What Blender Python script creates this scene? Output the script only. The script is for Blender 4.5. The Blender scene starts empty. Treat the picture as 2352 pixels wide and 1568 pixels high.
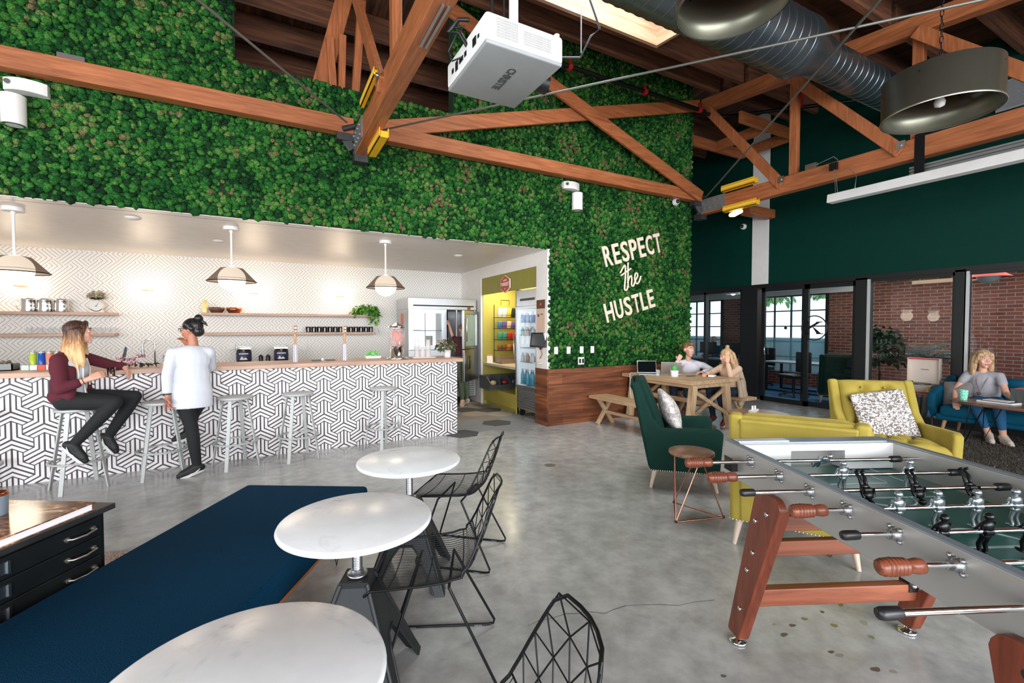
import bpy, bmesh, math, random
import numpy as np
from mathutils import Matrix, Vector
C = bpy.context.scene.collection
random.seed(7)
PI = math.pi

# ---------------------------------------------------------------- camera
cam = bpy.data.cameras.new('camera'); cam.lens = 16.0; cam.sensor_width = 36.0; cam.sensor_fit = 'HORIZONTAL'
cam.clip_start = 0.02
cam_ob = bpy.data.objects.new('camera', cam); C.objects.link(cam_ob)
cam_ob.location = (0, 0, 1.55)
cam_ob.rotation_euler = (PI/2 - math.atan(30/1045.33), 0, -math.radians(28.35))
bpy.context.scene.camera = cam_ob

# ---------------------------------------------------------------- light
sc = bpy.context.scene
sc.view_settings.view_transform = 'Standard'
sc.view_settings.look = 'None'
sc.view_settings.gamma = 1.0
sc.view_settings.use_curve_mapping = False
sc.view_settings.exposure = 0.0
world = bpy.data.worlds.new('sky'); sc.world = world; world.use_nodes = True
wn = world.node_tree.nodes; bg = wn['Background']
bg.inputs[0].default_value = (0.86, 0.94, 1.0, 1); bg.inputs[1].default_value = 2.0
sc.cycles.max_bounces = 8; sc.cycles.diffuse_bounces = 4; sc.cycles.glossy_bounces = 4
sc.cycles.transparent_max_bounces = 12; sc.cycles.transmission_bounces = 6
sc.cycles.use_denoising = True
sc.cycles.caustics_reflective = False; sc.cycles.caustics_refractive = False
sc.cycles.sample_clamp_indirect = 6.0

def area(name, loc, target, sx, sy, power, color=(1, 1, 1)):
    l = bpy.data.lights.new(name, 'AREA'); l.shape = 'RECTANGLE'; l.size = sx; l.size_y = sy
    l.energy = power; l.color = color
    o = bpy.data.objects.new(name, l); C.objects.link(o); o.location = loc
    d = Vector(target) - Vector(loc)
    o.rotation_euler = d.to_track_quat('-Z', 'Y').to_euler()
    return o
# big openings of the hall: roll-up front behind the camera, windows on the left
area('front_daylight', (0.5, -5.2, 2.1), (1.5, 6, 0.9), 10.0, 3.4, 1350, (0.93, 0.965, 1.0))
area('side_daylight', (-6.6, 0.5, 2.2), (3.5, 3.0, 1.2), 6.0, 2.6, 380, (0.95, 0.98, 1.0))
area('skylight_daylight', (3.4, 4.34, 6.9), (3.4, 4.34, 0), 3.0, 1.2, 300, (1.0, 0.97, 0.93))

# ---------------------------------------------------------------- materials
def lin(c):
    c = c/255.0
    return c/12.92 if c <= 0.04045 else ((c+0.055)/1.055)**2.4
def rgb(t): return (lin(t[0]), lin(t[1]), lin(t[2]), 1)
_M = {}
def newmat(name):
    m = bpy.data.materials.new(name); m.use_nodes = True
    nt = m.node_tree; b = nt.nodes['Principled BSDF']
    return m, nt, b
def L(nt, a, b): nt.links.new(a, b)
def N(nt, t, **kw):
    n = nt.nodes.new(t)
    for k, v in kw.items(): setattr(n, k, v)
    return n
def noise(nt, scale, detail=3, vec=None, rough=0.55):
    n = N(nt, 'ShaderNodeTexNoise'); n.inputs['Scale'].default_value = scale
    n.inputs['Detail'].default_value = detail; n.inputs['Roughness'].default_value = rough
    if vec: L(nt, vec, n.inputs['Vector'])
    return n
def ramp(nt, fac, stops):
    r = N(nt, 'ShaderNodeValToRGB'); e = r.color_ramp.elements
    while len(e) < len(stops): e.new(0.5)
    for i, (p, c) in enumerate(stops): e[i].position = p; e[i].color = c if len(c) == 4 else rgb(c)
    L(nt, fac, r.inputs[0]); return r
def bump(nt, h, b, strength=0.3, dist=0.01):
    n = N(nt, 'ShaderNodeBump'); n.inputs['Strength'].default_value = strength; n.inputs['Distance'].default_value = dist
    L(nt, h, n.inputs['Height']); L(nt, n.outputs[0], b.inputs['Normal']); return n
def objvec(nt, scale=(1, 1, 1), rot=(0, 0, 0)):
    tc = N(nt, 'ShaderNodeTexCoord'); mp = N(nt, 'ShaderNodeMapping')
    mp.inputs['Scale'].default_value = scale; mp.inputs['Rotation'].default_value = rot
    L(nt, tc.outputs['Object'], mp.inputs['Vector']); return mp.outputs[0]
def P(name, col, rough=0.5, metal=0.0, var=0.0, vscale=6, bmp=0.0, bscale=60, emit=0.0, sheen=0.0, spec=None, alpha=1.0, ecol=None):
    """plain painted / metal / cloth material with slight procedural variation"""
    if name in _M: return _M[name]
    m, nt, b = newmat(name); c = rgb(col)
    b.inputs['Base Color'].default_value = c; b.inputs['Roughness'].default_value = rough; b.inputs['Metallic'].default_value = metal
    v = max(var, 0.04)
    n = noise(nt, vscale, 3, objvec(nt))
    r = ramp(nt, n.outputs[0], [(0.3, tuple(x*(1-v) for x in c[:3])+(1,)), (0.7, tuple(min(1, x*(1+v)) for x in c[:3])+(1,))])
    L(nt, r.outputs[0], b.inputs['Base Color'])
    if bmp: bump(nt, noise(nt, bscale, 2, objvec(nt)).outputs[0], b, bmp, 0.003)
    if emit:
        b.inputs['Emission Color'].default_value = rgb(ecol or col); b.inputs['Emission Strength'].default_value = emit
    if sheen:
        b.inputs['Sheen Weight'].default_value = sheen; b.inputs['Sheen Roughness'].default_value = 0.35
        b.inputs['Sheen Tint'].default_value = tuple(min(1, x*2.5+0.06) for x in c[:3])+(1,)
    if spec is not None: b.inputs['Specular IOR Level'].default_value = spec
    if alpha < 1: b.inputs['Alpha'].default_value = alpha
    _M[name] = m; return m
def wood(name, dark, light, axis=0, scale=1.0, rough=0.5, planks=None, bmp=0.1):
    """grain stretched along an object axis; planks=(w,h,axes) adds plank-to-plank tone"""
    if name in _M: return _M[name]
    m, nt, b = newmat(name)
    s = [22*scale]*3; s[axis] = 1.6*scale
    v = objvec(nt, tuple(s)); n = noise(nt, 1.0, 4, v, 0.6)
    n.inputs['Distortion'].default_value = 0.6
    r = ramp(nt, n.outputs[0], [(0.32, dark), (0.5, tuple((a+c)/2 for a, c in zip(dark, light))), (0.72, light)])
    col = r.outputs[0]
    n2 = noise(nt, 1.3, 2, objvec(nt))
    mx = N(nt, 'ShaderNodeMix', data_type='RGBA', blend_type='MULTIPLY'); mx.inputs[0].default_value = 0.3
    L(nt, col, mx.inputs[6]); L(nt, ramp(nt, n2.outputs[0], [(0.3, (170, 170, 170)), (0.7, (255, 255, 255))]).outputs[0], mx.inputs[7]); col = mx.outputs[2]
    if planks:
        pw, ph, ax = planks
        tc = N(nt, 'ShaderNodeTexCoord'); sp = N(nt, 'ShaderNodeSeparateXYZ'); cb = N(nt, 'ShaderNodeCombineXYZ')
        L(nt, tc.outputs['Object'], sp.inputs[0]); L(nt, sp.outputs[ax[0]], cb.inputs[0]); L(nt, sp.outputs[ax[1]], cb.inputs[1])
        br = N(nt, 'ShaderNodeTexBrick'); L(nt, cb.outputs[0], br.inputs['Vector'])
        br.inputs['Scale'].default_value = 1; br.inputs['Brick Width'].default_value = pw; br.inputs['Row Height'].default_value = ph
        br.inputs['Mortar Size'].default_value = 0.0015; br.offset = 0.37; br.squash = 1
        br.inputs['Color1'].default_value = (0.55, 0.5, 0.48, 1); br.inputs['Color2'].default_value = (1.25, 1.2, 1.15, 1); br.inputs['Mortar'].default_value = (0.25, 0.2, 0.18, 1)
        m2 = N(nt, 'ShaderNodeMix', data_type='RGBA', blend_type='MULTIPLY'); m2.inputs[0].default_value = 1
        L(nt, col, m2.inputs[6]); L(nt, br.outputs[0], m2.inputs[7]); col = m2.outputs[2]
    L(nt, col, b.inputs['Base Color']); b.inputs['Roughness'].default_value = rough
    if bmp: bump(nt, n.outputs[0], b, bmp, 0.004)
    _M[name] = m; return m

def m_concrete():
    m, nt, b = newmat('polished_concrete'); v = objvec(nt)
    n1 = noise(nt, 0.9, 6, v, 0.62); n2 = noise(nt, 7, 5, v, 0.6); n3 = noise(nt, 90, 2, v)
    r1 = ramp(nt, n1.outputs[0], [(0.30, (156, 156, 155)), (0.5, (178, 178, 176)), (0.72, (198, 198, 196))])
    r2 = ramp(nt, n2.outputs[0], [(0.3, (205, 204, 202)), (0.65, (255, 255, 255))])
    mx = N(nt, 'ShaderNodeMix', data_type='RGBA', blend_type='MULTIPLY'); mx.inputs[0].default_value = 0.8
    L(nt, r1.outputs[0], mx.inputs[6]); L(nt, r2.outputs[0], mx.inputs[7])
    # scattered oil stains
    vo = N(nt, 'ShaderNodeTexVoronoi'); vo.inputs['Scale'].default_value = 3.2; vo.inputs['Randomness'].default_value = 1
    vd = noise(nt, 9, 2, v); va = N(nt, 'ShaderNodeVectorMath', operation='ADD'); vs = N(nt, 'ShaderNodeVectorMath', operation='SCALE'); vs.inputs[3].default_value = 0.08
    L(nt, vd.outputs[1], vs.inputs[0]); L(nt, v, va.inputs[0]); L(nt, vs.outputs[0], va.inputs[1]); L(nt, va.outputs[0], vo.inputs['Vector'])
    st = N(nt, 'ShaderNodeMath', operation='LESS_THAN'); st.inputs[1].default_value = 0.085
    L(nt, vo.outputs['Distance'], st.inputs[0])
    # only near the games corner
    sp = N(nt, 'ShaderNodeSeparateXYZ'); tc = N(nt, 'ShaderNodeTexCoord'); L(nt, tc.outputs['Object'], sp.inputs[0])
    g1 = N(nt, 'ShaderNodeMath', operation='LESS_THAN'); g1.inputs[1].default_value = 1.75; L(nt, sp.outputs[1], g1.inputs[0])
    g2 = N(nt, 'ShaderNodeMath', operation='GREATER_THAN'); g2.inputs[1].default_value = 1.6; L(nt, sp.outputs[0], g2.inputs[0])
    k1 = N(nt, 'ShaderNodeMath', operation='MULTIPLY'); L(nt, g1.outputs[0], k1.inputs[0]); L(nt, g2.outputs[0], k1.inputs[1])
    rnd = N(nt, 'ShaderNodeMath', operation='GREATER_THAN'); rnd.inputs[1].default_value = 0.45
    sc2 = N(nt, 'ShaderNodeSeparateColor'); L(nt, vo.outputs['Color'], sc2.inputs[0]); L(nt, sc2.outputs[0], rnd.inputs[0])
    k2 = N(nt, 'ShaderNodeMath', operation='MULTIPLY'); L(nt, k1.outputs[0], k2.inputs[0]); L(nt, rnd.outputs[0], k2.inputs[1])
    k3 = N(nt, 'ShaderNodeMath', operation='MULTIPLY'); L(nt, k2.outputs[0], k3.inputs[0]); L(nt, st.outputs[0], k3.inputs[1])
    k4 = N(nt, 'ShaderNodeMath', operation='MULTIPLY'); k4.inputs[1].default_value = 0.75; L(nt, k3.outputs[0], k4.inputs[0])
    m2 = N(nt, 'ShaderNodeMix', data_type='RGBA'); L(nt, k4.outputs[0], m2.inputs[0]); L(nt, mx.outputs[2], m2.inputs[6]); m2.inputs[7].default_value = rgb((92, 78, 58))
    # hairline cracks
    L(nt, m2.outputs[2], b.inputs['Base Color'])
    rr = ramp(nt, n2.outputs[0], [(0.3, (105, 105, 105)), (0.7, (140, 140, 140))])
    L(nt, rr.outputs[0], b.inputs['Roughness']); bump(nt, n3.outputs[0], b, 0.05, 0.002)
    b.inputs['Specular IOR Level'].default_value = 0.45
    return m
def m_brick(name, ax, c1, c2, mortar, w=0.24, h=0.085, offx=0):
    m, nt, b = newmat(name)
    tc = N(nt, 'ShaderNodeTexCoord'); sp = N(nt, 'ShaderNodeSeparateXYZ'); cb = N(nt, 'ShaderNodeCombineXYZ')
    L(nt, tc.outputs['Object'], sp.inputs[0]); L(nt, sp.outputs[ax[0]], cb.inputs[0]); L(nt, sp.outputs[ax[1]], cb.inputs[1])
    br = N(nt, 'ShaderNodeTexBrick'); L(nt, cb.outputs[0], br.inputs['Vector']); br.inputs['Scale'].default_value = 1
    br.inputs['Brick Width'].default_value = w; br.inputs['Row Height'].default_value = h; br.inputs['Mortar Size'].default_value = 0.007
    br.inputs['Color1'].default_value = rgb(c1); br.inputs['Color2'].default_value = rgb(c2); br.inputs['Mortar'].default_value = rgb(mortar)
    L(nt, br.outputs[0], b.inputs['Base Color']); b.inputs['Roughness'].default_value = 0.85
    bump(nt, br.outputs['Fac'], b, -0.5, 0.01)
    return m
def m_maze():
    """wallpaper: thin grey diagonal lines turning corners like a maze"""
    m, nt, b = newmat('maze_wallpaper')
    def M(op, a, c=None):
        n = N(nt, 'ShaderNodeMath', operation=op)
        for i, x in enumerate((a, c)):
            if x is None: continue
            if isinstance(x, (int, float)): n.inputs[i].default_value = x
            else: L(nt, x, n.inputs[i])
        return n.outputs[0]
    tc = N(nt, 'ShaderNodeTexCoord'); sp = N(nt, 'ShaderNodeSeparateXYZ'); L(nt, tc.outputs['Object'], sp.inputs[0])
    x, z = sp.outputs[0], sp.outputs[2]
    S = 1/0.17*0.7071
    u = M('MULTIPLY', M('ADD', x, z), S); v = M('MULTIPLY', M('SUBTRACT', x, z), S)
    fu, fv = M('FRACT', u), M('FRACT', v); iu, iv = M('FLOOR', u), M('FLOOR', v)
    cb = N(nt, 'ShaderNodeCombineXYZ'); L(nt, iu, cb.inputs[0]); L(nt, iv, cb.inputs[1])
    wn_ = N(nt, 'ShaderNodeTexWhiteNoise'); wn_.noise_dimensions = '2D'; L(nt, cb.outputs[0], wn_.inputs[0]); h = wn_.outputs[0]
    mx_, mn_ = M('MAXIMUM', fu, fv), M('MINIMUM', fu, fv)
    def mix(c, a, d):  # c in 0/1
        return M('ADD', M('MULTIPLY', c, a), M('MULTIPLY', M('SUBTRACT', 1, c), d))
    t = mix(M('LESS_THAN', h, 0.2), fu, mix(M('LESS_THAN', h, 0.4), fv, mix(M('LESS_THAN', h, 0.72), mx_, mn_)))
    k = M('ABSOLUTE', M('SUBTRACT', M('FRACT', M('MULTIPLY', t, 4)), 0.5))
    line = M('LESS_THAN', k, 0.10)
    mx = N(nt, 'ShaderNodeMix', data_type='RGBA'); L(nt, line, mx.inputs[0]); mx.inputs[6].default_value = rgb((232, 228, 222)); mx.inputs[7].default_value = rgb((172, 164, 160))
    L(nt, mx.outputs[2], b.inputs['Base Color']); b.inputs['Roughness'].default_value = 0.6
    return m
def m_moss():
    m, nt, b = newmat('preserved_moss')
    g = N(nt, 'ShaderNodeNewGeometry'); r0 = g.outputs['Random Per Island']
    n = noise(nt, 2.2, 3, objvec(nt)); ad = N(nt, 'ShaderNodeMath', operation='MULTIPLY_ADD'); ad.inputs[1].default_value = 0.55
    sub = N(nt, 'ShaderNodeMath', operation='SUBTRACT'); sub.inputs[1].default_value = 0.28; L(nt, n.outputs[0], sub.inputs[0])
    L(nt, r0, ad.inputs[0]); ad2 = N(nt, 'ShaderNodeMath', operation='ADD')
    L(nt, sub.outputs[0], ad.inputs[2])
    r = ramp(nt, ad.outputs[0], [(0.0, (12, 36, 18)), (0.22, (22, 66, 30)), (0.42, (34, 98, 40)), (0.62, (60, 126, 50)), (0.74, (98, 142, 66)), (0.84, (126, 112, 78)), (1.0, (90, 72, 50))])
    n2 = noise(nt, 70, 3, objvec(nt)); mx = N(nt, 'ShaderNodeMix', data_type='RGBA', blend_type='MULTIPLY'); mx.inputs[0].default_value = 0.9
    L(nt, r.outputs[0], mx.inputs[6]); L(nt, ramp(nt, n2.outputs[0], [(0.35, (120, 120, 120)), (0.65, (255, 255, 255))]).outputs[0], mx.inputs[7])
    L(nt, mx.outputs[2], b.inputs['Base Color']); b.inputs['Roughness'].default_value = 0.9; b.inputs['Specular IOR Level'].default_value = 0.15
    bump(nt, n2.outputs[0], b, 0.9, 0.01)
    return m
def m_glass(name='clear_glass', tint=(0.92, 0.96, 0.97), gloss=0.9):
    if name in _M: return _M[name]
    m = bpy.data.materials.new(name); m.use_nodes = True; nt = m.node_tree; nt.nodes.clear()
    out = N(nt, 'ShaderNodeOutputMaterial'); mixs = N(nt, 'ShaderNodeMixShader'); tr = N(nt, 'ShaderNodeBsdfTransparent'); gl = N(nt, 'ShaderNodeBsdfGlossy')
    tr.inputs[0].default_value = tint+(1,); gl.inputs[0].default_value = (1, 1, 1, 1); gl.inputs['Roughness'].default_value = 0.01
    fr = N(nt, 'ShaderNodeFresnel'); fr.inputs[0].default_value = 1.45; mu = N(nt, 'ShaderNodeMath', operation='MULTIPLY'); mu.inputs[1].default_value = gloss
    L(nt, fr.outputs[0], mu.inputs[0]); L(nt, mu.outputs[0], mixs.inputs[0]); L(nt, tr.outputs[0], mixs.inputs[1]); L(nt, gl.outputs[0], mixs.inputs[2]); L(nt, mixs.outputs[0], out.inputs[0])
    _M[name] = m; return m
def m_sheer(name, col, a):
    """woven see-through shade cloth"""
    if name in _M: return _M[name]
    m = P(name, col, 0.8); b = m.node_tree.nodes['Principled BSDF']; b.inputs['Alpha'].default_value = a
    return m
def m_clearcup(name, col=(225, 230, 234), a=0.17):
    if name in _M: return _M[name]
    m = P(name, col, 0.12); m.node_tree.nodes['Principled BSDF'].inputs['Alpha'].default_value = a
    return m
def m_marble():
    m, nt, b = newmat('white_marble'); v = objvec(nt); n = noise(nt, 3.0, 6, v, 0.65); n.inputs['Distortion'].default_value = 1.2
    n2 = noise(nt, 10, 3, v)
    r = ramp(nt, n.outputs[0], [(0.32, (160, 165, 172)), (0.38, (214, 218, 222)), (0.45, (230, 233, 236)), (1, (238, 240, 242))])
    mx = N(nt, 'ShaderNodeMix', data_type='RGBA', blend_type='MULTIPLY'); mx.inputs[0].default_value = 0.25
    L(nt, r.outputs[0], mx.inputs[6]); L(nt, ramp(nt, n2.outputs[0], [(0.3, (225, 226, 228)), (0.6, (255, 255, 255))]).outputs[0], mx.inputs[7])
    L(nt, mx.outputs[2], b.inputs['Base Color']); b.inputs['Roughness'].default_value = 0.22
    return m
def m_weave(name, c1, c2, s=60):
    if name in _M: return _M[name]
    m, nt, b = newmat(name); v = objvec(nt)
    n1 = noise(nt, 1, 2, objvec(nt, (s*.15, s, s*.8))); n2 = noise(nt, 1, 2, objvec(nt, (s, s*.15, s*.8)))
    mn = N(nt, 'ShaderNodeMath', operation='MAXIMUM'); L(nt, n1.outputs[0], mn.inputs[0]); L(nt, n2.outputs[0], mn.inputs[1])
    r = ramp(nt, mn.outputs[0], [(0.52, c1), (0.60, c2)]); r.color_ramp.interpolation = 'LINEAR'
    L(nt, r.outputs[0], b.inputs['Base Color']); b.inputs['Roughness'].default_value = 0.95; bump(nt, mn.outputs[0], b, 0.8, 0.01)
    _M[name] = m; return m
def m_streak(name, dark, light, s=(60, 60, 3), rough=0.45):
    if name in _M: return _M[name]
    m, nt, b = newmat(name); n = noise(nt, 1, 3, objvec(nt, s))
    tc = N(nt, 'ShaderNodeTexCoord')
    L(nt, ramp(nt, n.outputs[0], [(0.35, dark), (0.62, light)]).outputs[0], b.inputs['Base Color']); b.inputs['Roughness'].default_value = rough
    bump(nt, n.outputs[0], b, 0.6, 0.01)
    _M[name] = m; return m

WHITE = P('white_paint', (228, 224, 220), 0.6)
MOSS = m_moss(); CONC = m_concrete(); MAZE = m_maze(); MARBLE = m_marble()
STEEL = P('brushed_steel', (190, 192, 195), 0.28, 1.0, bmp=0.02)
CHROME = P('chrome', (225, 226, 228), 0.08, 1.0)
BLACKM = P('black_metal', (26, 27, 29), 0.38, 0.6)
BLACKP = P('black_plastic', (22, 22, 24), 0.4)
BEAM = [wood('fir_beam_x', (140, 78, 44), (188, 114, 70), 0, 1.5, bmp=0.05), wood('fir_beam_y', (140, 78, 44), (188, 114, 70), 1, 1.5, bmp=0.05), wood('fir_beam_z', (140, 78, 44), (188, 114, 70), 2, 1.5, bmp=0.05)]
ROOFW = wood('old_roof_boards', (58, 34, 22), (122, 76, 48), 1, 0.7, 0.8, planks=(3.1, 0.14, (1, 0)))
PURL = wood('old_purlin', (66, 38, 24), (128, 78, 48), 0, 0.8, 0.8)
OAK = wood('pale_oak', (168, 132, 98), (214, 182, 146), 1, 1.0, 0.55)
OAKX = wood('pale_oak_cross', (168, 132, 98), (214, 182, 146), 0, 1.0, 0.55)
OAKL = wood('pale_oak_leg', (176, 142, 108), (218, 188, 152), 2, 1.0, 0.55)
COUNTER = wood('pinkish_beech', (178, 138, 116), (214, 180, 158), 0, 0.8, 0.45)
WALNUT = wood('walnut_planks', (92, 50, 30), (168, 104, 66), 0, 0.8, 0.45, planks=(1.15, 0.165, (0, 2)))
WALNUTY = wood('walnut_planks_side', (92, 50, 30), (168, 104, 66), 1, 0.8, 0.45, planks=(1.15, 0.165, (1, 2)))
MAHOG = wood('mahogany', (92, 42, 28), (134, 68, 46), 2, 1.0, 0.35)
MAHOGX = wood('mahogany_rail', (116, 58, 38), (164, 94, 64), 0, 1.2, 0.4)
SKIN = P('skin_light', (214, 162, 138), 0.5, var=0.05); SKIN2 = P('skin_tan', (178, 118, 92), 0.5, var=0.05)
GLASS = m_glass(); 

# ---------------------------------------------------------------- mesh helpers
class MB:
    def __init__(s, T=None): s.v = []; s.f = []; s.m = []; s.s = []; s.mi = 0; s.T = T or Matrix.Identity(4)
    def add(s, vs, fs, smooth=False):
        o = len(s.v); s.v += [tuple(s.T @ Vector(v)) for v in vs]
        for f in fs: s.f.append([i+o for i in f]); s.m.append(s.mi); s.s.append(smooth)
        return s
    def box(s, a, b):
        (x0, y0, z0), (x1, y1, z1) = a, b
        if x0 > x1: x0, x1 = x1, x0
        if y0 > y1: y0, y1 = y1, y0
        if z0 > z1: z0, z1 = z1, z0
        return s.add([(x0, y0, z0), (x1, y0, z0), (x1, y1, z0), (x0, y1, z0), (x0, y0, z1), (x1, y0, z1), (x1, y1, z1), (x0, y1, z1)],
                     [(0, 3, 2, 1), (4, 5, 6, 7), (0, 1, 5, 4), (1, 2, 6, 5), (2, 3, 7, 6), (3, 0, 4, 7)])
    def cbox(s, c, d): return s.box(tuple(c[i]-d[i]/2 for i in range(3)), tuple(c[i]+d[i]/2 for i in range(3)))
    def beam(s, p, q, w, h, up=(0, 0, 1)):
        """rectangular bar from p to q, w across, h along up"""
        p, q = Vector(p), Vector(q); d = (q-p).normalized(); U = Vector(up)
        if abs(d.dot(U)) > 0.99: U = Vector((0, 1, 0))
        S = d.cross(U).normalized(); U = S.cross(d).normalized()
        vs = []
        for e in (p, q):
            for a, b in ((-1, -1), (1, -1), (1, 1), (-1, 1)): vs.append(e+S*(a*w/2)+U*(b*h/2))
        return s.add(vs, [(0, 3, 2, 1)[::-1], (4, 5, 6, 7)[::-1], (0, 1, 5, 4)[::-1], (1, 2, 6, 5)[::-1], (2, 3, 7, 6)[::-1], (3, 0, 4, 7)[::-1]])
    def cyl(s, p, q, r, r2=None, n=16, cap=True):
        r2 = r if r2 is None else r2
        p, q = Vector(p), Vector(q); d = (q-p).normalized(); U = Vector((0, 0, 1)) if abs(d.z) < 0.95 else Vector((1, 0, 0))
        S = d.cross(U).normalized(); U = S.cross(d); vs = []
        for e, rr in ((p, r), (q, r2)):
            for i in range(n): a = 2*PI*i/n; vs.append(e+S*(rr*math.cos(a))+U*(rr*math.sin(a)))
        s.add(vs, [(i, (i+1) % n, n+(i+1) % n, n+i) for i in range(n)], True)
        if cap: s.add(vs, [tuple(range(n))[::-1], tuple(range(n, 2*n))])
        return s
    def tube(s, pts, r, n=8, closed=False):
        pts = [Vector(p) for p in pts]; k = len(pts); vs = []; prev = None
        for i, p in enumerate(pts):
            a = pts[(i-1) % k] if (i > 0 or closed) else p; b = pts[(i+1) % k] if (i < k-1 or closed) else p
            d = (b-a).normalized()
            if prev is None:
                U = Vector((0, 0, 1)) if abs(d.z) < 0.9 else Vector((1, 0, 0)); S = d.cross(U).normalized()
            else: S = (prev-d*prev.dot(d)).normalized()
            prev = S; U = S.cross(d); rr = r[i] if isinstance(r, (list, tuple)) else r
            for j in range(n): t = 2*PI*j/n; vs.append(p+S*(rr*math.cos(t))+U*(rr*math.sin(t)))
        fs = [(i*n+j, i*n+(j+1) % n, ((i+1) % k)*n+(j+1) % n, ((i+1) % k)*n+j) for i in range(k if closed else k-1) for j in range(n)]
        s.add(vs, fs, True)
        if not closed: s.add(vs, [tuple(range(n))[::-1], tuple(range((k-1)*n, k*n))])
        return s
    def lathe(s, prof, c=(0, 0, 0), n=24, axis='z', cap=True):
        vs = []; k = len(prof)
        for r, h in prof:
            for j in range(n):
                t = 2*PI*j/n; x, y = r*math.cos(t), r*math.sin(t)
                v = (x, y, h) if axis == 'z' else ((h, x, y) if axis == 'x' else (x, h, y))
                vs.append((v[0]+c[0], v[1]+c[1], v[2]+c[2]))
        s.add(vs, [(i*n+j, i*n+(j+1) % n, (i+1)*n+(j+1) % n, (i+1)*n+j) for i in range(k-1) for j in range(n)], True)
        if prof[0] == prof[-1]: cap = False
        if cap and prof[0][0] > 1e-5: s.add(vs, [tuple(range(n))[::-1]])
        if cap and prof[-1][0] > 1e-5: s.add(vs, [tuple(range((k-1)*n, k*n))])
        return s
    def ball(s, c, r, n=14, m=9, zmin=-1, zmax=1):
        r = (r, r, r) if isinstance(r, (int, float)) else r; vs = []; fs = []
        t0, t1 = math.asin(max(-1, zmin)), math.asin(min(1, zmax))
        for i in range(m+1):
            t = t0+(t1-t0)*i/m
            for j in range(n): a = 2*PI*j/n; vs.append((c[0]+r[0]*math.cos(t)*math.cos(a), c[1]+r[1]*math.cos(t)*math.sin(a), c[2]+r[2]*math.sin(t)))
        fs = [(i*n+j, i*n+(j+1) % n, (i+1)*n+(j+1) % n, (i+1)*n+j) for i in range(m) for j in range(n)]
        s.add(vs, fs, True)
        if zmin > -0.999: s.add(vs, [tuple(range(n))[::-1]])
        if zmax < 0.999: s.add(vs, [tuple(range(m*n, (m+1)*n))])
        return s
    def prism(s, poly, t0, t1, ax='x'):
        """2-D outline pushed along an axis: ax x -> (y,z) outline, y -> (x,z), z -> (x,y)"""
        def mk(p, t): return (t, p[0], p[1]) if ax == 'x' else ((p[0], t, p[1]) if ax == 'y' else (p[0], p[1], t))
        n = len(poly); vs = [mk(p, t0) for p in poly]+[mk(p, t1) for p in poly]
        return s.add(vs, [tuple(range(n))[::-1], tuple(range(n, 2*n))]+[(i, (i+1) % n, n+(i+1) % n, n+i) for i in range(n)])
    def rbox(s, c, d, r, k=5, puff=(0, 0, 0)):
        """box with truly round edges; puff swells the middles"""
        g = {}; vs = []; fs = []; h = [x/2 for x in d]; M_ = 6+2*k if max(puff) > 0 else 2*k+2
        def ticks(hh):
            r_ = min(r, hh*0.999); a = [-hh+r_*(1-math.cos(PI/2*i/k)) for i in range(k+1)]
            mid = [(-hh+r_)+(2*(hh-r_))*i/6 for i in range(1, 6)] if max(puff) > 0 else []
            return a+mid+[-x for x in a[::-1]]
        T = [ticks(x) for x in h]
        def vid(p):
            q = tuple(round(x, 5) for x in p)
            if q in g: return g[q]
            rr = [min(r, x*0.999) for x in h]
            inn = [max(-(h[i]-rr[i]), min(h[i]-rr[i], p[i])) for i in range(3)]
            dv = Vector([p[i]-inn[i] for i in range(3)])
            if dv.length > 1e-9: o = Vector(inn)+Vector([dv.normalized()[i]*rr[i] for i in range(3)])
            else: o = Vector(p)
            if max(puff) > 0:
                u = [p[i]/h[i] for i in range(3)]
                for i in range(3):
                    a, b = [j for j in range(3) if j != i]
                    o[i] += (o[i]/h[i])*puff[i]*(1-u[a]**2)*(1-u[b]**2)
            g[q] = len(vs); vs.append((o[0]+c[0], o[1]+c[1], o[2]+c[2])); return g[q]
        for ax in range(3):
            a, b = [(1, 2), (2, 0), (0, 1)][ax]
            for sg in (-1, 1):
                for i in range(len(T[a])-1):
                    for j in range(len(T[b])-1):
                        q = []
                        for ii, jj in ((i, j), (i+1, j), (i+1, j+1), (i, j+1)):
                            p = [0, 0, 0]; p[ax] = sg*h[ax]; p[a] = T[a][ii]; p[b] = T[b][jj]; q.append(vid(p))
                        fs.append(tuple(q) if sg > 0 else tuple(q[::-1]))
        return s.add(vs, fs, True)

def build(name, mb, mats, parent=None, bevel=0, seg=2, sub=0):
    me = bpy.data.meshes.new(name); me.from_pydata([tuple(v) for v in mb.v], [], mb.f)
    if not isinstance(mats, (list, tuple)): mats = [mats]
    for m in mats: me.materials.append(m)
    me.polygons.foreach_set('material_index', mb.m); me.polygons.foreach_set('use_smooth', mb.s); me.update()
    o = bpy.data.objects.new(name, me); C.objects.link(o)
    if parent: o.parent = parent
    if bevel:
        md = o.modifiers.new('bevel', 'BEVEL'); md.width = bevel; md.segments = seg; md.limit_method = 'ANGLE'; md.angle_limit = 0.6
        md.harden_normals = False
        if seg > 1:
            for p in me.polygons: p.use_smooth = True
            o.modifiers.new('weighted', 'WEIGHTED_NORMAL').keep_sharp = True
    if sub: o.modifiers.new('sub', 'SUBSURF').levels = sub; o.modifiers['sub'].render_levels = sub
    return o
def tag(o, label, cat, group=None, kind=None):
    if label: o['label'] = label
    if cat: o['category'] = cat
    if group: o['group'] = group
    if kind: o['kind'] = kind
    return o
def thing(name, label, cat, loc=(0, 0, 0), rz=0, group=None):
    o = bpy.data.objects.new(name, None); C.objects.link(o); o.location = loc; o.rotation_euler = (0, 0, rz); o.empty_display_size = 0.05
    return tag(o, label, cat, group)
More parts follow.
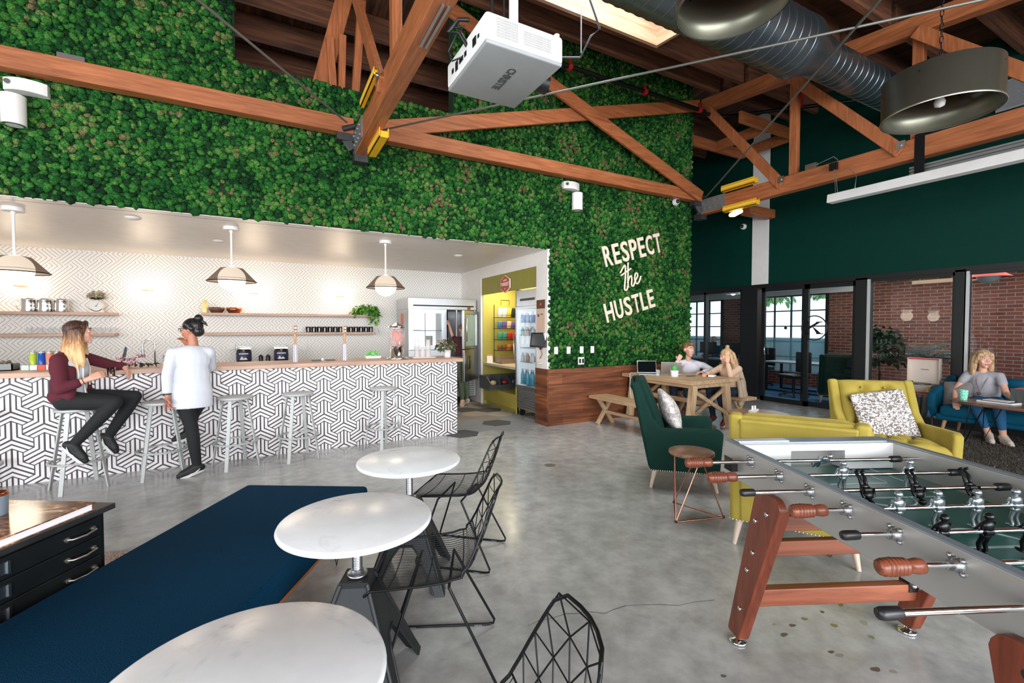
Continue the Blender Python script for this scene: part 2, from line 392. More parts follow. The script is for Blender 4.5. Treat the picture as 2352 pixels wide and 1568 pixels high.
def one(name, mb, mats, label, cat, loc=(0, 0, 0), rz=0, group=None, **k):
    o = build(name, mb, mats, None, **k); o.location = loc; o.rotation_euler = (0, 0, rz); return tag(o, label, cat, group)
def struct(name, mb, mats, parent=None, **k):
    o = build(name, mb, mats, parent, **k)
    if not parent: o['kind'] = 'structure'
    return o
def dup(root, loc, rz, label, group=None):
    def cp(o, par):
        c = o.copy(); C.objects.link(c)
        if par: c.parent = par
        for ch in list(kids.get(o.name, [])): cp(ch, c)
        return c
    kids = {}
    for ob in bpy.data.objects:
        if ob.parent: kids.setdefault(ob.parent.name, []).append(ob)
    c = cp(root, None); c.location = loc; c.rotation_euler = (0, 0, rz); c['label'] = label
    if group: c['group'] = group
    return c
def organic(name, mat, parts, parent, voxel=0.012, smooth=8, fac=0.6):
    """overlapping tapered limbs [(x,y,z,r),...] and ellipsoids ((c),(r)) fused into one continuous skin"""
    mb = MB()
    for p in parts:
        if isinstance(p, dict) and 'skirt' in p:     # stacked oval rings: straight hem
            B_, a_ = organic.frame; vs = []; n = 28
            for c, ra, rb in p['skirt']:
                for i in range(n):
                    q = 2*PI*i/n; x, y = ra*math.cos(q), rb*math.sin(q); vs.append((c[0]-B_[0]+x*math.cos(a_)-y*math.sin(a_), c[1]-B_[1]+x*math.sin(a_)+y*math.cos(a_), c[2]-B_[2]))
            k = len(p['skirt']); mb.add(vs, [(i*n+j, i*n+(j+1) % n, (i+1)*n+(j+1) % n, (i+1)*n+j) for i in range(k-1) for j in range(n)]+[tuple(range(n)), tuple(range((k-1)*n, k*n))])
        elif isinstance(p, dict):
            T = Matrix.Translation(p['c']) @ Matrix.Rotation(p.get('rz', 0), 4, 'Z') @ Matrix.Rotation(p.get('ry', 0), 4, 'Y') @ Matrix.Rotation(p.get('rx', 0), 4, 'X')
            mb.T = T; mb.ball((0, 0, 0), p['r'], 16, 12); mb.T = Matrix.Identity(4)
        else:
            for a, b in zip(p[:-1], p[1:]):
                mb.cyl(a[:3], b[:3], a[3], b[3], 12)
            for a in p: mb.ball(a[:3], a[3]*0.998, 12, 8)
    o = build(name, mb, mat, parent)
    md = o.modifiers.new('fuse', 'REMESH'); md.mode = 'VOXEL'; md.voxel_size = voxel; md.use_smooth_shade = True
    ms = o.modifiers.new('soften', 'SMOOTH'); ms.iterations = smooth; ms.factor = fac
    return o
def text_mesh(txt, size, depth, sx=1.0, off=0.0, spacing=1.0, shear=0.0):
    cu = bpy.data.curves.new('lettering', 'FONT'); cu.body = txt; cu.size = size; cu.extrude = depth; cu.offset = off; cu.shear = shear
    cu.align_x = 'CENTER'; cu.align_y = 'CENTER'; cu.space_character = spacing; cu.resolution_u = 3
    o = bpy.data.objects.new('lettering', cu); C.objects.link(o)
    dg = bpy.context.evaluated_depsgraph_get(); me = bpy.data.meshes.new_from_object(o.evaluated_get(dg))
    bpy.data.objects.remove(o); bpy.data.curves.remove(cu)
    for v in me.vertices: v.co.x *= sx
    return me
def text_ob(name, txt, size, mat, M, parent=None, depth=0.001, **k):
    me = text_mesh(txt, size, depth, **k); me.name = name; me.materials.clear(); me.materials.append(mat)
    me.transform(M); o = bpy.data.objects.new(name, me); C.objects.link(o)
    if parent: o.parent = parent
    return o

# ================================================================ THE SETTING
YW, XG = 6.06, 9.43            # front of the moss wall, front of the glazed wall
def R(y): return 6.15-0.11*(6.06-y) if y < 6.06 else 6.15-0.11*(y-6.06)*0.8   # underside of roof boards
XL, YF = -7.0, -5.6

mb = MB(); mb.box((XL-1, YF-2, -0.2), (14.5, 11.5, 0)); 
mb.mi = 1
ck = [(1.18, 2.01), (1.25, 2.02), (1.31, 2.005), (1.41, 2.0), (1.47, 1.97), (1.54, 1.95), (1.60, 1.90), (1.66, 1.905), (1.75, 1.90), (1.83, 1.865), (1.92, 1.82), (2.01, 1.76), (2.12, 1.74), (2.23, 1.70)]
for (a, b), w_ in zip(zip(ck[:-1], ck[1:]), [1, 2, 1.4, 2.4, 1.2, 2, 1.5, 2.2, 1, 1.6, 1.8, 1, 1.3]):
    d = Vector((b[0]-a[0], b[1]-a[1])).normalized()*0.0012*w_; mb.add([(a[0]-d.y, a[1]+d.x, 0.0006), (a[0]+d.y, a[1]-d.x, 0.0006), (b[0]+d.y, b[1]-d.x, 0.0006), (b[0]-d.y, b[1]+d.x, 0.0006)], [(0, 1, 2, 3)])
mb.mi = 2; mb.lathe([(0.065, 0.0008), (0.001, 0.001)], (2.81, 4.30, 0), 24)
rq = random.Random(11)
for (sx, sy, tone, sr) in [(2.508, 1.359, 1, 0.022), (2.397, 1.358, 0, 0.022), (2.287, 1.336, 0, 0.024), (2.589, 1.254, 1, 0.024), (2.816, 1.332, 1, 0.02), (2.655, 1.116, 1, 0.02), (2.362, 1.155, 0, 0.018), (2.373, 1.123, 2, 0.022), (2.418, 0.998, 0, 0.026), (2.473, 0.953, 2, 0.02), (1.775, 1.301, 0, 0.016), (2.321, 1.407, 2, 0.012), (2.656, 1.347, 0, 0.016), (3.001, 1.297, 0, 0.016), (2.751, 1.191, 2, 0.03)]:      # oil drips soaked into the concrete
    mb.mi = 3+tone; pts = []
    for i in range(14): a = i*PI/7; q = sr*(1+0.18*math.sin(2*a+sx*9)+0.1*math.sin(3*a+sy*7)+rq.uniform(-0.04, 0.04))*0.62; pts.append((sx+q*1.35*math.cos(a), sy+q*0.9*math.sin(a), 0.0005))
    mb.add(pts, [tuple(range(14))])
struct('floor', mb, [CONC, P('crack_dark', (86, 84, 82), 0.9), P('floor_plug', (120, 118, 114), 0.4, 0.4), P('stain_dark', (98, 88, 74), 0.5), P('stain_olive', (130, 120, 84), 0.5), P('stain_faint', (148, 143, 132), 0.5)])
# hexagon carpet tiles let into the floor by the kitchen
def hexp(cx, cy, r, a=0.0): return [(cx+r*math.cos(a+i*PI/3), cy+r*math.sin(a+i*PI/3)) for i in range(6)]
mb = MB(); tones = [P('hex_charcoal', (72, 72, 74), 0.9), P('hex_grey', (128, 128, 130), 0.9), P('hex_taupe', (134, 124, 116), 0.9), P('hex_sand', (160, 150, 142), 0.9)]
hr = 0.262; hx = [(2.60, 6.23, 0)]
pat = {(0, 0): 0, (1, 0): 1, (1, 1): 1, (2, 0): 1, (2, 1): 0, (3, 1): 1, (1, 2): 2, (2, 2): 2, (3, 2): 3, (3, 3): 0, (2, 3): 3, (1, 3): 1, (4, 2): 1, (1, 4): 2, (2, 4): 0, (3, 4): 2, (2, 5): 1, (3, 5): 3, (1, 5): 0, (3, 0): 1, (0, 1): 1, (0, 2): 3, (0, 3): 2, (1, 6): 3, (2, 6): 2, (3, 6): 1, (4, 1): 3}
for (i, j), t in pat.items():
    cx = 2.52+i*1.5*hr; cy = 6.20+j*math.sqrt(3)*hr+(i % 2)*math.sqrt(3)/2*hr
    mb.mi = t; mb.prism(hexp(cx, cy, hr*0.995), 0.0, 0.003, 'z')
struct('floor_hexagon_tiles', mb, tones)

# wall behind the moss, with the loft opening and the kitchen opening cut out
mb = MB(); y0, y1 = YW, YW+0.16
mb.box((XL, y0, 2.80), (3.905, y1, 4.53)); mb.box((XL, y0, 4.53), (-0.27, y1, R(6.1)+0.1)); mb.box((2.33, y0, 4.53), (7.14, y1, R(6.1)+0.1))
mb.box((3.91, y0, 0), (7.14, y1, 4.53)); mb.box((XL, y0, 0), (-4.4, y1, 2.79))
struct('wall_moss', mb, P('moss_backing', (14, 40, 18), 0.95))
def ico():
    b = bmesh.new(); bmesh.ops.create_icosphere(b, subdivisions=2, radius=1.0); v = np.array([p.co for p in b.verts]); f = np.array([[q.index for q in p.verts] for p in b.faces]); b.free(); return v, f
def ico1():
    b = bmesh.new(); bmesh.ops.create_icosphere(b, subdivisions=1, radius=1.0); v = np.array([p.co for p in b.verts]); f = np.array([[q.index for q in p.verts] for p in b.faces]); b.free(); return v, f
def moss(rects, step, y, seed=3):
    rg = np.random.default_rng(seed); v0, f0 = ico1(); P_ = []
    for (xa, xb, za, zb) in rects:
        nx, nz = max(1, int((xb-xa)/step)), max(1, int((zb-za)/(step*0.88)))
        for j in range(nz):
            for i in range(nx):
                P_.append((xa+(i+0.5+(j % 2)*0.5-0.25)*(xb-xa)/nx, za+(j+0.5)*(zb-za)/nz))
    P_ = np.array(P_); n = len(P_); P_ += rg.normal(0, step*0.22, P_.shape)
    r = step*rg.uniform(0.55, 0.98, n); dep = rg.uniform(-0.008, 0.028, n)
    ctr = np.stack([P_[:, 0], y-dep, P_[:, 1]], 1)
    vs = v0[None]*(1+rg.normal(0, 0.12, (n, len(v0), 1)))*r[:, None, None]*np.stack([rg.uniform(.85, 1.15, n), rg.uniform(.6, .95, n), rg.uniform(.8, 1.15, n)], 1)[:, None, :]
    # random spin in the wall plane
    a = rg.uniform(0, 6.28, n); ca, sa = np.cos(a)[:, None], np.sin(a)[:, None]
    x, z = vs[..., 0]*ca-vs[..., 2]*sa, vs[..., 0]*sa+vs[..., 2]*ca
    vs = np.stack([x, vs[..., 1], z], -1)+ctr[:, None]
    vs = vs.reshape(-1, 3); fs = (f0[None]+(np.arange(n)*len(v0))[:, None, None]).reshape(-1, 3)
    me = bpy.data.meshes.new('moss'); me.vertices.add(len(vs)); me.vertices.foreach_set('co', vs.ravel())
    me.loops.add(fs.size); me.loops.foreach_set('vertex_index', fs.ravel().astype(np.int32))
    me.polygons.add(len(fs)); me.polygons.foreach_set('loop_start', np.arange(0, fs.size, 3, dtype=np.int32))
    me.polygons.foreach_set('use_smooth', np.ones(len(fs), dtype=bool)); me.update(calc_edges=True); me.materials.append(MOSS)
    o = bpy.data.objects.new('moss', me); C.objects.link(o); return o
o = moss([(-3.6, 3.90, 2.812, 4.53), (-3.6, -0.29, 4.53, 6.15), (2.35, 7.12, 4.53, 6.2), (3.93, 7.12, 0.92, 4.53)], 0.049, YW-0.005)
tag(o, 'green and brown preserved moss clumps covering the tall wall', 'moss', kind='stuff')

# walnut plank base under the moss, returned round the kitchen corner
mb = MB(); mb.box((3.91, YW-0.03, 0), (7.14, YW, 0.905)); o = struct('wall_base_planks', mb, WALNUT)
mb = MB(); mb.box((3.88, YW-0.03, 0), (3.91, 6.39, 0.905)); struct('wall_base_planks_return', mb, WALNUTY)
# corner of wall past the moss
mb = MB(); mb.box((7.0, YW+0.16, 0), (7.14, 11.2, 6.0)); struct('wall_corridor', mb, P('dark_green_paint', (6, 56, 46), 0.55))

# ---- kitchen alcove
mb = MB(); mb.box((-4.5, YW-0.004, 2.795), (3.91, YW+0.17, 2.80)); mb.box((-4.5, YW+0.16, 2.795), (3.92, 9.8, 2.88)); struct('ceiling_kitchen', mb, P('ceiling_white', (222, 214, 206), 0.35))
mb = MB(); mb.box((-4.5, 9.66, 0), (3.91, 9.8, 2.8)); struct('wall_kitchen_back', mb, MAZE)
mb = MB(); mb.box((-4.6, YW+0.16, 0), (-4.5, 9.8, 2.8)); struct('wall_kitchen_left', mb, WHITE)
OLIVE = P('olive_paint', (138, 132, 50), 0.5); YELW = P('mustard_paint', (170, 158, 74), 0.55)
mb = MB()
mb.box((3.90, YW-0.004, 0.905), (3.96, 6.39, 2.8)); mb.box((3.91, 8.6, 0), (3.95, 9.66, 2.8)); mb.box((3.91, 6.39, 2.57), (3.95, 8.6, 2.8))
struct('wall_kitchen_right', mb, WHITE)
mb = MB()
mb.mi = 0; mb.box((3.93, 6.39, 2.24), (3.97, 8.6, 2.57)); mb.box((3.97, 7.16, 0), (4.0, 7.2, 2.24))
mb.mi = 1; mb.box((4.72, 6.39, 0), (4.76, 8.6, 2.8)); mb.box((3.95, 8.58, 0), (4.76, 8.62, 2.57)); mb.box((3.95, 7.16, 0), (4.72, 7.19, 2.24)); mb.box((3.95, 6.37, 0), (4.76, 6.39, 2.57)); mb.box((3.95, 6.39, 2.57), (4.76, 8.6, 2.6))
struct('wall_market_recess', mb, [OLIVE, YELW])

# ---- glazed wall on the right
GREEN = P('deep_green_wall', (2, 50, 42), 0.55, var=0.06, spec=0.15); DARKF = P('dark_window_frame', (20, 22, 24), 0.45)
mb = MB(); mb.box((XG, YF, 2.5), (XG+0.15, 5.97, 6.6)); mb.box((XG, 6.34, 2.5), (XG+0.15, 11.2, 6.6)); struct('wall_right_green', mb, GREEN)
mb = MB(); mb.box((XG-0.02, 5.97, 2.5), (XG+0.15, 6.34, 6.6)); struct('wall_right_white_pier', mb, WHITE)
mb = MB(); mb.box((XG-0.03, YF, 2.42), (XG+0.16, 11.2, 2.5)); struct('trim_1', mb, DARKF)
mb = MB(); mb.box((XG-0.02, YF, 0), (XG+0.12, 4.2, 0.10)); mb.box((XG-0.02, 6.2, 0), (XG+0.12, 11.2, 0.10)); struct('baseboard_right', mb, DARKF)
mb = MB(); mb.box((XG-0.05, 6.18, 0), (XG+0.14, 6.56, 2.45)); struct('wall_right_post', mb, DARKF)
def window(n, ya, yb, bars=(), silver=None):
    mb = MB(); f = MB()
    f.box((XG-0.01, ya, 0.1), (XG+0.09, ya+0.05, 2.42)); f.box((XG-0.01, yb-0.05, 0.1), (XG+0.09, yb, 2.42))
    for b in bars: f.box((XG-0.01, b-0.03, 0.1), (XG+0.09, b+0.03, 2.42))
    f.box((XG-0.01, ya, 2.37), (XG+0.09, yb, 2.42))
    mb.box((XG+0.035, ya+0.02, 0.1), (XG+0.043, yb-0.02, 2.4))
    w = build('window_%d' % n, mb, GLASS); w['kind'] = 'structure'
    build('window_frame', f, DARKF, w)
    if silver:
        s = MB(); s.box((XG-0.03, silver-0.025, 0.1), (XG+0.0, silver+0.025, 2.43)); build('aluminium_strip', s, P('pale_aluminium', (196, 198, 196), 0.4, 0.3), w)
window(1, 6.56, 11.0, (7.55,))
window(2, 2.95, 4.14, silver=4.12)
window(3, -1.2, 2.86, (0.8,), silver=2.83)
window(4, -5.4, -1.2)
mb = MB(); mb.box((XG-0.03, 2.84, 0.0), (XG+0.12, 2.97, 2.45)); mb.box((XG-0.03, 4.14, 0), (XG+0.12, 4.32, 2.45)); struct('trim_2', mb, DARKF)
# two-leaf sliding glass door with the round emblem
def door(n, ya, yb, x):
    g = MB(); g.box((x+0.02, ya+0.05, 0.1), (x+0.028, yb-0.05, 2.34)); f = MB()
    f.box((x, ya, 0.0), (x+0.05, ya+0.075, 2.42)); f.box((x, yb-0.075, 0.0), (x+0.05, yb, 2.42)); f.box((x, ya, 0), (x+0.05, yb, 0.1)); f.box((x, ya, 2.33), (x+0.05, yb, 2.42))
    d = build('door_%d' % n, g, GLASS); d['kind'] = 'structure'; build('door_frame', f, DARKF, d); return d
d1 = door(1, 5.14, 6.1, XG-0.02); d2 = door(2, 4.32, 5.3, XG+0.05)
hb = MB(); hb.tube([(XG-0.03, 6.0, 1.0), (XG-0.06, 6.0, 1.0), (XG-0.06, 6.0, 1.2), (XG-0.03, 6.0, 1.2)], 0.008); build('door_handle', hb, CHROME, d1)
em = MB(); em.tube([(XG-0.028, 5.02+0.235*math.cos(a*PI/24), 1.56+0.235*math.sin(a*PI/24)) for a in range(48)], 0.011, 6, True)
em.box((XG-0.035, 5.12, 1.44), (XG-0.025, 5.17, 1.68))
em.prism([(5.12, 1.53), (5.12, 1.575), (4.955, 1.68), (4.885, 1.68)], XG-0.035, XG-0.025, 'x'); em.prism([(5.06, 1.60), (5.02, 1.57), (4.875, 1.44), (4.96, 1.44)], XG-0.035, XG-0.025, 'x')
em.box((XG-0.035, 5.10, 1.44), (XG-0.025, 5.19, 1.455)); em.box((XG-0.035, 5.10, 1.665), (XG-0.025, 5.19, 1.68)); em.box((XG-0.035, 4.85, 1.44), (XG-0.025, 4.98, 1.455)); em.box((XG-0.035, 4.87, 1.665), (XG-0.025, 4.98, 1.68))
em.prism([(5.57+0.03*math.cos(i*PI/6), 1.56+0.03*math.sin(i*PI/6)) for i in range(12)], XG-0.035, XG-0.025, 'x')
build('emblem', em, BLACKP, d2)['label'] = 'black letter K in a ring on the glass'

# ---- the office behind the glass
XE = 12.6
BRICK = m_brick('red_brick', (1, 2), (104, 50, 40), (134, 72, 58), (150, 132, 120), 0.23, 0.072)
mb = MB(); mb.box((XE, -5.5, 0), (XE+0.3, 6.45, 3.3)); mb.box((XE, 8.3, 0), (XE+0.3, 9.5, 3.3)); mb.box((XE, 11.0, 0), (XE+0.3, 11.3, 3.3))
mb.box((XE, 6.45, 0), (XE+0.3, 8.3, 0.35)); mb.box((XE, 9.5, 0), (XE+0.3, 11.0, 0.35))
struct('wall_office_brick', mb, BRICK)
mb = MB(); mb.box((XE-0.05, 5.5, 2.45), (XE+0.3, 11.3, 3.3)); struct('wall_office_band', mb, WHITE)
mb = MB(); mb.box((XG+0.15, 11.2, 0), (XE+0.3, 11.4, 3.3)); struct('wall_office_end', mb, WHITE)
mb = MB(); mb.box((XG+0.16, -5.5, 2.95), (XE+0.3, 11.3, 3.05)); struct('ceiling_office', mb, P('office_ceiling', (120, 112, 104), 0.8))
mb = MB(); mb.box((XG+0.15, -5.5, 0.0), (XE, 11.2, 0.004)); area('office_daylight', (12.2, 6.0, 2.0), (9.5, 4.5, 0.8), 5.0, 1.4, 45, (0.85, 0.95, 1.0)); area('office_lamps', (11.0, 3.6, 2.88), (11.0, 3.6, 0), 2.0, 5.0, 70, (1.0, 0.95, 0.9))
struct('floor_office_carpet', mb, P('blue_carpet', (48, 110, 158), 0.95, var=0.15, vscale=3))
FROST = P('frosted_glass', (150, 210, 232), 0.5, alpha=0.55)
def owin(n, ya, yb, rows, cols):
    g = MB(); g.box((XE+0.10, ya, 0.35), (XE+0.108, yb, 2.45)); w = build('window_%d' % n, g, GLASS); w['kind'] = 'structure'
    f = MB()
    for i in range(cols+1): y = ya+(yb-ya)*i/cols; f.box((XE+0.08, y-0.015, 0.35), (XE+0.13, y+0.015, 2.45))
    for j in range(rows+1): z = 0.35+2.1*j/rows; f.box((XE+0.08, ya, z-0.015), (XE+0.13, yb, z+0.015))
    build('glazing_bars', f, DARKF, w)
    s = MB(); s.box((XE+0.06, ya, 0.35), (XE+0.07, yb, 1.3)); build('frosted_film', s, FROST, w)
    t = MB(); t.box((XE-0.02, ya-0.07, 0.3), (XE+0.14, ya, 2.5)); t.box((XE-0.02, yb, 0.3), (XE+0.14, yb+0.07, 2.5)); t.box((XE-0.02, ya-0.07, 2.42), (XE+0.14, yb+0.07, 2.5)); build('window_frame', t, DARKF, w)
owin(5, 6.45, 8.3, 5, 4); owin(6, 9.5, 11.0, 5, 3)
mb = MB(); mb.box((16.0, 3, -1), (16.1, 14, 1.2)); struct('wall_outside', mb, P('pale_render', (210, 214, 214), 0.9))
mb = MB(); mb.box((XE+0.3, -2, -0.15), (40, 40, -0.05)); struct('ground_outside', mb, P('pale_ground', (196, 194, 188), 0.9))

# ---- left and front of the hall (not in the picture; keep the daylight honest)
mb = MB(); mb.box((XL-0.15, YF, 0), (XL, YW, 0.5)); mb.box((XL-0.15, YF, 3.7), (XL, YW, 6.3))
for y in (YF, -2.6, 0.6, 3.7): mb.box((XL-0.15, y, 0.5), (XL, y+0.5, 3.7))
struct('wall_left', mb, WHITE)
mb = MB(); mb.box((XL, YF-0.15, 4.3), (XG+0.15, YF, 5.6)); struct('wall_front_header', mb, WHITE)

# ---- roof: boards, purlins, skylight well
SKX, SKY = (1.9, 5.10), (3.70, 4.98)
mb = MB()
def slab(x0, x1, ya, yb):
    za, zb = R(ya), R(yb)
    mb.add([(x0, ya, za), (x1, ya, za), (x1, yb, zb), (x0, yb, zb), (x0, ya, za+0.08), (x1, ya, za+0.08), (x1, yb, zb+0.08), (x0, yb, zb+0.08)],
           [(0, 3, 2, 1), (4, 5, 6, 7), (0, 1, 5, 4), (1, 2, 6, 5), (2, 3, 7, 6), (3, 0, 4, 7)])
slab(XL, 13, YF, SKY[0]); slab(XL, SKX[0], SKY[0], SKY[1]); slab(SKX[1], 13, SKY[0], SKY[1]); slab(XL, 13, SKY[1], 6.06); slab(XL, 13, 6.06, 11.5)
struct('ceiling_roof_boards', mb, ROOFW)
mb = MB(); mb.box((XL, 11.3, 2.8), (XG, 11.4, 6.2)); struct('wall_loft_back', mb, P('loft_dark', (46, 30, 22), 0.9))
WELL = [wood('pale_fir_x', (196, 150, 118), (240, 206, 178), 0, 0.8, 0.6), wood('pale_fir_y', (196, 150, 118), (240, 206, 178), 1, 0.8, 0.6)]
mb = MB(); zb_ = lambda y: R(y)-0.33
mb.mi = 0; mb.box((SKX[0], SKY[1], zb_(SKY[1])), (SKX[1]+0.05, SKY[1]+0.05, 6.75)); mb.box((SKX[0], SKY[0]-0.05, zb_(SKY[0])), (SKX[1], SKY[0], 6.75))
mb.mi = 1
for xx in (SKX[0]-0.05, SKX[1]):
    mb.prism([(SKY[0]-0.05, zb_(SKY[0])), (SKY[1], zb_(SKY[1])), (SKY[1], 6.75), (SKY[0]-0.05, 6.75)], xx, xx+0.05, 'x')
struct('trim_3', mb, WELL)
mb = MB(); mb.box((SKX[0], SKY[0], 6.75), (SKX[1], SKY[1], 6.76)); w = build('window_7', mb, GLASS); w['kind'] = 'structure'
def label_structure(o, l): o['label'] = l
label_structure(w, 'skylight pane over the pale timber well')

def put_beam(name, p, q, w, h, axm, lab, grp, cat='beam', up=(0, 0, 1)):
    mb = MB(); mb.beam(p, q, w, h, up); return one(name, mb, axm, lab, cat, group=grp, bevel=0.006, seg=1)
# purlins spanning along x
k = 0
ylist = [10.3, 9.6, 8.95, 8.3, 7.6, 6.9, 5.55, SKY[1]+0.09, SKY[0]-0.09, 3.0, 2.3, 1.6, 0.9, 0.2, -0.5, -1.2]
WHERE = {10.3: 'farthest back in the loft', 9.6: 'deep in the loft', 8.95: 'deep in the loft, one nearer', 8.3: 'in the loft, low above the moss edge', 7.6: 'in the middle of the loft opening', 6.9: 'at the top of the loft opening', 5.55: 'just in front of the moss wall', SKY[1]+0.09: 'along the far side of the skylight', SKY[0]-0.09: 'along the near side of the skylight'}
ORD = {3.0: 'first', 2.3: 'second', 1.6: 'third', 0.9: 'fourth', 0.2: 'fifth', -0.5: 'sixth', -1.2: 'seventh'}
for y in ylist:
    xs = [(XL, XG)] if y > 6.2 or y < -9 else [(XL, 1.0), (1.12, 7.18), (7.32, XG)]
    for (xa, xb) in xs:
        if xb < 1.01 and y < 6: continue
        bay = 'between the two trusses' if xa == 1.12 else ('right of the far truss' if xa == 7.32 else '')
        w_ = WHERE.get(y) or '%s one nearer than the skylight' % ORD[y]
        put_beam('roof_purlin', (xa, y, R(y)-0.165), (xb, y, R(y)-0.165), 0.09, 0.33, PURL, ('dark roof joist %s %s' % (w_, bay)).strip(), 'roof joists')
# hanging box frame at the end of the far bay
mb = MB()
for a, b in (((7.4, 6.35), (9.0, 6.35)), ((7.4, 5.25), (9.0, 5.25)), ((9.0, 5.25), (9.0, 6.35)), ((8.2, 5.25), (8.2, 6.35))):
    mb.beam((a[0], a[1], 5.28), (b[0], b[1], 5.28), 0.05, 0.2)
one('timber_box_frame', mb, BEAM[0], 'open timber box frame hung under the roof by the white pier', 'frame')
mb = MB(); mb.box((8.6, 5.84, 3.86), (9.43, 6.06, 4.04)); one('timber_corbel', mb, BEAM[0], 'short timber block sticking out from the white pier', 'beam', bevel=0.01)

# ---- trusses
def truss(X, label, yend, tag_):
    t = thing('roof_truss', label, 'truss', (X, 5.8, 3.68), 0, 'roof trusses')
    def part(n, a, b, w, h, m, up=(0, 0, 1)):
        mb = MB(Matrix.Translation((-X, -5.8, -3.68))); mb.beam(a, b, w, h, up); return build(n, mb, m, t, bevel=0.006, seg=1)
    part('bottom_chord', (X, 5.93, 3.805), (X, yend, 3.805), 0.15, 0.25, BEAM[1])
    tc = lambda y: 5.60-0.11*(6.06-y)+0.11
    part('top_chord', (X, 5.9, tc(5.9)), (X, yend, tc(yend)), 0.15, 0.22, BEAM[1])
    s = 1.53; y = 5.75; i = 0
    while y > yend+s:
        a, b = (y, tc(y)-0.1), (y-s+0.12, 3.80)
        part('diagonal', (X-0.09, a[0], a[1]), (X-0.09, b[0], b[1]), 0.06, 0.15, BEAM[2], (0, 1, 0))
        part('post', (X+0.02, y-s, 3.75), (X+0.02, y-s, tc(y-s)), 0.09, 0.12, BEAM[2], (0, 1, 0))
        pl = MB(Matrix.Translation((-X, -5.8, -3.68))); pl.box((X-0.125, b[0]-0.05, 3.83), (X-0.12, b[0]+0.05, 3.93)); pl.cyl((X-0.14, b[0], 3.88), (X-0.12, b[0], 3.88), 0.02, n=6)
        build('bolt_plate', pl, STEEL, t)
        y -= s
    # joint plate with bolts at the wall end
    pl = MB(Matrix.Translation((-X, -5.8, -3.68))); pl.box((X-0.085, 5.35, 3.70), (X-0.076, 5.95, 3.94))
    for yy in (5.42, 5.54, 5.66, 5.78):
        for zz in (3.76, 3.88): pl.cyl((X-0.10, yy+(zz-3.7)*0.3, zz), (X-0.084, yy+(zz-3.7)*0.3, zz), 0.022, n=6)
    build('joint_plate', pl, P('galvanised_plate', (142, 144, 146), 0.5, 0.7), t)
    pl = MB(Matrix.Translation((-X, -5.8, -3.68))); pl.box((X-0.08, 5.86, 3.60), (X+0.08, 6.02, 3.70)); pl.beam((X-0.1, 5.86, 3.72), (X-0.2, 5.9, 3.9), 0.05, 0.1); pl.box((X-0.28, 5.84, 3.82), (X-0.08, 5.96, 3.98)); pl.cyl((X-0.22, 5.8, 3.93), (X-0.08, 5.8, 3.99), 0.03, n=10)
    build('steel_bracket', pl, P('dark_steel', (70, 70, 70), 0.55, 0.7), t)
    return t
truss(1.055, 'timber roof truss overhead left, running from the moss wall toward the camera', -3.0, 'near')
truss(7.25, 'timber roof truss on the right, in front of the dark green wall', -3.0, 'far')
put_beam('wall_tie_beam', (-4, 5.9, 4.0), (0.97, 5.9, 4.0), 0.14, 0.19, BEAM[0], 'horizontal timber beam along the moss wall, left of the near truss', 'wall tie beams')
put_beam('wall_tie_beam', (1.14, 5.9, 4.0), (7.17, 5.9, 4.0), 0.14, 0.19, BEAM[0], 'horizontal timber beam along the moss wall, under the crossed braces', 'wall tie beams')
put_beam('brace', (1.35, 5.86, 4.06), (7.1, 5.86, 5.66), 0.05, 0.2, BEAM[0], 'crossed brace rising to the right on the moss wall', 'crossed braces')
put_beam('brace', (2.2, 5.78, 5.76), (7.08, 5.78, 3.97), 0.05, 0.2, BEAM[0], 'crossed brace falling to the right, passing under the projector', 'crossed braces')
mb = MB(); mb.box((-1.7, 5.86, 4.09), (-1.5, 5.94, 4.15)); one('metal_bracket', mb, STEEL, 'small galvanised bracket on top of the left tie beam', 'bracket')
# timbers standing in the loft behind the opening
for i, (a, b, w_, l_) in enumerate([((0.99, 6.5, 6.0), (0.20, 6.5, 2.88), 0.2, 'broad leaning timber in the loft opening'),
                                  ((0.77, 6.4, 5.3), (0.90, 6.4, 2.88), 0.09, 'thin post against the broad loft timber'),
                                  ((0.935, 6.45, 5.4), (0.85, 6.45, 2.88), 0.09, 'slender post right of the broad loft timber'),
                                  ((1.20, 6.5, 6.0), (0.95, 6.5, 2.88), 0.1, 'upright post nearest the near truss in the loft'),
                                  ((0.74, 6.7, 5.15), (0.38, 6.7, 2.88), 0.12, 'short leaning strut low in the loft')]):
    put_beam('loft_post', a, b, w_, 0.12, BEAM[2], l_, 'loft timbers', up=(0, 1, 0))
# steel tie rods
def rod(a, b, l): mb = MB(); mb.tube([a, b], 0.011, 8); one('tie_rod', mb, P('rod_steel', (120, 118, 112), 0.5, 0.6), l, 'rod', group='diagonal tie rods')
rod((-1.9, 2.25, 3.96), (0.85, 5.6, 3.93), 'steel tie rod rising left from the near truss joint')
rod((1.2, 5.75, 3.95), (7.15, -1.85, 3.95), 'steel tie rod from the near joint across to the top right')
rod((7.12, 5.72, 3.95), (1.15, -1.9, 3.95), 'steel tie rod from the far joint up past the round lamp')
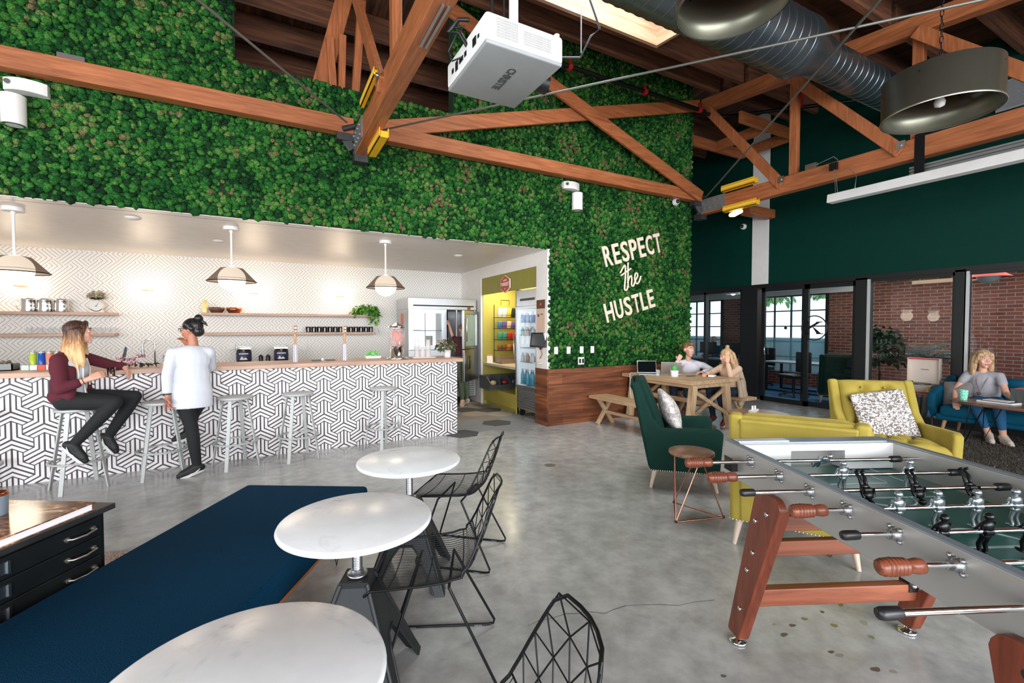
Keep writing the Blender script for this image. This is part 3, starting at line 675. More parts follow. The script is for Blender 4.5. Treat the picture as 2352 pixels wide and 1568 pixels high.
# sprinkler pipes
RED = P('red_clamp', (150, 30, 30), 0.4)
t = thing('sprinkler_pipe', 'black sprinkler pipe with red clamps along the top of the moss wall', 'pipe', (0, 5.62, 5.42))
mb = MB(); mb.tube([(2.6, 0, 0), (6.95, 0, 0)], 0.033); build('pipe_run', mb, BLACKM, t)
for x in (4.0, 5.5, 6.8):
    mb = MB(); mb.cyl((x-0.03, 0, 0), (x+0.03, 0, 0), 0.055); mb.box((x-0.015, -0.015, 0), (x+0.015, 0.015, 0.12)); build('clamp', mb, RED, t)
t = thing('sprinkler_pipe', 'black sprinkler pipe crossing behind the far truss', 'pipe', (0, 0, 0))
mb = MB(); mb.tube([(6.9, 5.7, 5.42), (7.5, 5.62, 5.45), (9.2, 3.9, 5.45)], 0.033); build('pipe_run', mb, BLACKM, t)
mb = MB(); mb.box((8.3, 4.7, 5.45), (8.34, 4.74, 5.8)); build('clamp', mb, RED, t)
mb = MB(); mb.tube([(3.2, 4.5, 6.1), (3.45, 4.25, 5.02), (3.4, 4.35, 4.98), (3.55, 4.75, 4.98), (3.3, 5.6, 5.35)], 0.012); mb.tube([(3.52, 4.7, 5.0), (3.52, 4.7, 5.75)], 0.008)
one('conduit', mb, P('conduit_grey', (150, 156, 170), 0.4, 0.6), 'bent steel conduit hanging below the skylight', 'conduit')
# spiral duct
t = thing('spiral_duct', 'round galvanised spiral duct under the roof', 'duct', (0, 3.25, 4.9))
DUCT = P('galvanised_duct', (112, 122, 128), 0.32, 0.9, var=0.12, vscale=3)
def duct(n, x0, x1, r, ):
    mb = MB(); mb.lathe([(r, x0), (r, x1)], (0, 0, 0), 40, 'x', False); pr = []; x = x0
    while x < x1:
        mb.lathe([(r-0.001, x), (r+0.006, x+0.003), (r+0.006, x+0.009), (r-0.001, x+0.012)], (0, 0, 0), 40, 'x', False); x += 0.135
    return build(n, mb, DUCT, t)
duct('large_section', 2.2, 5.55, 0.33)
mb = MB(); mb.lathe([(0.34, 5.5), (0.34, 5.62), (0.23, 5.95), (0.24, 6.02), (0.24, 6.06)], (0, 0, 0), 32, 'x'); build('reducer', mb, DUCT, t)
duct('small_section', 6.0, 9.4, 0.22)

# ================================================================ LAMPS AND FITTINGS OVERHEAD
PEW = P('pewter_drum', (122, 120, 106), 0.34, 0.8, var=0.05); PEWIN = PEW
BULB = P('white_bulb', (235, 232, 228), 0.3)
def drum(loc, r, h, label):
    t = thing('drum_lamp', label, 'lamp', loc, 0, 'hanging metal drum lamps')
    mb = MB(); mb.lathe([(r, 0), (r+0.006, 0.003), (r+0.006, 0.012), (r, 0.015), (r, h), (r-0.006, h), (r-0.006, 0.0), (r, 0)], n=64, cap=False); build('drum_shade', mb, PEW, t)
    mb = MB(); mb.lathe([(r+0.004, -0.003), (r+0.008, 0.004), (r+0.004, 0.012), (r-0.010, 0.004)], n=64, cap=False); build('rim', mb, P('bright_rim', (190, 186, 172), 0.25, 0.9), t)
    mb = MB(); mb.beam((-r, 0, h*0.8), (r, 0, h*0.8), 0.012, 0.012); mb.beam((0, -r, h*0.8), (0, r, h*0.8), 0.012, 0.012); mb.cyl((0, 0, h*0.45), (0, 0, h*0.8), 0.025); build('spider', mb, BLACKM, t)
    mb = MB(); mb.lathe([(0.001, h*0.18), (0.03, h*0.22), (0.036, h*0.32), (0.02, h*0.45), (0.016, h*0.5)], n=16); build('bulb', mb, BULB, t)
    mb = MB(); n = 18
    top = 2.0
    for i in range(int((top-h*0.8)/0.05)):
        z = h*0.8+i*0.05; a = 0 if i % 2 else PI/2
        mb.tube([(0.011*math.cos(b)*math.cos(a), 0.011*math.cos(b)*math.sin(a), z+0.03+0.03*math.sin(b)) for b in [k*PI/4 for k in range(8)]], 0.003, 4, True)
    build('chain', mb, BLACKM, t)
    return t
drum((4.60, 1.57, 3.20), 0.355, 0.30, 'pewter metal drum lamp hanging at the right before the dark wall')
drum((2.72, 2.00, 3.66), 0.345, 0.32, 'pewter metal drum lamp cut off by the top edge of the photo')

# projector
t = thing('projector', 'white ceiling projector on a pole above the room', 'projector', (1.40, 2.73, 3.2))
PW = P('projector_white', (232, 232, 230), 0.4); PG = P('projector_base', (150, 152, 152), 0.5)
mb = MB(); mb.rbox((0, 0, 0.095), (0.54, 0.64, 0.17), 0.025, 4); build('housing', mb, PW, t)
mb = MB(); mb.rbox((0, 0, 0.012), (0.53, 0.63, 0.03), 0.012, 3); build('bottom_plate', mb, PG, t)
mb = MB()
for i in range(16):
    for j in range(7): mb.box((-0.20+i*0.009, -0.3235, 0.045+j*0.016), (-0.196+i*0.009, -0.3185, 0.057+j*0.016))
build('vent_grille', mb, P('grille_grey', (150, 150, 146), 0.6), t); mb = MB()
for i in range(22):
    for j in range(6): mb.box((-0.02+i*0.009, -0.3235, 0.05+j*0.014), (-0.016+i*0.009, -0.3185, 0.060+j*0.014))
build('vent_grille', mb, P('grille_grey', (150, 150, 146), 0.6), t)
mb = MB(); mb.mi = 0
for y_, w_, h_ in ((-0.16, 0.05, 0.05), (-0.02, 0.03, 0.03), (0.05, 0.06, 0.03), (0.13, 0.04, 0.06), (0.2, 0.03, 0.03), (-0.22, 0.02, 0.02)): mb.box((-0.274, y_-w_/2, 0.08-h_/2), (-0.268, y_+w_/2, 0.08+h_/2))
build('socket_panel', mb, BLACKP, t)
mb = MB(); mb.tube([(-0.27, 0.04, 0.09), (-0.33, 0.06, 0.06), (-0.34, 0.1, 0.14), (-0.32, 0.0, 0.20), (-0.30, -0.08, 0.21), (-0.34, -0.02, 0.22)], 0.006, 6); mb.tube([(-0.27, -0.04, 0.12), (-0.31, -0.02, 0.2), (-0.36, 0.05, 0.23), (-0.33, -0.06, 0.25), (-0.28, -0.1, 0.24)], 0.013, 8)
build('cables', mb, BLACKP, t)
mb = MB(); mb.cyl((0.26, 0.03, 0.07), (0.36, 0.03, 0.07), 0.065, n=28); build('lens', mb, BLACKP, t)
mb = MB(); mb.cyl((0.02, -0.12, 0.17), (0.02, -0.12, 2.2), 0.03, n=20); mb.cyl((0.02, -0.12, 0.17), (0.02, -0.12, 0.2), 0.06, n=20); build('pole', mb, PW, t)
mb = MB(); mb.tube([(-0.1, -0.05, 0.18), (-0.1, -0.05, 0.7)], 0.012); mb.tube([(-0.03, -0.08, 0.18), (-0.03, -0.08, 0.9)], 0.008); build('hanging_cable', mb, BLACKP, t)
mb = MB(); mb.cyl((0.23, -0.30, 0.155), (0.23, -0.30, 0.19), 0.018, n=16); build('adjuster_knob', mb, PW, t)
text_ob('brand_lettering', 'CHRISTIE', 0.075, P('logo_dark', (70, 72, 74), 0.5), Matrix.Translation((0.003, -0.012, -0.0045)) @ Matrix.Rotation(PI/2, 4, 'Z') @ Matrix.Rotation(PI, 4, 'X'), t, 0.001, off=0.002, sx=0.9)
mb = MB(); mb.rbox((0, 0, 0), (0.16, 0.34, 0.1), 0.02, 3); one('junction_box', mb, P('box_dark', (52, 52, 54), 0.5), 'dark junction box beside the near truss at the top edge', 'box', (1.36, 3.0, 4.1))
mb = MB(); mb.box((-0.03, -0.25, -0.002), (-0.01, 0.25, 0.012)); mb.box((0.01, -0.25, -0.002), (0.03, 0.25, 0.012)); one('steel_channel', mb, STEEL, 'small steel channel screwed under the near truss chord', 'bracket', (1.07, 3.15, 3.668))

# yellow inspection lights on the trusses
YEL = P('yellow_housing', (226, 170, 30), 0.4); 
def yl(loc, label, size=(0.10, 0.62, 0.10)):
    t = thing('strip_uplight', label, 'light', loc, 0, 'yellow strip lights on the trusses')
    a, b, c = [x/2 for x in size]
    mb = MB(); mb.box((-a, -b, -c), (-a+0.008, b, c)); mb.box((a-0.008, -b, -c), (a, b, c)); mb.box((-a, -b, -c), (a, b, -c+0.01)); mb.box((-a+0.012, -b-0.004, -c), (a-0.012, -b+0.004, c*0.3)); mb.box((-a+0.012, b-0.004, -c), (a-0.012, b+0.004, c*0.3)); build('housing', mb, YEL, t)
    mb = MB(); mb.box((-a-0.003, -b, -0.012), (-a+0.001, b, 0.012)); build('ridge', mb, P('yellow_pale', (244, 206, 96), 0.4), t)
    mb = MB(); mb.tube([(0, -b*0.9, 0), (0, b*0.9, 0)], 0.014, 8); build('tube', mb, P('warm_tube', (255, 210, 140), 0.4, emit=1.5), t)
yl((1.12, 5.22, 3.61), 'yellow strip light under the right edge of the near truss')
yl((0.93, 4.72, 3.93), 'yellow strip light on the left edge of the near truss', (0.05, 0.7, 0.08))
yl((7.10, 5.04, 3.99), 'yellow strip light above the far truss chord')
yl((7.14, 5.03, 3.64), 'yellow strip light below the far truss chord')
t = thing('bulkhead_light', 'glowing warm bulkhead light under the far truss joint', 'light', (7.28, 5.22, 3.57), math.radians(60))
mb = MB(); mb.rbox((0, 0, 0), (0.32, 0.12, 0.06), 0.028, 4); build('lens', mb, P('amber_glow', (255, 196, 110), 0.4, emit=7.0, ecol=(255, 205, 130)), t)
mb = MB(); mb.box((-0.13, -0.05, 0.03), (0.13, 0.05, 0.06)); build('housing', mb, YEL, t)
# white hung linear light + cable tray
t = thing('linear_light', 'long white linear light hung below the far truss', 'light', (7.1, 0.9, 3.33))
mb = MB(); mb.prism([(-0.06, 0.12), (0.06, 0.12), (0.075, 0.0), (-0.075, 0.0)], -1.5, 2.72, 'y'); build('housing', mb, P('lamp_white', (216, 214, 212), 0.45), t, bevel=0.01)
mb = MB(); mb.tube([(-0.03, 2.62, 0.1), (-0.01, 2.66, 0.5)], 0.004, 5); mb.tube([(0.03, 2.62, 0.1), (0.01, 2.66, 0.5)], 0.004, 5); mb.tube([(0, 2.4, 0.1), (0, 2.38, 0.3), (0, 2.5, 0.45)], 0.004, 5); build('hanger_wire', mb, STEEL, t)
mb = MB(); mb.box((-0.02, 2.62, 0.46), (0.02, 2.72, 0.56)); build('clip', mb, BLACKM, t)
t = thing('cable_tray', 'grey slotted cable tray bolted below the far truss', 'tray', (7.28, 0.9, 3.50))
mb = MB()
for z_ in (0, 0.04, 0.08): mb.box((-0.03, -1.6, z_), (0.03, 1.86, z_+0.022))
mb.box((0.01, -1.6, 0), (0.03, 1.86, 0.1)); build('rail', mb, P('tray_grey', (150, 152, 150), 0.4, 0.7), t)
mb = MB(); mb.box((-0.11, 1.68, -0.03), (-0.1, 1.78, 0.47)); mb.cyl((-0.12, 1.73, 0.38), (-0.1, 1.73, 0.38), 0.015, n=6); mb.cyl((-0.12, 1.73, 0.28), (-0.1, 1.73, 0.28), 0.015, n=6); build('strap', mb, BLACKM, t)
mb = MB(); mb.box((-0.03, -0.08, 0), (0.03, 0.08, 0.08)); mb.tube([(0, -0.08, 0.05), (0, -0.3, 0.09), (0, -0.36, 0.02)], 0.006); one('junction_box', mb, STEEL, 'small galvanised box on the far truss chord', 'box', (7.22, 3.93, 3.93))
# air grille on the green wall
mb = MB(); mb.box((0, -1.4, 0), (0.03, 0, 0.02)); mb.box((0, -1.4, 0.4), (0.03, 0, 0.42)); mb.box((0.01, -1.4, 0), (0.03, 0, 0.42))
for i in range(20): mb.box((-0.005, -1.4, 0.02+i*0.0195), (0.02, 0, 0.03+i*0.0195))
one('air_grille', mb, P('grille_white', (150, 150, 152), 0.5), 'slatted white air grille high on the green wall', 'vent', (9.38, 2.57, 4.68))
# wall cylinder lights + curved bars, cameras
def wall_light(x, lab, lab2, dx=-0.08):
    t = thing('wall_cylinder_light', lab, 'light', (x, 5.92, 3.42), 0, 'white cylinder lights on the moss wall')
    mb = MB(); mb.cyl((0, 0, 0), (0, 0, 0.27), 0.085, n=32); build('body', mb, WHITE, t)
    mb = MB(); mb.lathe([(0.06, -0.002), (0.078, -0.004), (0.086, 0.004)], n=32, cap=False); build('rim', mb, STEEL, t)
    mb = MB(); mb.cyl((0, 0, -0.001), (0, 0, 0.002), 0.06, n=24); build('lens', mb, P('lens_white', (225, 228, 225), 0.2), t)
    mb = MB(); mb.box((-0.03, 0.05, 0.1), (0.03, 0.14, 0.16)); build('arm', mb, WHITE, t)
    t = thing('curved_sensor_bar', lab2, 'sensor', (x+dx, 5.93, 3.80), 0, 'curved white bars above the cylinder lights')
    mb = MB(); o_ = [(x_*0.15, 0.03-0.055*(1-(x_)**2)) for x_ in [i/8-1 for i in range(17)]]
    mb.prism(o_+[(0.15, 0.1), (-0.15, 0.1)], -0.05, 0.06, 'z'); build('body', mb, WHITE, t)
    mb = MB(); mb.cyl((-0.11, -0.018, 0.015), (-0.11, 0.0, 0.015), 0.022, n=16); build('lens', mb, P('lens_grey', (120, 122, 124), 0.3, 0.6), t)
wall_light(4.372, 'white cylinder light on the moss wall above the sign', 'curved white sensor bar above the cylinder light near the sign')
wall_light(-2.02, 'white cylinder light at the left edge of the moss wall', 'curved white sensor bar at the left edge under the beam', 0.07)
def dome(loc, d, label):
    t = thing('security_camera', label, 'camera', loc, 0, 'dome security cameras')
    D_ = Vector(d).normalized(); mb = MB(); mb.cyl((0, 0, 0), D_*0.035, 0.062, n=24); mb.ball(tuple(D_*0.05), 0.056); build('body', mb, WHITE, t)
    e = (D_+Vector((-0.5, -0.35, -0.1))).normalized(); mb = MB(); mb.ball(tuple(D_*0.05+e*0.022), 0.043); build('lens', mb, BLACKP, t)
dome((6.62, 5.99, 3.86), (0, -1, 0), 'round white camera on the moss wall near its right end')
dome((9.43, 6.55, 3.82), (-1, 0, 0), 'round white camera on the green wall beside the white pier')

# ---- lettering on the moss
t = thing('wall_lettering', 'cream raised words RESPECT the HUSTLE on the moss wall', 'lettering', (5.6, 5.99, 2.45))
CREAM = P('cream_letters', (232, 214, 192), 0.5)
rot = Matrix.Rotation(-math.radians(15.3), 4, 'Y')
def word(txt, cx, cz, size, sx, adv):
    n = len(txt); tot = sum(adv); x = -tot/2
    for ch, a in zip(txt, adv):
        me = text_mesh(ch, size, 0.010, sx=sx, off=0.006)
        xs = [v.co.x for v in me.vertices]; mx = (min(xs)+max(xs))/2
        ys = [v.co.y for v in me.vertices]; my = (min(ys)+max(ys))/2
        s = a*0.80/(max(xs)-min(xs)); hh = size/(max(ys)-min(ys))
        for v in me.vertices: v.co.x = (v.co.x-mx)*s; v.co.y = (v.co.y-my)*hh
        M = Matrix.Translation((cx-5.6, 0, cz-2.45)) @ rot @ Matrix.Translation((x+a/2, 0, 0)) @ Matrix.Rotation(PI/2, 4, 'X')
        me.transform(M); me.materials.clear(); me.materials.append(CREAM)
        o = bpy.data.objects.new('letter', me); C.objects.link(o); o.parent = t; x += a
word('RESPECT', 5.62, 2.92, 0.345, 1, [0.215, 0.185, 0.2, 0.205, 0.185, 0.205, 0.195])
word('HUSTLE', 5.56, 1.95, 0.325, 1, [0.23, 0.21, 0.2, 0.195, 0.175, 0.18])
mb = MB()
S_ = [[(-0.20, 0.10), (-0.12, 0.17), (-0.06, 0.20), (-0.10, 0.02), (-0.16, -0.14), (-0.17, -0.20), (-0.13, -0.21), (-0.09, -0.16)],
      [(-0.20, 0.055), (-0.08, 0.085), (0.06, 0.125)],
      [(0.02, 0.24), (0.0, 0.17), (-0.04, 0.02), (-0.09, -0.18)], [(-0.08, -0.10), (-0.02, -0.02), (0.03, 0.0), (0.03, -0.06), (0.0, -0.15), (0.03, -0.18), (0.07, -0.14)],
      [(0.07, -0.14), (0.12, -0.08), (0.17, -0.04), (0.18, 0.01), (0.14, 0.02), (0.10, -0.05), (0.10, -0.13), (0.14, -0.16), (0.20, -0.12), (0.25, -0.05)]]
for st in S_:
    pts = []
    for i in range(len(st)-1):
        p0, p1, p2, p3 = st[max(0, i-1)], st[i], st[i+1], st[min(len(st)-1, i+2)]
        for q in range(5):
            f = q/5; pts.append(tuple(0.5*((2*p1[j])+(-p0[j]+p2[j])*f+(2*p0[j]-5*p1[j]+4*p2[j]-p3[j])*f*f+(-p0[j]+3*p1[j]-3*p2[j]+p3[j])*f**3) for j in range(2)))
    pts.append(st[-1])
    mb.tube([tuple(rot @ Vector((x, 0, z))) for x, z in pts], 0.015, 8)
o = build('script_word', mb, CREAM, t); o.location = (-0.05, -0.0, 0.0)
o['label'] = 'joined script word the'

# ---- switches on the moss
for i, x in enumerate((4.03, 4.27, 4.53, 4.75)):
    mb = MB(); mb.rbox((0, 0, 0), (0.07, 0.02, 0.115), 0.006, 2); mb.box((-0.015, -0.014, -0.03), (0.015, -0.008, 0.03))
    one('switch_plate', mb, WHITE, '%s of the four white switch plates in a row on the moss' % ('leftmost', 'second from left', 'third from left', 'rightmost')[i], 'switch', (x, 6.0, 1.20), group='white switch plates on the moss')
t = thing('outlet', 'white outlet with two dark sockets below the switch row', 'outlet', (4.52, 6.0, 1.02))
mb = MB(); mb.rbox((0, 0, 0), (0.12, 0.02, 0.12), 0.006, 2); build('plate', mb, WHITE, t)
for dx in (-0.03, 0.03): mb = MB(); mb.box((dx-0.018, -0.014, -0.035), (dx+0.018, -0.008, 0.035)); build('socket', mb, BLACKP, t)

# ================================================================ THE BAR
def clip(poly, x0, x1, z0, z1):
    for ax, lim, sg in ((0, x0, 1), (0, x1, -1), (1, z0, 1), (1, z1, -1)):
        out = []
        for i in range(len(poly)):
            a, b = poly[i], poly[(i+1) % len(poly)]; da, db = sg*(a[ax]-lim), sg*(b[ax]-lim)
            if da >= 0: out.append(a)
            if (da >= 0) != (db >= 0): t_ = da/(da-db); out.append((a[0]+(b[0]-a[0])*t_, a[1]+(b[1]-a[1])*t_))
        poly = out
        if len(poly) < 3: return None
    return poly
def half(poly, n, d):  # keep n.p <= d
    out = []
    for i in range(len(poly)):
        a, b = poly[i], poly[(i+1) % len(poly)]; da, db = d-(n[0]*a[0]+n[1]*a[1]), d-(n[0]*b[0]+n[1]*b[1])
        if da >= 0: out.append(a)
        if (da >= 0) != (db >= 0): t_ = da/(da-db); out.append((a[0]+(b[0]-a[0])*t_, a[1]+(b[1]-a[1])*t_))
    return out
def tile_front(mb, X0, X1, Z0, Z1, y, xo, zo, p):
    """three-armed tiles of parallel stripes: each arm runs along an edge of a triangular lattice"""
    c = p*math.sqrt(3)/2; Wd = p/math.sqrt(3); r = Wd/2
    st = [(0.10, 0.43), (0.60, 0.93)]    # white bands as fractions of r, dark between
    for i in range(int((X0-xo)/c)-2, int((X1-xo)/c)+3):
        for j in range(int((Z0-zo)/p)-3, int((Z1-zo)/p)+4):
            ox, oz = xo+i*c, zo+(j+(0.5 if i % 2 else 0))*p
            for side in (1, -1):
                A = (ox, oz); B = (ox, oz+p); Cc = (ox+side*c, oz+p/2)
                tri = [A, B, Cc]
                # edges: e0 A->B (owner A, up arm), e1 B->C (owner B, down arm), e2 C->A (owner C)
                E = []
                for a, b in ((A, B), (B, Cc), (Cc, A)):
                    dx, dz = b[0]-a[0], b[1]-a[1]; l = math.hypot(dx, dz); n = (-dz/l, dx/l)
                    cen = ((A[0]+B[0]+Cc[0])/3, (A[1]+B[1]+Cc[1])/3)
                    if n[0]*(cen[0]-a[0])+n[1]*(cen[1]-a[1]) < 0: n = (-n[0], -n[1])
                    E.append((n, n[0]*a[0]+n[1]*a[1]))
                for k in range(3):
                    n, d0 = E[k]; nn, dn = E[(k+1) % 3]   # arm k+1 of the next tile lies over the end of arm k
                    for a, b in st:
                        q = half(tri, (-n[0], -n[1]), -(d0+a*r)); q = half(q, n, d0+b*r) if len(q) > 2 else []
                        if len(q) > 2: q = half(q, (-nn[0], -nn[1]), -(dn+r*1.05))
                        if len(q) > 2: q = clip(q, X0, X1, Z0, Z1)
                        if q and len(q) > 2:
                            cx_ = sum(v[0] for v in q)/len(q)
                            mb.add([(v[0], y, v[1]) for v in q], [tuple(range(len(q)))])
bar = thing('bar_counter', 'long bar faced with black and white striped geometric tiles', 'bar', (-1.0, 6.5, 0))
mb = MB(Matrix.Translation((1.0, -6.5, 0))); mb.box((-4.4, 6.262, 0), (2.46, 6.9, 1.065)); build('body', mb, P('bar_body', (60, 66, 62), 0.6), bar)
mb = MB(Matrix.Translation((1.0, -6.5, 0))); mb.mi = 0; mb.box((-4.4, 6.255, 0), (2.46, 6.262, 1.065)); mb.mi = 1
tile_front(mb, -4.4, 2.457, 0.0, 1.065, 6.2535, 0.874, 0.042, 0.275)
build('tiled_front', mb, [P('tile_charcoal', (66, 60, 64), 0.55), P('tile_white', (236, 230, 230), 0.5)], bar)
mb = MB(Matrix.Translation((1.0, -6.5, 0))); mb.box((-4.4, 6.19, 1.065), (2.53, 6.93, 1.115)); build('countertop', mb, COUNTER, bar, bevel=0.004)
# back counter under the shelves
mb = MB(); mb.box((-4.4, 8.95, 0), (2.35, 9.66, 0.90)); mb.box((-4.4, 8.92, 0.90), (2.38, 9.66, 0.94)); one('back_counter', mb, P('counter_grey', (176, 170, 164), 0.4), 'low back counter along the wallpapered wall behind the bar', 'counter')

# ---- stools
STG = P('stool_grey', (176, 178, 176), 0.45, 0.1)
def make_stool(label):
    t = thing('bar_stool', label, 'stool', (0, 0, 0), 0, 'grey round bar stools')
    mb = MB(); mb.lathe([(0.001, 0.755), (0.16, 0.757), (0.172, 0.762), (0.172, 0.782), (0.165, 0.786), (0.001, 0.78)], n=36); build('seat', mb, STG, t)
    for k in range(4):
        a = PI/4+k*PI/2; c, s = math.cos(a), math.sin(a)
        mb = MB(); mb.beam((0.125*c, 0.125*s, 0.758), (0.245*c, 0.245*s, 0.0), 0.036, 0.012, (c, s, 0)); build('leg', mb, STG, t)
    mb = MB(); mb.lathe([(0.197, 0.27), (0.226, 0.27), (0.226, 0.285), (0.197, 0.285), (0.197, 0.27)], n=40); build('foot_ring', mb, STG, t)
    return t
SP = [((-2.42, 5.98), 0.3, 'grey metal bar stool cut by the left edge of the photo'),
      ((-1.62, 5.86), 0.5, 'grey metal bar stool the seated woman sits on'),
      ((-0.98, 5.95), 0.2, 'grey metal bar stool between the two women at the bar'),
      ((-0.32, 5.97), 0.45, 'grey metal bar stool just right of the standing woman'),
      ((0.32, 5.97), 0.3, 'grey metal bar stool under the left tap handle'),
      ((1.33, 5.98), 0.45, 'grey metal bar stool nearest the right end of the bar')]
st0 = make_stool(SP[0][2]); st0.location = SP[0][0]+(0,); st0.rotation_euler.z = SP[0][1]
for (xy, a, l) in SP[1:]: dup(st0, xy+(0,), a, l)

# ---- pendants over the bar
GLOBE = P('opal_globe', (255, 246, 232), 0.4, emit=3.2, ecol=(255, 240, 218))
for x, l in ((-2.28, 'left opal globe pendant with a sheer conical shade'), (-0.365, 'middle opal globe pendant with a sheer conical shade'), (1.51, 'right opal globe pendant, nearest the fridge')):
    t = thing('pendant_lamp', l, 'lamp', (x, 6.6, 2.8), 0, 'globe pendants over the bar')
    mb = MB(); mb.cyl((0, 0, -0.045), (0, 0, 0), 0.085, n=28); mb.ball((0, 0, -0.06), 0.02); build('canopy', mb, WHITE, t)
    mb = MB(); mb.cyl((0, 0, -0.55), (0, 0, -0.05), 0.012, n=10); build('rod', mb, WHITE, t)
    mb = MB(); mb.ball((0, 0, -0.64), 0.15, 28, 18); build('globe', mb, GLOBE, t)
    mb = MB(); mb.lathe([(0.10, -0.505), (0.125, -0.51), (0.268, -0.672)], n=48, cap=False); build('shade', mb, m_sheer('sheer_shade', (104, 84, 68), 0.78), t)
    mb = MB(); mb.lathe([(0.266, -0.678), (0.272, -0.674), (0.272, -0.668), (0.264, -0.668)], n=48, cap=False); mb.tube([(0.151*math.cos(i*PI/20), 0.151*math.sin(i*PI/20), -0.632) for i in range(40)], 0.002, 4, True); build('shade_wire', mb, BLACKM, t)
    l_ = bpy.data.lights.new('globe_light', 'POINT'); l_.energy = 5; l_.color = (1, 0.86, 0.68); l_.shadow_soft_size = 0.15
    o = bpy.data.objects.new('globe_light', l_); C.objects.link(o); o.location = (x, 6.6, 1.93)
# ceiling discs
for i, (x, y, l) in enumerate(((-1.30, 6.55, 'round white ceiling disc between left and middle pendant'), (-0.575, 7.7, 'small flush disc deeper in the kitchen ceiling'), (2.9, 7.3, 'small flush disc in the ceiling near the fridge'))):
    mb = MB(); mb.lathe([(0.001, -0.03), (0.04, -0.03), (0.075, -0.012), (0.08, 0)], n=28); one('smoke_detector', mb, WHITE, l, 'detector', (x, y, 2.8), group='ceiling discs')
# double wall sconces
SG = P('sconce_globe', (255, 240, 220), 0.4, emit=6.0, ecol=(255, 226, 190))
for x, l in ((-3.245, 'leftmost double wall sconce, behind the left pendant'), (-1.73, 'double wall sconce left of the middle pendant'), (-0.19, 'double wall sconce right of the middle pendant'), (1.29, 'rightmost double wall sconce above the plant')):
    t = thing('wall_sconce', l, 'lamp', (x, 9.66, 2.19), 0, 'double globe wall sconces')
    mb = MB(); mb.cyl((0, -0.02, 0), (0, 0, 0), 0.055, n=24); mb.cyl((0, -0.10, 0), (0, 0, 0), 0.012); mb.cyl((-0.1, -0.10, 0), (0.1, -0.10, 0), 0.012); build('bracket', mb, P('sconce_brass', (182, 164, 138), 0.3, 0.7), t)
    for s_ in (-1, 1): mb = MB(); mb.ball((s_*0.165, -0.10, 0), 0.085); build('globe', mb, SG, t)
    l_ = bpy.data.lights.new('sconce_light', 'POINT'); l_.energy = 4; l_.color = (1, 0.83, 0.64); l_.shadow_soft_size = 0.1
    o = bpy.data.objects.new('sconce_light', l_); C.objects.link(o); o.location = (x, 9.38, 2.19)
# ---- shelves
for (x0, x1, z, l) in ((-4.4, -2.13, 1.78, 'upper left wooden wall shelf with metal pitchers'), (-4.4, -2.13, 1.45, 'lower left wooden wall shelf with drinking glasses'),
                       (-0.98, 1.87, 1.80, 'upper right wooden wall shelf with copper bowl and plant'), (-0.98, 1.93, 1.455, 'lower right wooden wall shelf with black cups')):
    mb = MB(); mb.box((x0, 9.38, z-0.022), (x1, 9.66, z+0.022)); one('wall_shelf', mb, COUNTER, l, 'shelf', group='wooden wall shelves', bevel=0.003)
ZU, ZL, YS = 1.802, 1.472, 9.48
# pitchers
def pitcher(x, l):
    t = thing('metal_pitcher', l, 'pitcher', (x, YS, ZU), 0, 'polished metal pitchers on the upper shelf')
    mb = MB(); mb.lathe([(0.085, 0), (0.088, 0.01), (0.078, 0.09), (0.082, 0.17), (0.09, 0.2), (0.084, 0.2), (0.074, 0.17), (0.07, 0.09), (0.001, 0.01)], n=28); build('body', mb, CHROME, t)
    mb = MB(); mb.tube([(-0.08, 0, 0.18), (-0.13, 0, 0.16), (-0.14, 0, 0.1), (-0.12, 0, 0.05), (-0.08, 0, 0.04)], 0.007); build('handle', mb, CHROME, t)
pitcher(-3.14, 'polished pitcher, leftmost of the three on the shelf'); pitcher(-2.96, 'polished pitcher in the middle of the three'); pitcher(-2.77, 'polished pitcher, rightmost of the three')
# kitchen scale with dried flowers
t = thing('kitchen_scale', 'white dial kitchen scale on the upper left shelf', 'scale', (-2.36, YS, ZU))
mb = MB(); mb.cyl((0, -0.03, 0.1), (0, 0.05, 0.1), 0.085, n=32); mb.prism([(-0.09, 0), (0.09, 0), (0.05, 0.1), (-0.05, 0.1)], -0.03, 0.05, 'y'); mb.cyl((0, 0, 0.17), (0, 0, 0.2), 0.02); build('body', mb, P('cream_enamel', (224, 208, 190), 0.4), t)
mb = MB(); mb.cyl((0, -0.034, 0.1), (0, -0.03, 0.1), 0.075, n=32); build('dial', mb, WHITE, t)
mb = MB(); mb.beam((0, -0.037, 0.1), (0.03, -0.037, 0.15), 0.004, 0.003, (0, 1, 0)); mb.cyl((0, -0.038, 0.1), (0, -0.034, 0.1), 0.008); build('needle', mb, BLACKP, t)
mb = MB(); mb.lathe([(0.02, 0.2), (0.075, 0.215), (0.085, 0.235), (0.08, 0.235), (0.001, 0.21)], n=28); build('pan', mb, BLACKP, t)
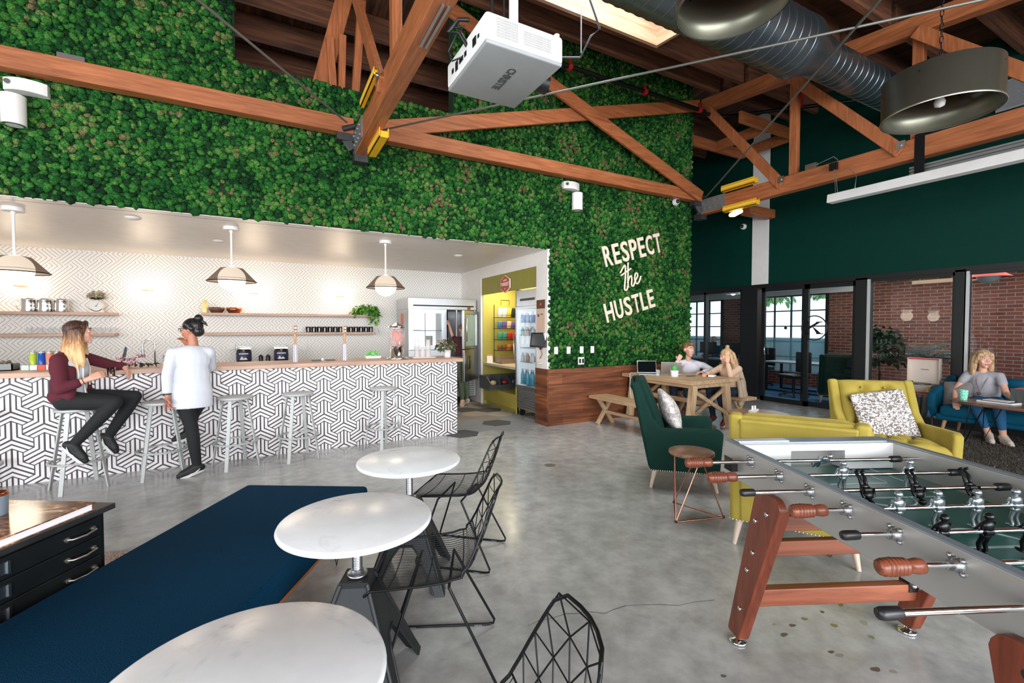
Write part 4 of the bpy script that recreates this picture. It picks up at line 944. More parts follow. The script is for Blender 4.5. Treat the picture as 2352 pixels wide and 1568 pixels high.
def leaves(n, c, rad, size, mats, flat=0.5, seed=1, down=0.0):
    rg = random.Random(seed); mb = MB()
    for i in range(n):
        mb.mi = rg.randrange(len(mats)); a, b = rg.uniform(0, 2*PI), math.asin(rg.uniform(-0.3, 1)); r_ = rg.uniform(0.5, 1)
        p = Vector((c[0]+rad[0]*r_*math.cos(b)*math.cos(a), c[1]+rad[1]*r_*math.cos(b)*math.sin(a), c[2]+rad[2]*r_*math.sin(b)))
        s_ = size*rg.uniform(0.6, 1.25); M_ = Matrix.Translation(p) @ Matrix.Rotation(a, 4, 'Z') @ Matrix.Rotation(rg.uniform(-0.2, 1.2), 4, 'Y') @ Matrix.Rotation(rg.uniform(-.6, .6), 4, 'X')
        q = [(0, 0, 0), (s_*0.35, s_*0.32, s_*0.06), (s_*0.75, s_*0.26, 0), (s_, 0, -s_*0.12), (s_*0.75, -s_*0.26, 0), (s_*0.35, -s_*0.32, s_*0.06), (s_*0.45, 0, -s_*0.05)]
        mb.add([M_ @ Vector(v) for v in q], [(0, 6, 1), (1, 6, 2), (2, 6, 3), (3, 6, 4), (4, 6, 5), (5, 6, 0)])
    return mb
DRY = [P('dried_stem', (150, 144, 112), 0.8), P('dried_flower', (196, 182, 160), 0.8)]
o = one('dried_flowers', leaves(260, (0, 0, 0.02), (0.10, 0.09, 0.10), 0.035, DRY, seed=4), DRY, 'bunch of dried flowers in the pan of the kitchen scale', 'flowers', (-2.36, YS, ZU+0.235))
# glasses
GL2 = m_clearcup('tumbler_glass')
def tumbler(x, l, y=YS, z=ZL, r=0.034, h=0.095, grp='clear glasses on the lower left shelf'):
    mb = MB(); mb.lathe([(r*0.85, 0), (r, h), (r*0.93, h), (r*0.8, 0.008), (0.001, 0.008)], n=20); return one('drinking_glass', mb, GL2, l, 'glass', (x, y, z), group=grp)
gx = [-3.14, -3.02, -2.90, -2.78, -2.66, -2.54, -2.43, -2.33, -2.23, -2.16]
for i, x in enumerate(gx): tumbler(x, 'clear drinking glass on the lower left shelf, number %s from its right end' % ('ten', 'nine', 'eight', 'seven', 'six', 'five', 'four', 'three', 'two', 'one')[i])
# squeeze bottle, bowls, plant, cups
t = thing('squeeze_bottle', 'pale yellow bottle with a pointed cap on the upper shelf', 'bottle', (-1.07+0.14, YS, ZU))
mb = MB(); mb.lathe([(0.045, 0), (0.047, 0.01), (0.047, 0.15), (0.03, 0.19), (0.001, 0.19)], n=24); build('body', mb, P('pale_yellow', (236, 220, 150), 0.3), t)
mb = MB(); mb.lathe([(0.028, 0.19), (0.02, 0.21), (0.006, 0.25), (0.001, 0.25)], n=16); build('cap', mb, P('cap_yellow', (232, 210, 90), 0.4), t)
COPPER = P('copper_bowl', (190, 104, 66), 0.25, 0.9)
def bowl(x, m, l): mb = MB(); mb.lathe([(0.045, 0), (0.08, 0.02), (0.115, 0.07), (0.12, 0.115), (0.112, 0.115), (0.10, 0.07), (0.06, 0.03), (0.001, 0.02)], n=36); one('bowl', mb, m, l, 'bowl', (x, YS, ZU), group='bowls on the upper shelf')
bowl(-0.76, P('dark_wood_bowl', (96, 60, 44), 0.35), 'dark brown bowl beside the squeeze bottle'); bowl(-0.50, COPPER, 'shiny copper bowl, right of the dark bowl')
GR = [P('leaf_bright', (120, 178, 48), 0.5), P('leaf_mid', (74, 140, 40), 0.5), P('leaf_deep', (44, 100, 34), 0.5)]
t = thing('trailing_plant', 'bright green trailing plant at the right end of the upper shelf', 'plant', (1.76, 9.46, ZU))
mb = MB(); mb.lathe([(0.05, 0), (0.07, 0.11), (0.062, 0.11), (0.001, 0.09)], n=24); build('pot', mb, WHITE, t)
lb = leaves(330, (0, -0.03, 0.07), (0.26, 0.17, 0.17), 0.085, GR, seed=6)
l2 = leaves(60, (0.16, -0.06, -0.12), (0.09, 0.07, 0.22), 0.06, GR, seed=8); lb.f += [[i+len(lb.v) for i in f] for f in l2.f]; lb.v += l2.v; lb.m += l2.m; lb.s += l2.s
build('foliage', lb, GR, t)
mb = MB(); mb.tube([(0.1, 0, 0.1), (0.22, -0.1, 0.02), (0.2, -0.11, -0.2), (0.25, -0.1, -0.36)], 0.003, 5); build('vine', mb, GR[2], t)
CUPB = P('cup_black', (20, 22, 24), 0.35); CUPW = P('cup_print', (220, 220, 220), 0.5)
cn = ['one', 'two', 'three', 'four', 'five', 'six', 'seven', 'eight', 'nine', 'ten', 'eleven', 'twelve', 'thirteen']
for i in range(13):
    x = 0.70+i*0.096
    t = thing('black_cup', 'black printed cup on the lower shelf, number %s from the left' % cn[i], 'cup', (x, 9.44, ZL), 0, 'black cups on the lower right shelf')
    mb = MB(); mb.lathe([(0.040, 0), (0.0455, 0.11), (0.042, 0.11), (0.001, 0.01)], n=20); build('body', mb, CUPB, t)
    mb = MB(); mb.box((-0.012, -0.0475, 0.02), (-0.003, -0.041, 0.09)); mb.box((0.002, -0.0475, 0.02), (0.008, -0.041, 0.09)); build('print', mb, CUPW, t)

# ---- on the back counter
ZB = 0.94
NAVY = P('navy_label', (42, 46, 84), 0.5)
for x, l in ((-0.35, 'black coffee airpot with a navy label, left one'), (0.23, 'black coffee airpot with a navy label, right one')):
    t = thing('coffee_airpot', l, 'airpot', (x, 9.2, ZB), 0, 'coffee airpots on the back counter')
    mb = MB(); mb.lathe([(0.10, 0), (0.115, 0.02), (0.115, 0.22), (0.10, 0.25), (0.001, 0.26)], n=28); build('body', mb, BLACKP, t)
    mb = MB(); mb.lathe([(0.118, 0.06), (0.118, 0.19)], n=28, cap=False); build('label_band', mb, NAVY, t)
    mb = MB(); mb.prism([(-0.06, 0.07), (0.06, 0.07), (0.03, 0.11), (0.0, 0.09), (-0.03, 0.13)], -0.122, -0.119, 'y'); mb.box((-0.07, -0.121, 0.165), (0.07, -0.12, 0.18)); build('label_mark', mb, WHITE, t)
    mb = MB(); mb.box((-0.10, -0.13, 0.25), (0.10, 0.06, 0.28)); mb.tube([(-0.1, 0, 0.2), (-0.11, 0, 0.3), (0.11, 0, 0.3), (0.1, 0, 0.2)], 0.01); mb.cyl((0, -0.12, 0.22), (0, -0.15, 0.24), 0.02); build('pump_lid', mb, CHROME, t)
for x, l in ((-0.09, 'short black canister left of the right airpot'), (0.02, 'short black canister touching the right airpot')):
    mb = MB(); mb.lathe([(0.035, 0), (0.036, 0.12), (0.03, 0.13), (0.012, 0.14), (0.012, 0.15), (0.001, 0.15)], n=20); one('canister', mb, BLACKP, l, 'canister', (x, 9.15, ZB), group='black canisters')
t = thing('kitchen_faucet', 'chrome gooseneck pull-down kitchen faucet between the women', 'faucet', (-1.58, 9.15, ZB))
mb = MB(); mb.cyl((0, 0, 0), (0, 0, 0.03), 0.035, n=20); mb.tube([(0, 0, 0), (0, 0, 0.30)]+[(-0.075+0.075*math.cos(a*PI/10), 0, 0.34+0.09*math.sin(a*PI/10)) for a in range(11)]+[(-0.15, 0, 0.28)], 0.012, 10); build('neck', mb, CHROME, t)
mb = MB(); mb.cyl((-0.15, 0, 0.14), (-0.15, 0, 0.28), 0.016, 0.018, n=14); build('spray_head', mb, STEEL, t)
mb = MB(); mb.tube([(0.0, 0, 0.08), (0.1, 0, 0.09), (0.11, 0, 0.18)], 0.006); build('handle', mb, CHROME, t)
for x, z, l in ((-0.2+0.84, 1.18, 'white outlet cover on the wallpaper between the taps'), (-0.55, 1.22, 'white outlet cover on the wallpaper left of the airpots')):
    mb = MB(); mb.rbox((0, 0, 0), (0.1, 0.015, 0.12), 0.004, 2); one('outlet_cover', mb, WHITE, l, 'outlet', (x, 9.65, z), group='outlet covers on the wallpaper')
# ---- on the bar
ZT = 1.116
TAPW = wood('tap_wood', (188, 132, 88), (232, 188, 146), 2, 1.5, 0.4)
for x, l in ((0.325, 'steel beer tap column with a wooden handle, left one'), (0.93, 'steel beer tap column with a wooden handle, right one')):
    t = thing('beer_tap', l, 'tap', (x, 6.5, ZT), 0, 'tap columns on the bar')
    mb = MB(); mb.cyl((0, 0, 0), (0, 0, 0.225), 0.033, n=28); build('column', mb, m_streak('lathe_steel', (110, 104, 120), (236, 234, 240), (30, 30, 0.1), 0.25), t)
    mb = MB(); mb.lathe([(0.012, 0.225), (0.014, 0.27), (0.018, 0.33), (0.014, 0.36), (0.02, 0.37)], n=16); mb.box((-0.027, -0.02, 0.37), (0.027, 0.02, 0.475)); build('wooden_handle', mb, TAPW, t, bevel=0.003)
    mb = MB(); mb.box((-0.008, -0.024, 0.38), (0.022, -0.02, 0.465)); build('badge', mb, BLACKP, t)
    mb = MB(); mb.prism([(0.007+0.014*math.cos(i*PI/6), 0.44+0.014*math.sin(i*PI/6)) for i in range(12)], -0.026, -0.024, 'y'); mb.box((-0.004, -0.026, 0.39), (0.018, -0.024, 0.41)); build('badge_mark', mb, WHITE, t)
for x, l in ((0.66, 'low black drip tray on the bar, left of the right tap'), (0.80-0.32, 'low black drip tray on the bar, right of the left tap')):
    mb = MB(); mb.box((-0.055, -0.05, 0), (0.055, 0.05, 0.014)); one('drip_tray', mb, BLACKP, l, 'tray', (x+0.1, 6.6, ZT), group='drip trays')
mb = MB(); mb.lathe([(0.014, 0), (0.016, 0.03), (0.012, 0.036), (0.001, 0.036)], n=16); one('small_jar', mb, WHITE, 'tiny white jar between the two drip trays', 'jar', (0.66, 6.6, ZT))
t = thing('drink_dispenser', 'glass drink dispenser full of orange slices', 'dispenser', (1.64, 6.5, ZT))
mb = MB(); mb.lathe([(0.15, 0), (0.155, 0.012), (0.14, 0.02), (0.10, 0.025), (0.095, 0.17), (0.09, 0.18), (0.001, 0.18)], n=36); build('steel_base', mb, CHROME, t)
mb = MB(); mb.lathe([(0.10, 0.185), (0.118, 0.22), (0.122, 0.44), (0.115, 0.44), (0.112, 0.22), (0.09, 0.19)], n=36); build('glass_jar', mb, GL2, t)
mb = MB(); mb.lathe([(0.125, 0.44), (0.125, 0.45), (0.08, 0.49), (0.03, 0.50), (0.03, 0.515), (0.001, 0.515)], n=36); build('lid', mb, CHROME, t)
mb = MB(); mb.tube([(0, -0.11, 0.21), (0, -0.16, 0.21), (0, -0.165, 0.18)], 0.01); mb.cyl((0, -0.15, 0.21), (0, -0.15, 0.245), 0.012); build('spigot', mb, CHROME, t)
rg = random.Random(5)
ORG = [P('orange_flesh', (250, 112, 20), 0.4), P('grapefruit_flesh', (244, 84, 40), 0.4)]
for i in range(11):
    mb = MB(Matrix.Translation((rg.uniform(-0.055, 0.055), rg.uniform(-0.06, 0.04), 0.235+i*0.017)) @ Matrix.Rotation(rg.uniform(0, 6), 4, 'Z') @ Matrix.Rotation(rg.uniform(0.2, 1.4), 4, 'X')); mb.mi = i % 2
    mb.lathe([(0.001, -0.008), (0.040, -0.010), (0.044, 0), (0.040, 0.010), (0.001, 0.008)], n=18)
    build('fruit_slice', mb, ORG, t)
mb = MB(); mb.lathe([(0.001, 0.19), (0.107, 0.2), (0.113, 0.30), (0.001, 0.30)], n=28); build('juice', mb, m_clearcup('juice_tint', (250, 140, 70), 0.18), t)
# clear cup stacks on a tray
mb = MB(); mb.rbox((0, 0, 0.007), (0.34, 0.2, 0.014), 0.006, 2); one('serving_tray', mb, P('tray_pink', (226, 200, 184), 0.5), 'thin pale tray under the stacks of clear cups', 'tray', (2.03, 6.55, ZT))
CUPC = m_sheer('clear_plastic_cup', (222, 216, 216), 0.55)
for x, h, l in ((-0.085, 0.26, 'tall left stack of clear cups on the pale tray'), (0.0, 0.13, 'short middle stack of clear cups on the pale tray'), (0.085, 0.25, 'tall right stack of clear cups on the pale tray')):
    mb = MB(); pr = []; z = 0
    while z < h-0.1: pr += [(0.042-z*0.02, z), (0.039-z*0.02, z+0.012)]; z += 0.014
    pr += [(0.040-z*0.02, z), (0.027, z+0.1), (0.001, z+0.1)]; mb.lathe(pr, n=24); one('cup_stack', mb, CUPC, l, 'cup', (2.03+x, 6.55, ZT+0.014), group='stacks of clear cups')
t = thing('potted_plant', 'leafy plant in a white pot at the right end of the bar', 'plant', (2.40, 6.5, ZT))
mb = MB(); mb.lathe([(0.045, 0), (0.055, 0.11), (0.05, 0.11), (0.001, 0.1)], n=28); build('pot', mb, WHITE, t)
DG = [P('leaf_sage', (96, 112, 74), 0.6), P('leaf_dark', (52, 66, 42), 0.6), P('leaf_bronze', (126, 98, 74), 0.6)]
build('foliage', leaves(130, (-0.02, 0, 0.16), (0.15, 0.11, 0.13), 0.06, DG, seed=12), DG, t)
t = thing('herb_tray', 'white tray of bright green herbs on the bar', 'plant', (1.35, 6.75, ZT))
mb = MB(); mb.rbox((0, 0, 0.02), (0.22, 0.12, 0.04), 0.01, 2); build('tray', mb, WHITE, t); build('herbs', leaves(120, (0, 0, 0.06), (0.10, 0.06, 0.07), 0.03, [P('herb_green', (110, 220, 100), 0.6)], seed=13), P('herb_green', (110, 220, 100), 0.6), t)
# flowers, feather and napkins beside the seated woman
PK = [P('petal_pink', (206, 120, 150), 0.7), P('petal_white', (226, 206, 212), 0.7), P('petal_wine', (140, 40, 74), 0.7)]
t = thing('flower_bunch', 'bunch of pink and white carnations lying on the bar', 'flowers', (-1.36, 6.5, ZT))
for i, (x, y, z) in enumerate(((-0.06, -0.02, 0.10), (0.05, -0.03, 0.05), (0.10, 0.02, 0.12), (0.02, 0.03, 0.08), (-0.02, -0.06, 0.04))): build('flower_head', leaves(60, (x, y, z), (0.04, 0.04, 0.03), 0.022, PK, seed=20+i), PK, t)
build('stems', leaves(40, (0.1, 0, 0.03), (0.14, 0.07, 0.03), 0.05, [P('stem_dark', (50, 56, 44), 0.7)], seed=30), P('stem_dark', (50, 56, 44), 0.7), t)
mb = MB(); mb.beam((0, 0, 0), (0.045, 0, 0.2), 0.012, 0.004, (0, 1, 0)); mb.add([(0.012, 0, 0.05), (0.04, 0, 0.045), (0.062, 0, 0.19), (0.045, 0, 0.215), (0.025, 0, 0.13)], [(0, 1, 2, 3, 4)]); o = one('dark_feather', mb, BLACKP, 'upright dark feather behind the carnations', 'feather', (-1.45, 6.6, ZT+0.02))
# tea boxes and tins left on the bar
cols = [((168, 190, 60), 'lime green tin, left in the row of tall tins'), ((20, 80, 170), 'blue tin between the lime and coral tins'), ((232, 130, 112), 'coral tin between the blue and green tins'), ((180, 190, 90), 'pale green tin, rightmost of the tall tins')]
for i, (c_, l) in enumerate(cols):
    t = thing('tea_tin', l, 'tin', (-2.195+i*0.066, 6.7, ZT+0.045), 0, 'tall coloured tea tins on the bar'); m_ = P('tin_%d' % i, c_, 0.3)
    mb = MB(); mb.lathe([(0.03, 0), (0.03, 0.125), (0.001, 0.125)], n=20); build('body', mb, m_, t); mb = MB(); mb.lathe([(0.031, 0.125), (0.031, 0.145), (0.001, 0.147)], n=20); build('lid', mb, P('tin_lid', (190, 190, 186), 0.3, 0.6), t)
mb = MB(); mb.box((-0.18, -0.05, 0), (0.18, 0.05, 0.045)); one('tin_stand', mb, P('stand_dark', (66, 70, 70), 0.5), 'low dark riser the tea tins stand on', 'riser', (-2.09, 6.7, ZT))
cols = [((190, 214, 200), 'pale mint tea box at the left of the low row'), ((206, 212, 214), 'white tea box, second in the low row'), ((240, 84, 50), 'orange-red tea box in the middle of the low row'), ((226, 206, 206), 'pale pink tea box in the low row'), ((240, 200, 80), 'yellow tea box at the right of the low row')]
for i, (c_, l) in enumerate(cols): mb = MB(); mb.box((-0.028, -0.03, 0), (0.028, 0.03, 0.05)); one('tea_box', mb, P('box_%d' % i, c_, 0.6), l, 'box', (-2.21+i*0.062, 6.58, ZT), group='low row of tea boxes')
t = thing('utensil_tray', 'grey tray of small things at the left end of the bar', 'tray', (-2.42, 6.62, ZT))
mb = MB(); mb.box((-0.12, -0.08, 0), (0.12, 0.08, 0.01)); mb.box((-0.12, -0.08, 0), (0.12, -0.07, 0.07)); mb.box((-0.12, 0.07, 0), (0.12, 0.08, 0.07)); mb.box((-0.12, -0.08, 0), (-0.11, 0.08, 0.07)); mb.box((0.11, -0.08, 0), (0.12, 0.08, 0.07)); build('tray', mb, P('tray_dull', (110, 114, 112), 0.4, 0.4), t)
mb = MB()
for i in range(24): mb.ball((rg.uniform(-0.1, 0.1), rg.uniform(-0.06, 0.06), 0.05+rg.uniform(0, 0.04)), 0.018, 8, 5)
o = build('contents', mb, P('pods', (104, 92, 76), 0.6), t); o['kind'] = 'stuff'

# ---- three-door steel fridge
FX, FY = 2.43, 8.75
t = thing('steel_fridge', 'large stainless three-door fridge at the end of the kitchen', 'fridge', (FX, FY, 0))
mb = MB()
mb.box((0, 0.03, 0.5), (0.03, 0.85, 1.93)); mb.box((1.41, 0.03, 0.5), (1.44, 0.85, 1.93)); mb.box((0.03, 0.82, 0.5), (1.41, 0.85, 1.93)); mb.box((0, 0, 1.93), (1.44, 0.85, 2.15)); mb.box((0, 0.03, 0.14), (1.44, 0.85, 0.5)); mb.box((0, 0.0, 0.5), (0.78, 0.05, 1.12)); mb.box((0.76, 0.03, 0.5), (0.79, 0.8, 1.93)); mb.box((0.99, 0.0, 1.12), (1.02, 0.05, 1.93))
build('cabinet', mb, P('satin_steel', (196, 198, 200), 0.35, 0.6), t, bevel=0.006)
mb = MB(); mb.box((0.1, -0.012, 1.99), (1.38, -0.002, 2.015)); build('rail', mb, BLACKM, t)
mb = MB(); mb.box((0, -0.02, 1.13), (0.09, 0.03, 1.93)); mb.box((0.69, -0.02, 1.13), (0.78, 0.03, 1.93)); mb.box((0.09, -0.02, 1.85), (0.69, 0.03, 1.93)); mb.box((0.09, -0.02, 1.13), (0.69, 0.03, 1.2)); d_ = build('left_door', mb, STEEL, t)
mb = MB(); mb.box((0.09, 0, 1.2), (0.69, 0.008, 1.85)); build('door_glass', mb, GLASS, d_)
mb = MB(); mb.box((0.09, 0.4, 1.2), (0.69, 0.42, 1.9)); mb.box((0.04, 0.06, 1.17), (0.76, 0.8, 1.19)); mb.box((0.04, 0.06, 1.9), (0.76, 0.8, 1.92)); build('liner', mb, P('fridge_liner_glow', (250, 246, 244), 0.5, emit=0.9), t)  # liner emits by itself, standing in for light inside the fridge
mb = MB(); mb.box((0.04, 0.1, 1.5), (0.76, 0.4, 1.515)); mb.box((0.36, 0.09, 1.2), (0.375, 0.1, 1.9)); build('fridge_shelf', mb, P('fridge_shelf_grey', (130, 132, 136), 0.4), t)
mb = MB(); mb.cyl((0.5, 0.25, 1.2), (0.5, 0.25, 1.40), 0.07, n=16); mb.box((0.1, 0.15, 1.515), (0.3, 0.3, 1.52)); build('fridge_tub', mb, P('tub', (150, 140, 120), 0.5), t)
# open middle door: near-black sheet painted for the shade within; right door glass over steel
mb = MB(); mb.box((0.79, 0.5, 0.5), (1.0, 0.52, 1.93)); build('inside_shade', mb, P('fridge_shade', (16, 14, 16), 0.6), t)
DT = Matrix.Translation((1.43, -0.01, 0)) @ Matrix.Rotation(math.radians(43), 4, 'Z')   # right-hand doors swung open on their hinge
mb = MB(DT); mb.box((-0.69, -0.05, 1.15), (-0.63, 0.0, 1.9)); mb.box((-0.06, -0.05, 1.15), (0.0, 0.0, 1.9)); mb.box((-0.63, -0.05, 1.84), (-0.06, 0.0, 1.9)); mb.box((-0.63, -0.05, 1.15), (-0.06, 0.0, 1.2)); d_ = build('right_door', mb, STEEL, t)
mb = MB(DT); mb.box((-0.63, -0.03, 1.2), (-0.06, -0.02, 1.84)); build('door_glass', mb, P('misted_glass', (130, 150, 152), 0.15), d_)
mb = MB(DT); mb.tube([(-0.66, -0.05, 1.3), (-0.66, -0.09, 1.3), (-0.66, -0.09, 1.75), (-0.66, -0.05, 1.75)], 0.012); build('door_handle', mb, STEEL, d_)
mb = MB(DT); mb.box((-0.69, -0.05, 0.5), (0, 0.0, 1.13)); d_ = build('lower_door', mb, STEEL, t, bevel=0.006)
mb = MB(DT); mb.tube([(-0.5, -0.05, 0.75), (-0.5, -0.08, 0.75), (-0.5, -0.08, 1.0), (-0.5, -0.05, 1.0)], 0.01); build('door_handle', mb, BLACKM, d_)
mb = MB()
for i in range(7): mb.box((0.06, -0.01, 0.17+i*0.044), (1.38, 0.03, 0.19+i*0.044))
build('louvre', mb, P('louvre_steel', (150, 152, 152), 0.4, 0.8), t)
for x in (0.12, 1.3):
    for y in (0.1, 0.75): mb = MB(); mb.cyl((x-0.02, y, 0.055), (x+0.02, y, 0.055), 0.055, n=18); mb.box((x-0.03, y-0.02, 0.06), (x+0.03, y+0.02, 0.14)); build('caster', mb, BLACKP, t)
mb = MB(); mb.box((1.24, -0.006, 1.94), (1.31, -0.001, 1.985)); build('badge', mb, P('badge_red', (120, 50, 40), 0.5), t)
mb = MB(); mb.mi = 0; mb.box((-0.003, 0.35, 1.62), (0, 0.55, 1.85)); mb.mi = 1; mb.box((-0.003, 0.35, 1.45), (0, 0.55, 1.60)); mb.mi = 2; mb.box((-0.003, 0.36, 1.05), (0, 0.6, 1.35)); build('posters', mb, [P('poster_coral', (226, 120, 96), 0.6), P('poster_dark', (50, 52, 60), 0.6), P('poster_wine', (120, 50, 54), 0.6)], t)

# ---- market nook
t = thing('glass_door_cooler', 'tall glass-door drinks cooler in the market nook', 'cooler', (3.95, 6.42, 0))
mb = MB(); mb.box((0.02, 0, 0.12), (0.7, 0.02, 2.22)); mb.box((0.02, 0.71, 0.12), (0.7, 0.73, 2.22)); mb.box((0.68, 0, 0.12), (0.7, 0.73, 2.22)); mb.box((0.0, 0, 1.94), (0.7, 0.73, 2.22)); mb.box((0.02, 0, 0.12), (0.7, 0.73, 0.5)); build('cabinet', mb, STEEL, t)
mb = MB(); mb.box((-0.02, 0, 0.5), (0.02, 0.04, 1.93)); mb.box((-0.02, 0.69, 0.5), (0.02, 0.73, 1.93)); mb.box((-0.02, 0.04, 0.5), (0.02, 0.69, 0.55)); mb.box((-0.02, 0.04, 1.89), (0.02, 0.69, 1.93)); d_ = build('door', mb, STEEL, t)
mb = MB(); mb.box((-0.002, 0.04, 0.55), (0.002, 0.69, 1.89)); build('door_glass', mb, m_glass('cooler_glass', (0.95, 0.97, 0.98), 0.3), d_)
mb = MB(); mb.tube([(-0.02, 0.70, 1.0), (-0.07, 0.70, 1.0), (-0.07, 0.70, 1.45), (-0.02, 0.70, 1.45)], 0.012); build('door_handle', mb, STEEL, d_)
mb = MB(); mb.box((0.6, 0.03, 0.52), (0.62, 0.7, 1.92)); mb.box((0.03, 0.69, 0.52), (0.6, 0.705, 1.92)); build('liner', mb, P('cooler_liner_glow', (200, 206, 210), 0.4, emit=0.8), t)  # glow put on the liner in place of the cooler's interior lighting
mb = MB()
for z in (0.56, 0.95, 1.2, 1.42, 1.65): mb.box((0.05, 0.05, z), (0.6, 0.68, z+0.012))
build('rack', mb, P('rack_wire', (150, 152, 156), 0.4, 0.6), t)
mb = MB(); mb.box((-0.004, 0.1, 2.03), (0.0, 0.6, 2.07)); build('vent', mb, BLACKP, t)
mb = MB()
for i in range(8): mb.box((-0.01, 0.04, 0.15+i*0.042), (0.02, 0.69, 0.17+i*0.042))
build('louvre', mb, P('louvre_steel', (150, 152, 152), 0.4, 0.8), t)
for y in (0.1, 0.63): mb = MB(); mb.cyl((0.06, y-0.02, 0.055), (0.06, y+0.02, 0.055), 0.055, n=18); mb.box((0.04, y-0.03, 0.06), (0.08, y+0.03, 0.13)); build('caster', mb, BLACKP, t)
BC = [P('bottle_blue', (40, 120, 210), 0.2), P('bottle_clear', (206, 216, 220), 0.2), P('can_red', (190, 60, 60), 0.3), P('bottle_teal', (60, 170, 170), 0.2), P('can_white', (222, 222, 224), 0.3), P('bottle_amber', (170, 110, 60), 0.3)]
BN = ['blue', 'clear', 'red', 'teal', 'white', 'amber']
rows = [(0.572, 'bottom', [0, 0, 3, 0, 3, 0, 3], 0.26), (0.962, 'second', [5, 1, 4, 1, 5, 4, 1], 0.16), (1.432, 'fourth', [4, 2, 4, 3, 2, 4, 3], 0.15), (1.662, 'top', [2, 2, 0, 1, 0, 0, 0], 0.18)]
for z, rn, cs, h in rows:
    for i, c_ in enumerate(cs):
        t = thing('drink_bottle', '%s drink on the %s cooler shelf, number %s from the right' % (BN[c_], rn, cn[i]), 'bottle', (4.02+0.02*(i % 2), 6.50+i*0.092, z), 0, 'drinks in the glass-door cooler')
        mb = MB(); mb.lathe([(0.03, 0), (0.032, 0.01), (0.032, h*0.62), (0.014, h*0.85), (0.014, h*0.92), (0.001, h*0.92)], n=14); build('body', mb, BC[c_], t)
        mb = MB(); mb.lathe([(0.016, h*0.9), (0.016, h), (0.001, h)], n=12); build('cap', mb, WHITE, t)
# nook counter, snack rack, bins
t = thing('market_counter', 'pale counter shelf on a mustard cabinet in the market nook', 'counter', (3.97, 7.9, 0))
mb = MB(); mb.box((-0.02, -0.69, 0.80), (0.73, 0.68, 0.845)); build('top', mb, P('pale_top', (206, 192, 170), 0.5), t)
mb = MB(); mb.box((0.0, -0.69, 0.07), (0.73, 0.68, 0.34)); mb.box((0.06, -0.69, 0.0), (0.73, 0.68, 0.07)); build('plinth', mb, YELW, t)
t = thing('snack_rack', 'black wire rack of snack packets in the market nook', 'rack', (4.46, 8.42, 0.846), PI/2)
mb = MB()
for y in (-0.26, 0.26): mb.tube([(0.15, y, 0), (0.15, y, 1.2)], 0.006, 6)
for j, z in enumerate((0.25, 0.47, 0.70, 0.93)):
    mb.tube([(0.15, -0.28, z), (-0.08, -0.28, z), (-0.08, 0.28, z), (0.15, 0.28, z)], 0.005, 5); mb.tube([(-0.08, -0.28, z+0.05), (-0.08, 0.28, z+0.05)], 0.004, 5)
    for q in range(8): mb.tube([(0.15, -0.26+q*0.074, z), (-0.08, -0.26+q*0.074, z)], 0.003, 4)
mb.tube([(0.15, -0.1, 1.2), (0.15, -0.1, 1.3), (0.15, 0.1, 1.3), (0.15, 0.1, 1.2)], 0.004, 5)
build('wire_frame', mb, BLACKM, t)
SN = [(230, 230, 224), (226, 196, 80), (40, 44, 50), (120, 90, 160), (210, 130, 70), (80, 130, 180), (200, 60, 50), (70, 160, 140), (150, 96, 60), (230, 200, 170)]
SNN = ['white', 'yellow', 'black', 'purple', 'orange', 'blue', 'red', 'teal', 'brown', 'cream']
rowsn = [(0.25, 'lowest', [8, 8, 4, 8, 2], 0.12), (0.47, 'second', [7, 7, 6, 6, 2], 0.15), (0.70, 'third', [5, 3, 9, 3, 8], 0.15), (0.93, 'top', [0, 0, 1, 2, 4], 0.2)]
for z, rn, cs, h in rowsn:
    for i, c_ in enumerate(cs):
        mb = MB(Matrix.Rotation(0.25, 4, 'X')); mb.rbox((0, 0, h/2), (0.10, 0.05, h), 0.02, 3); one('snack_bag', mb, P('snack_%d' % c_, SN[c_], 0.35), '%s snack packet on the %s rack shelf, number %s from the left' % (SNN[c_], rn, cn[i]), 'snack', (4.25+i*0.105, 8.42, 0.846+z+0.006), group='snack packets on the rack')
t = thing('snack_bin', 'clear tray of snack bars on the market counter', 'bin', (4.42, 8.20, 0.846), PI/2)
mb = MB(); mb.box((-0.16, -0.28, 0), (0.14, 0.3, 0.01)); mb.box((-0.17, -0.28, 0), (-0.16, 0.3, 0.09))
for y in (-0.28, -0.09, 0.1, 0.29): mb.box((-0.16, y, 0), (0.14, y+0.01, 0.12))
build('tray', mb, P('acrylic_brown', (150, 124, 108), 0.3), t)
mb = MB()
for i in range(18): y = -0.25+i*0.03; mb.add([(-0.14, y, 0.02), (0.12, y+0.01, 0.03), (0.12, y+0.02, 0.15), (-0.14, y+0.01, 0.11)], [(0, 1, 2, 3)])
o = build('snack_bars', mb, P('bars', (196, 168, 130), 0.5), t); o['kind'] = 'stuff'
t = thing('counter_card', 'small white card standing on the market counter', 'card', (4.02, 8.40, 0.846), PI/2.3)
mb = MB(); mb.mi = 0; mb.add([(0, 0.06, 0), (0.0, -0.06, 0), (0.03, -0.06, 0.17), (0.03, 0.06, 0.17), (0.06, 0.06, 0), (0.06, -0.06, 0)], [(0, 1, 2, 3), (3, 2, 5, 4)]); mb.mi = 1; mb.add([(0.024, 0.06, 0.135), (0.024, -0.06, 0.135), (0.029, -0.06, 0.168), (0.029, 0.06, 0.168)], [(0, 1, 2, 3)]); build('card', mb, [WHITE, P('card_red', (214, 110, 90), 0.6)], t)
t = thing('storage_bin', 'dark grey slanted snack bin below the market counter', 'bin', (4.38, 8.15, 0.345), PI/2)
mb = MB(); mb.prism([(-0.14, 0.0), (0.3, 0.0), (0.3, 0.24), (-0.02, 0.24), (-0.2, 0.12)], 0, 0.006, 'y')
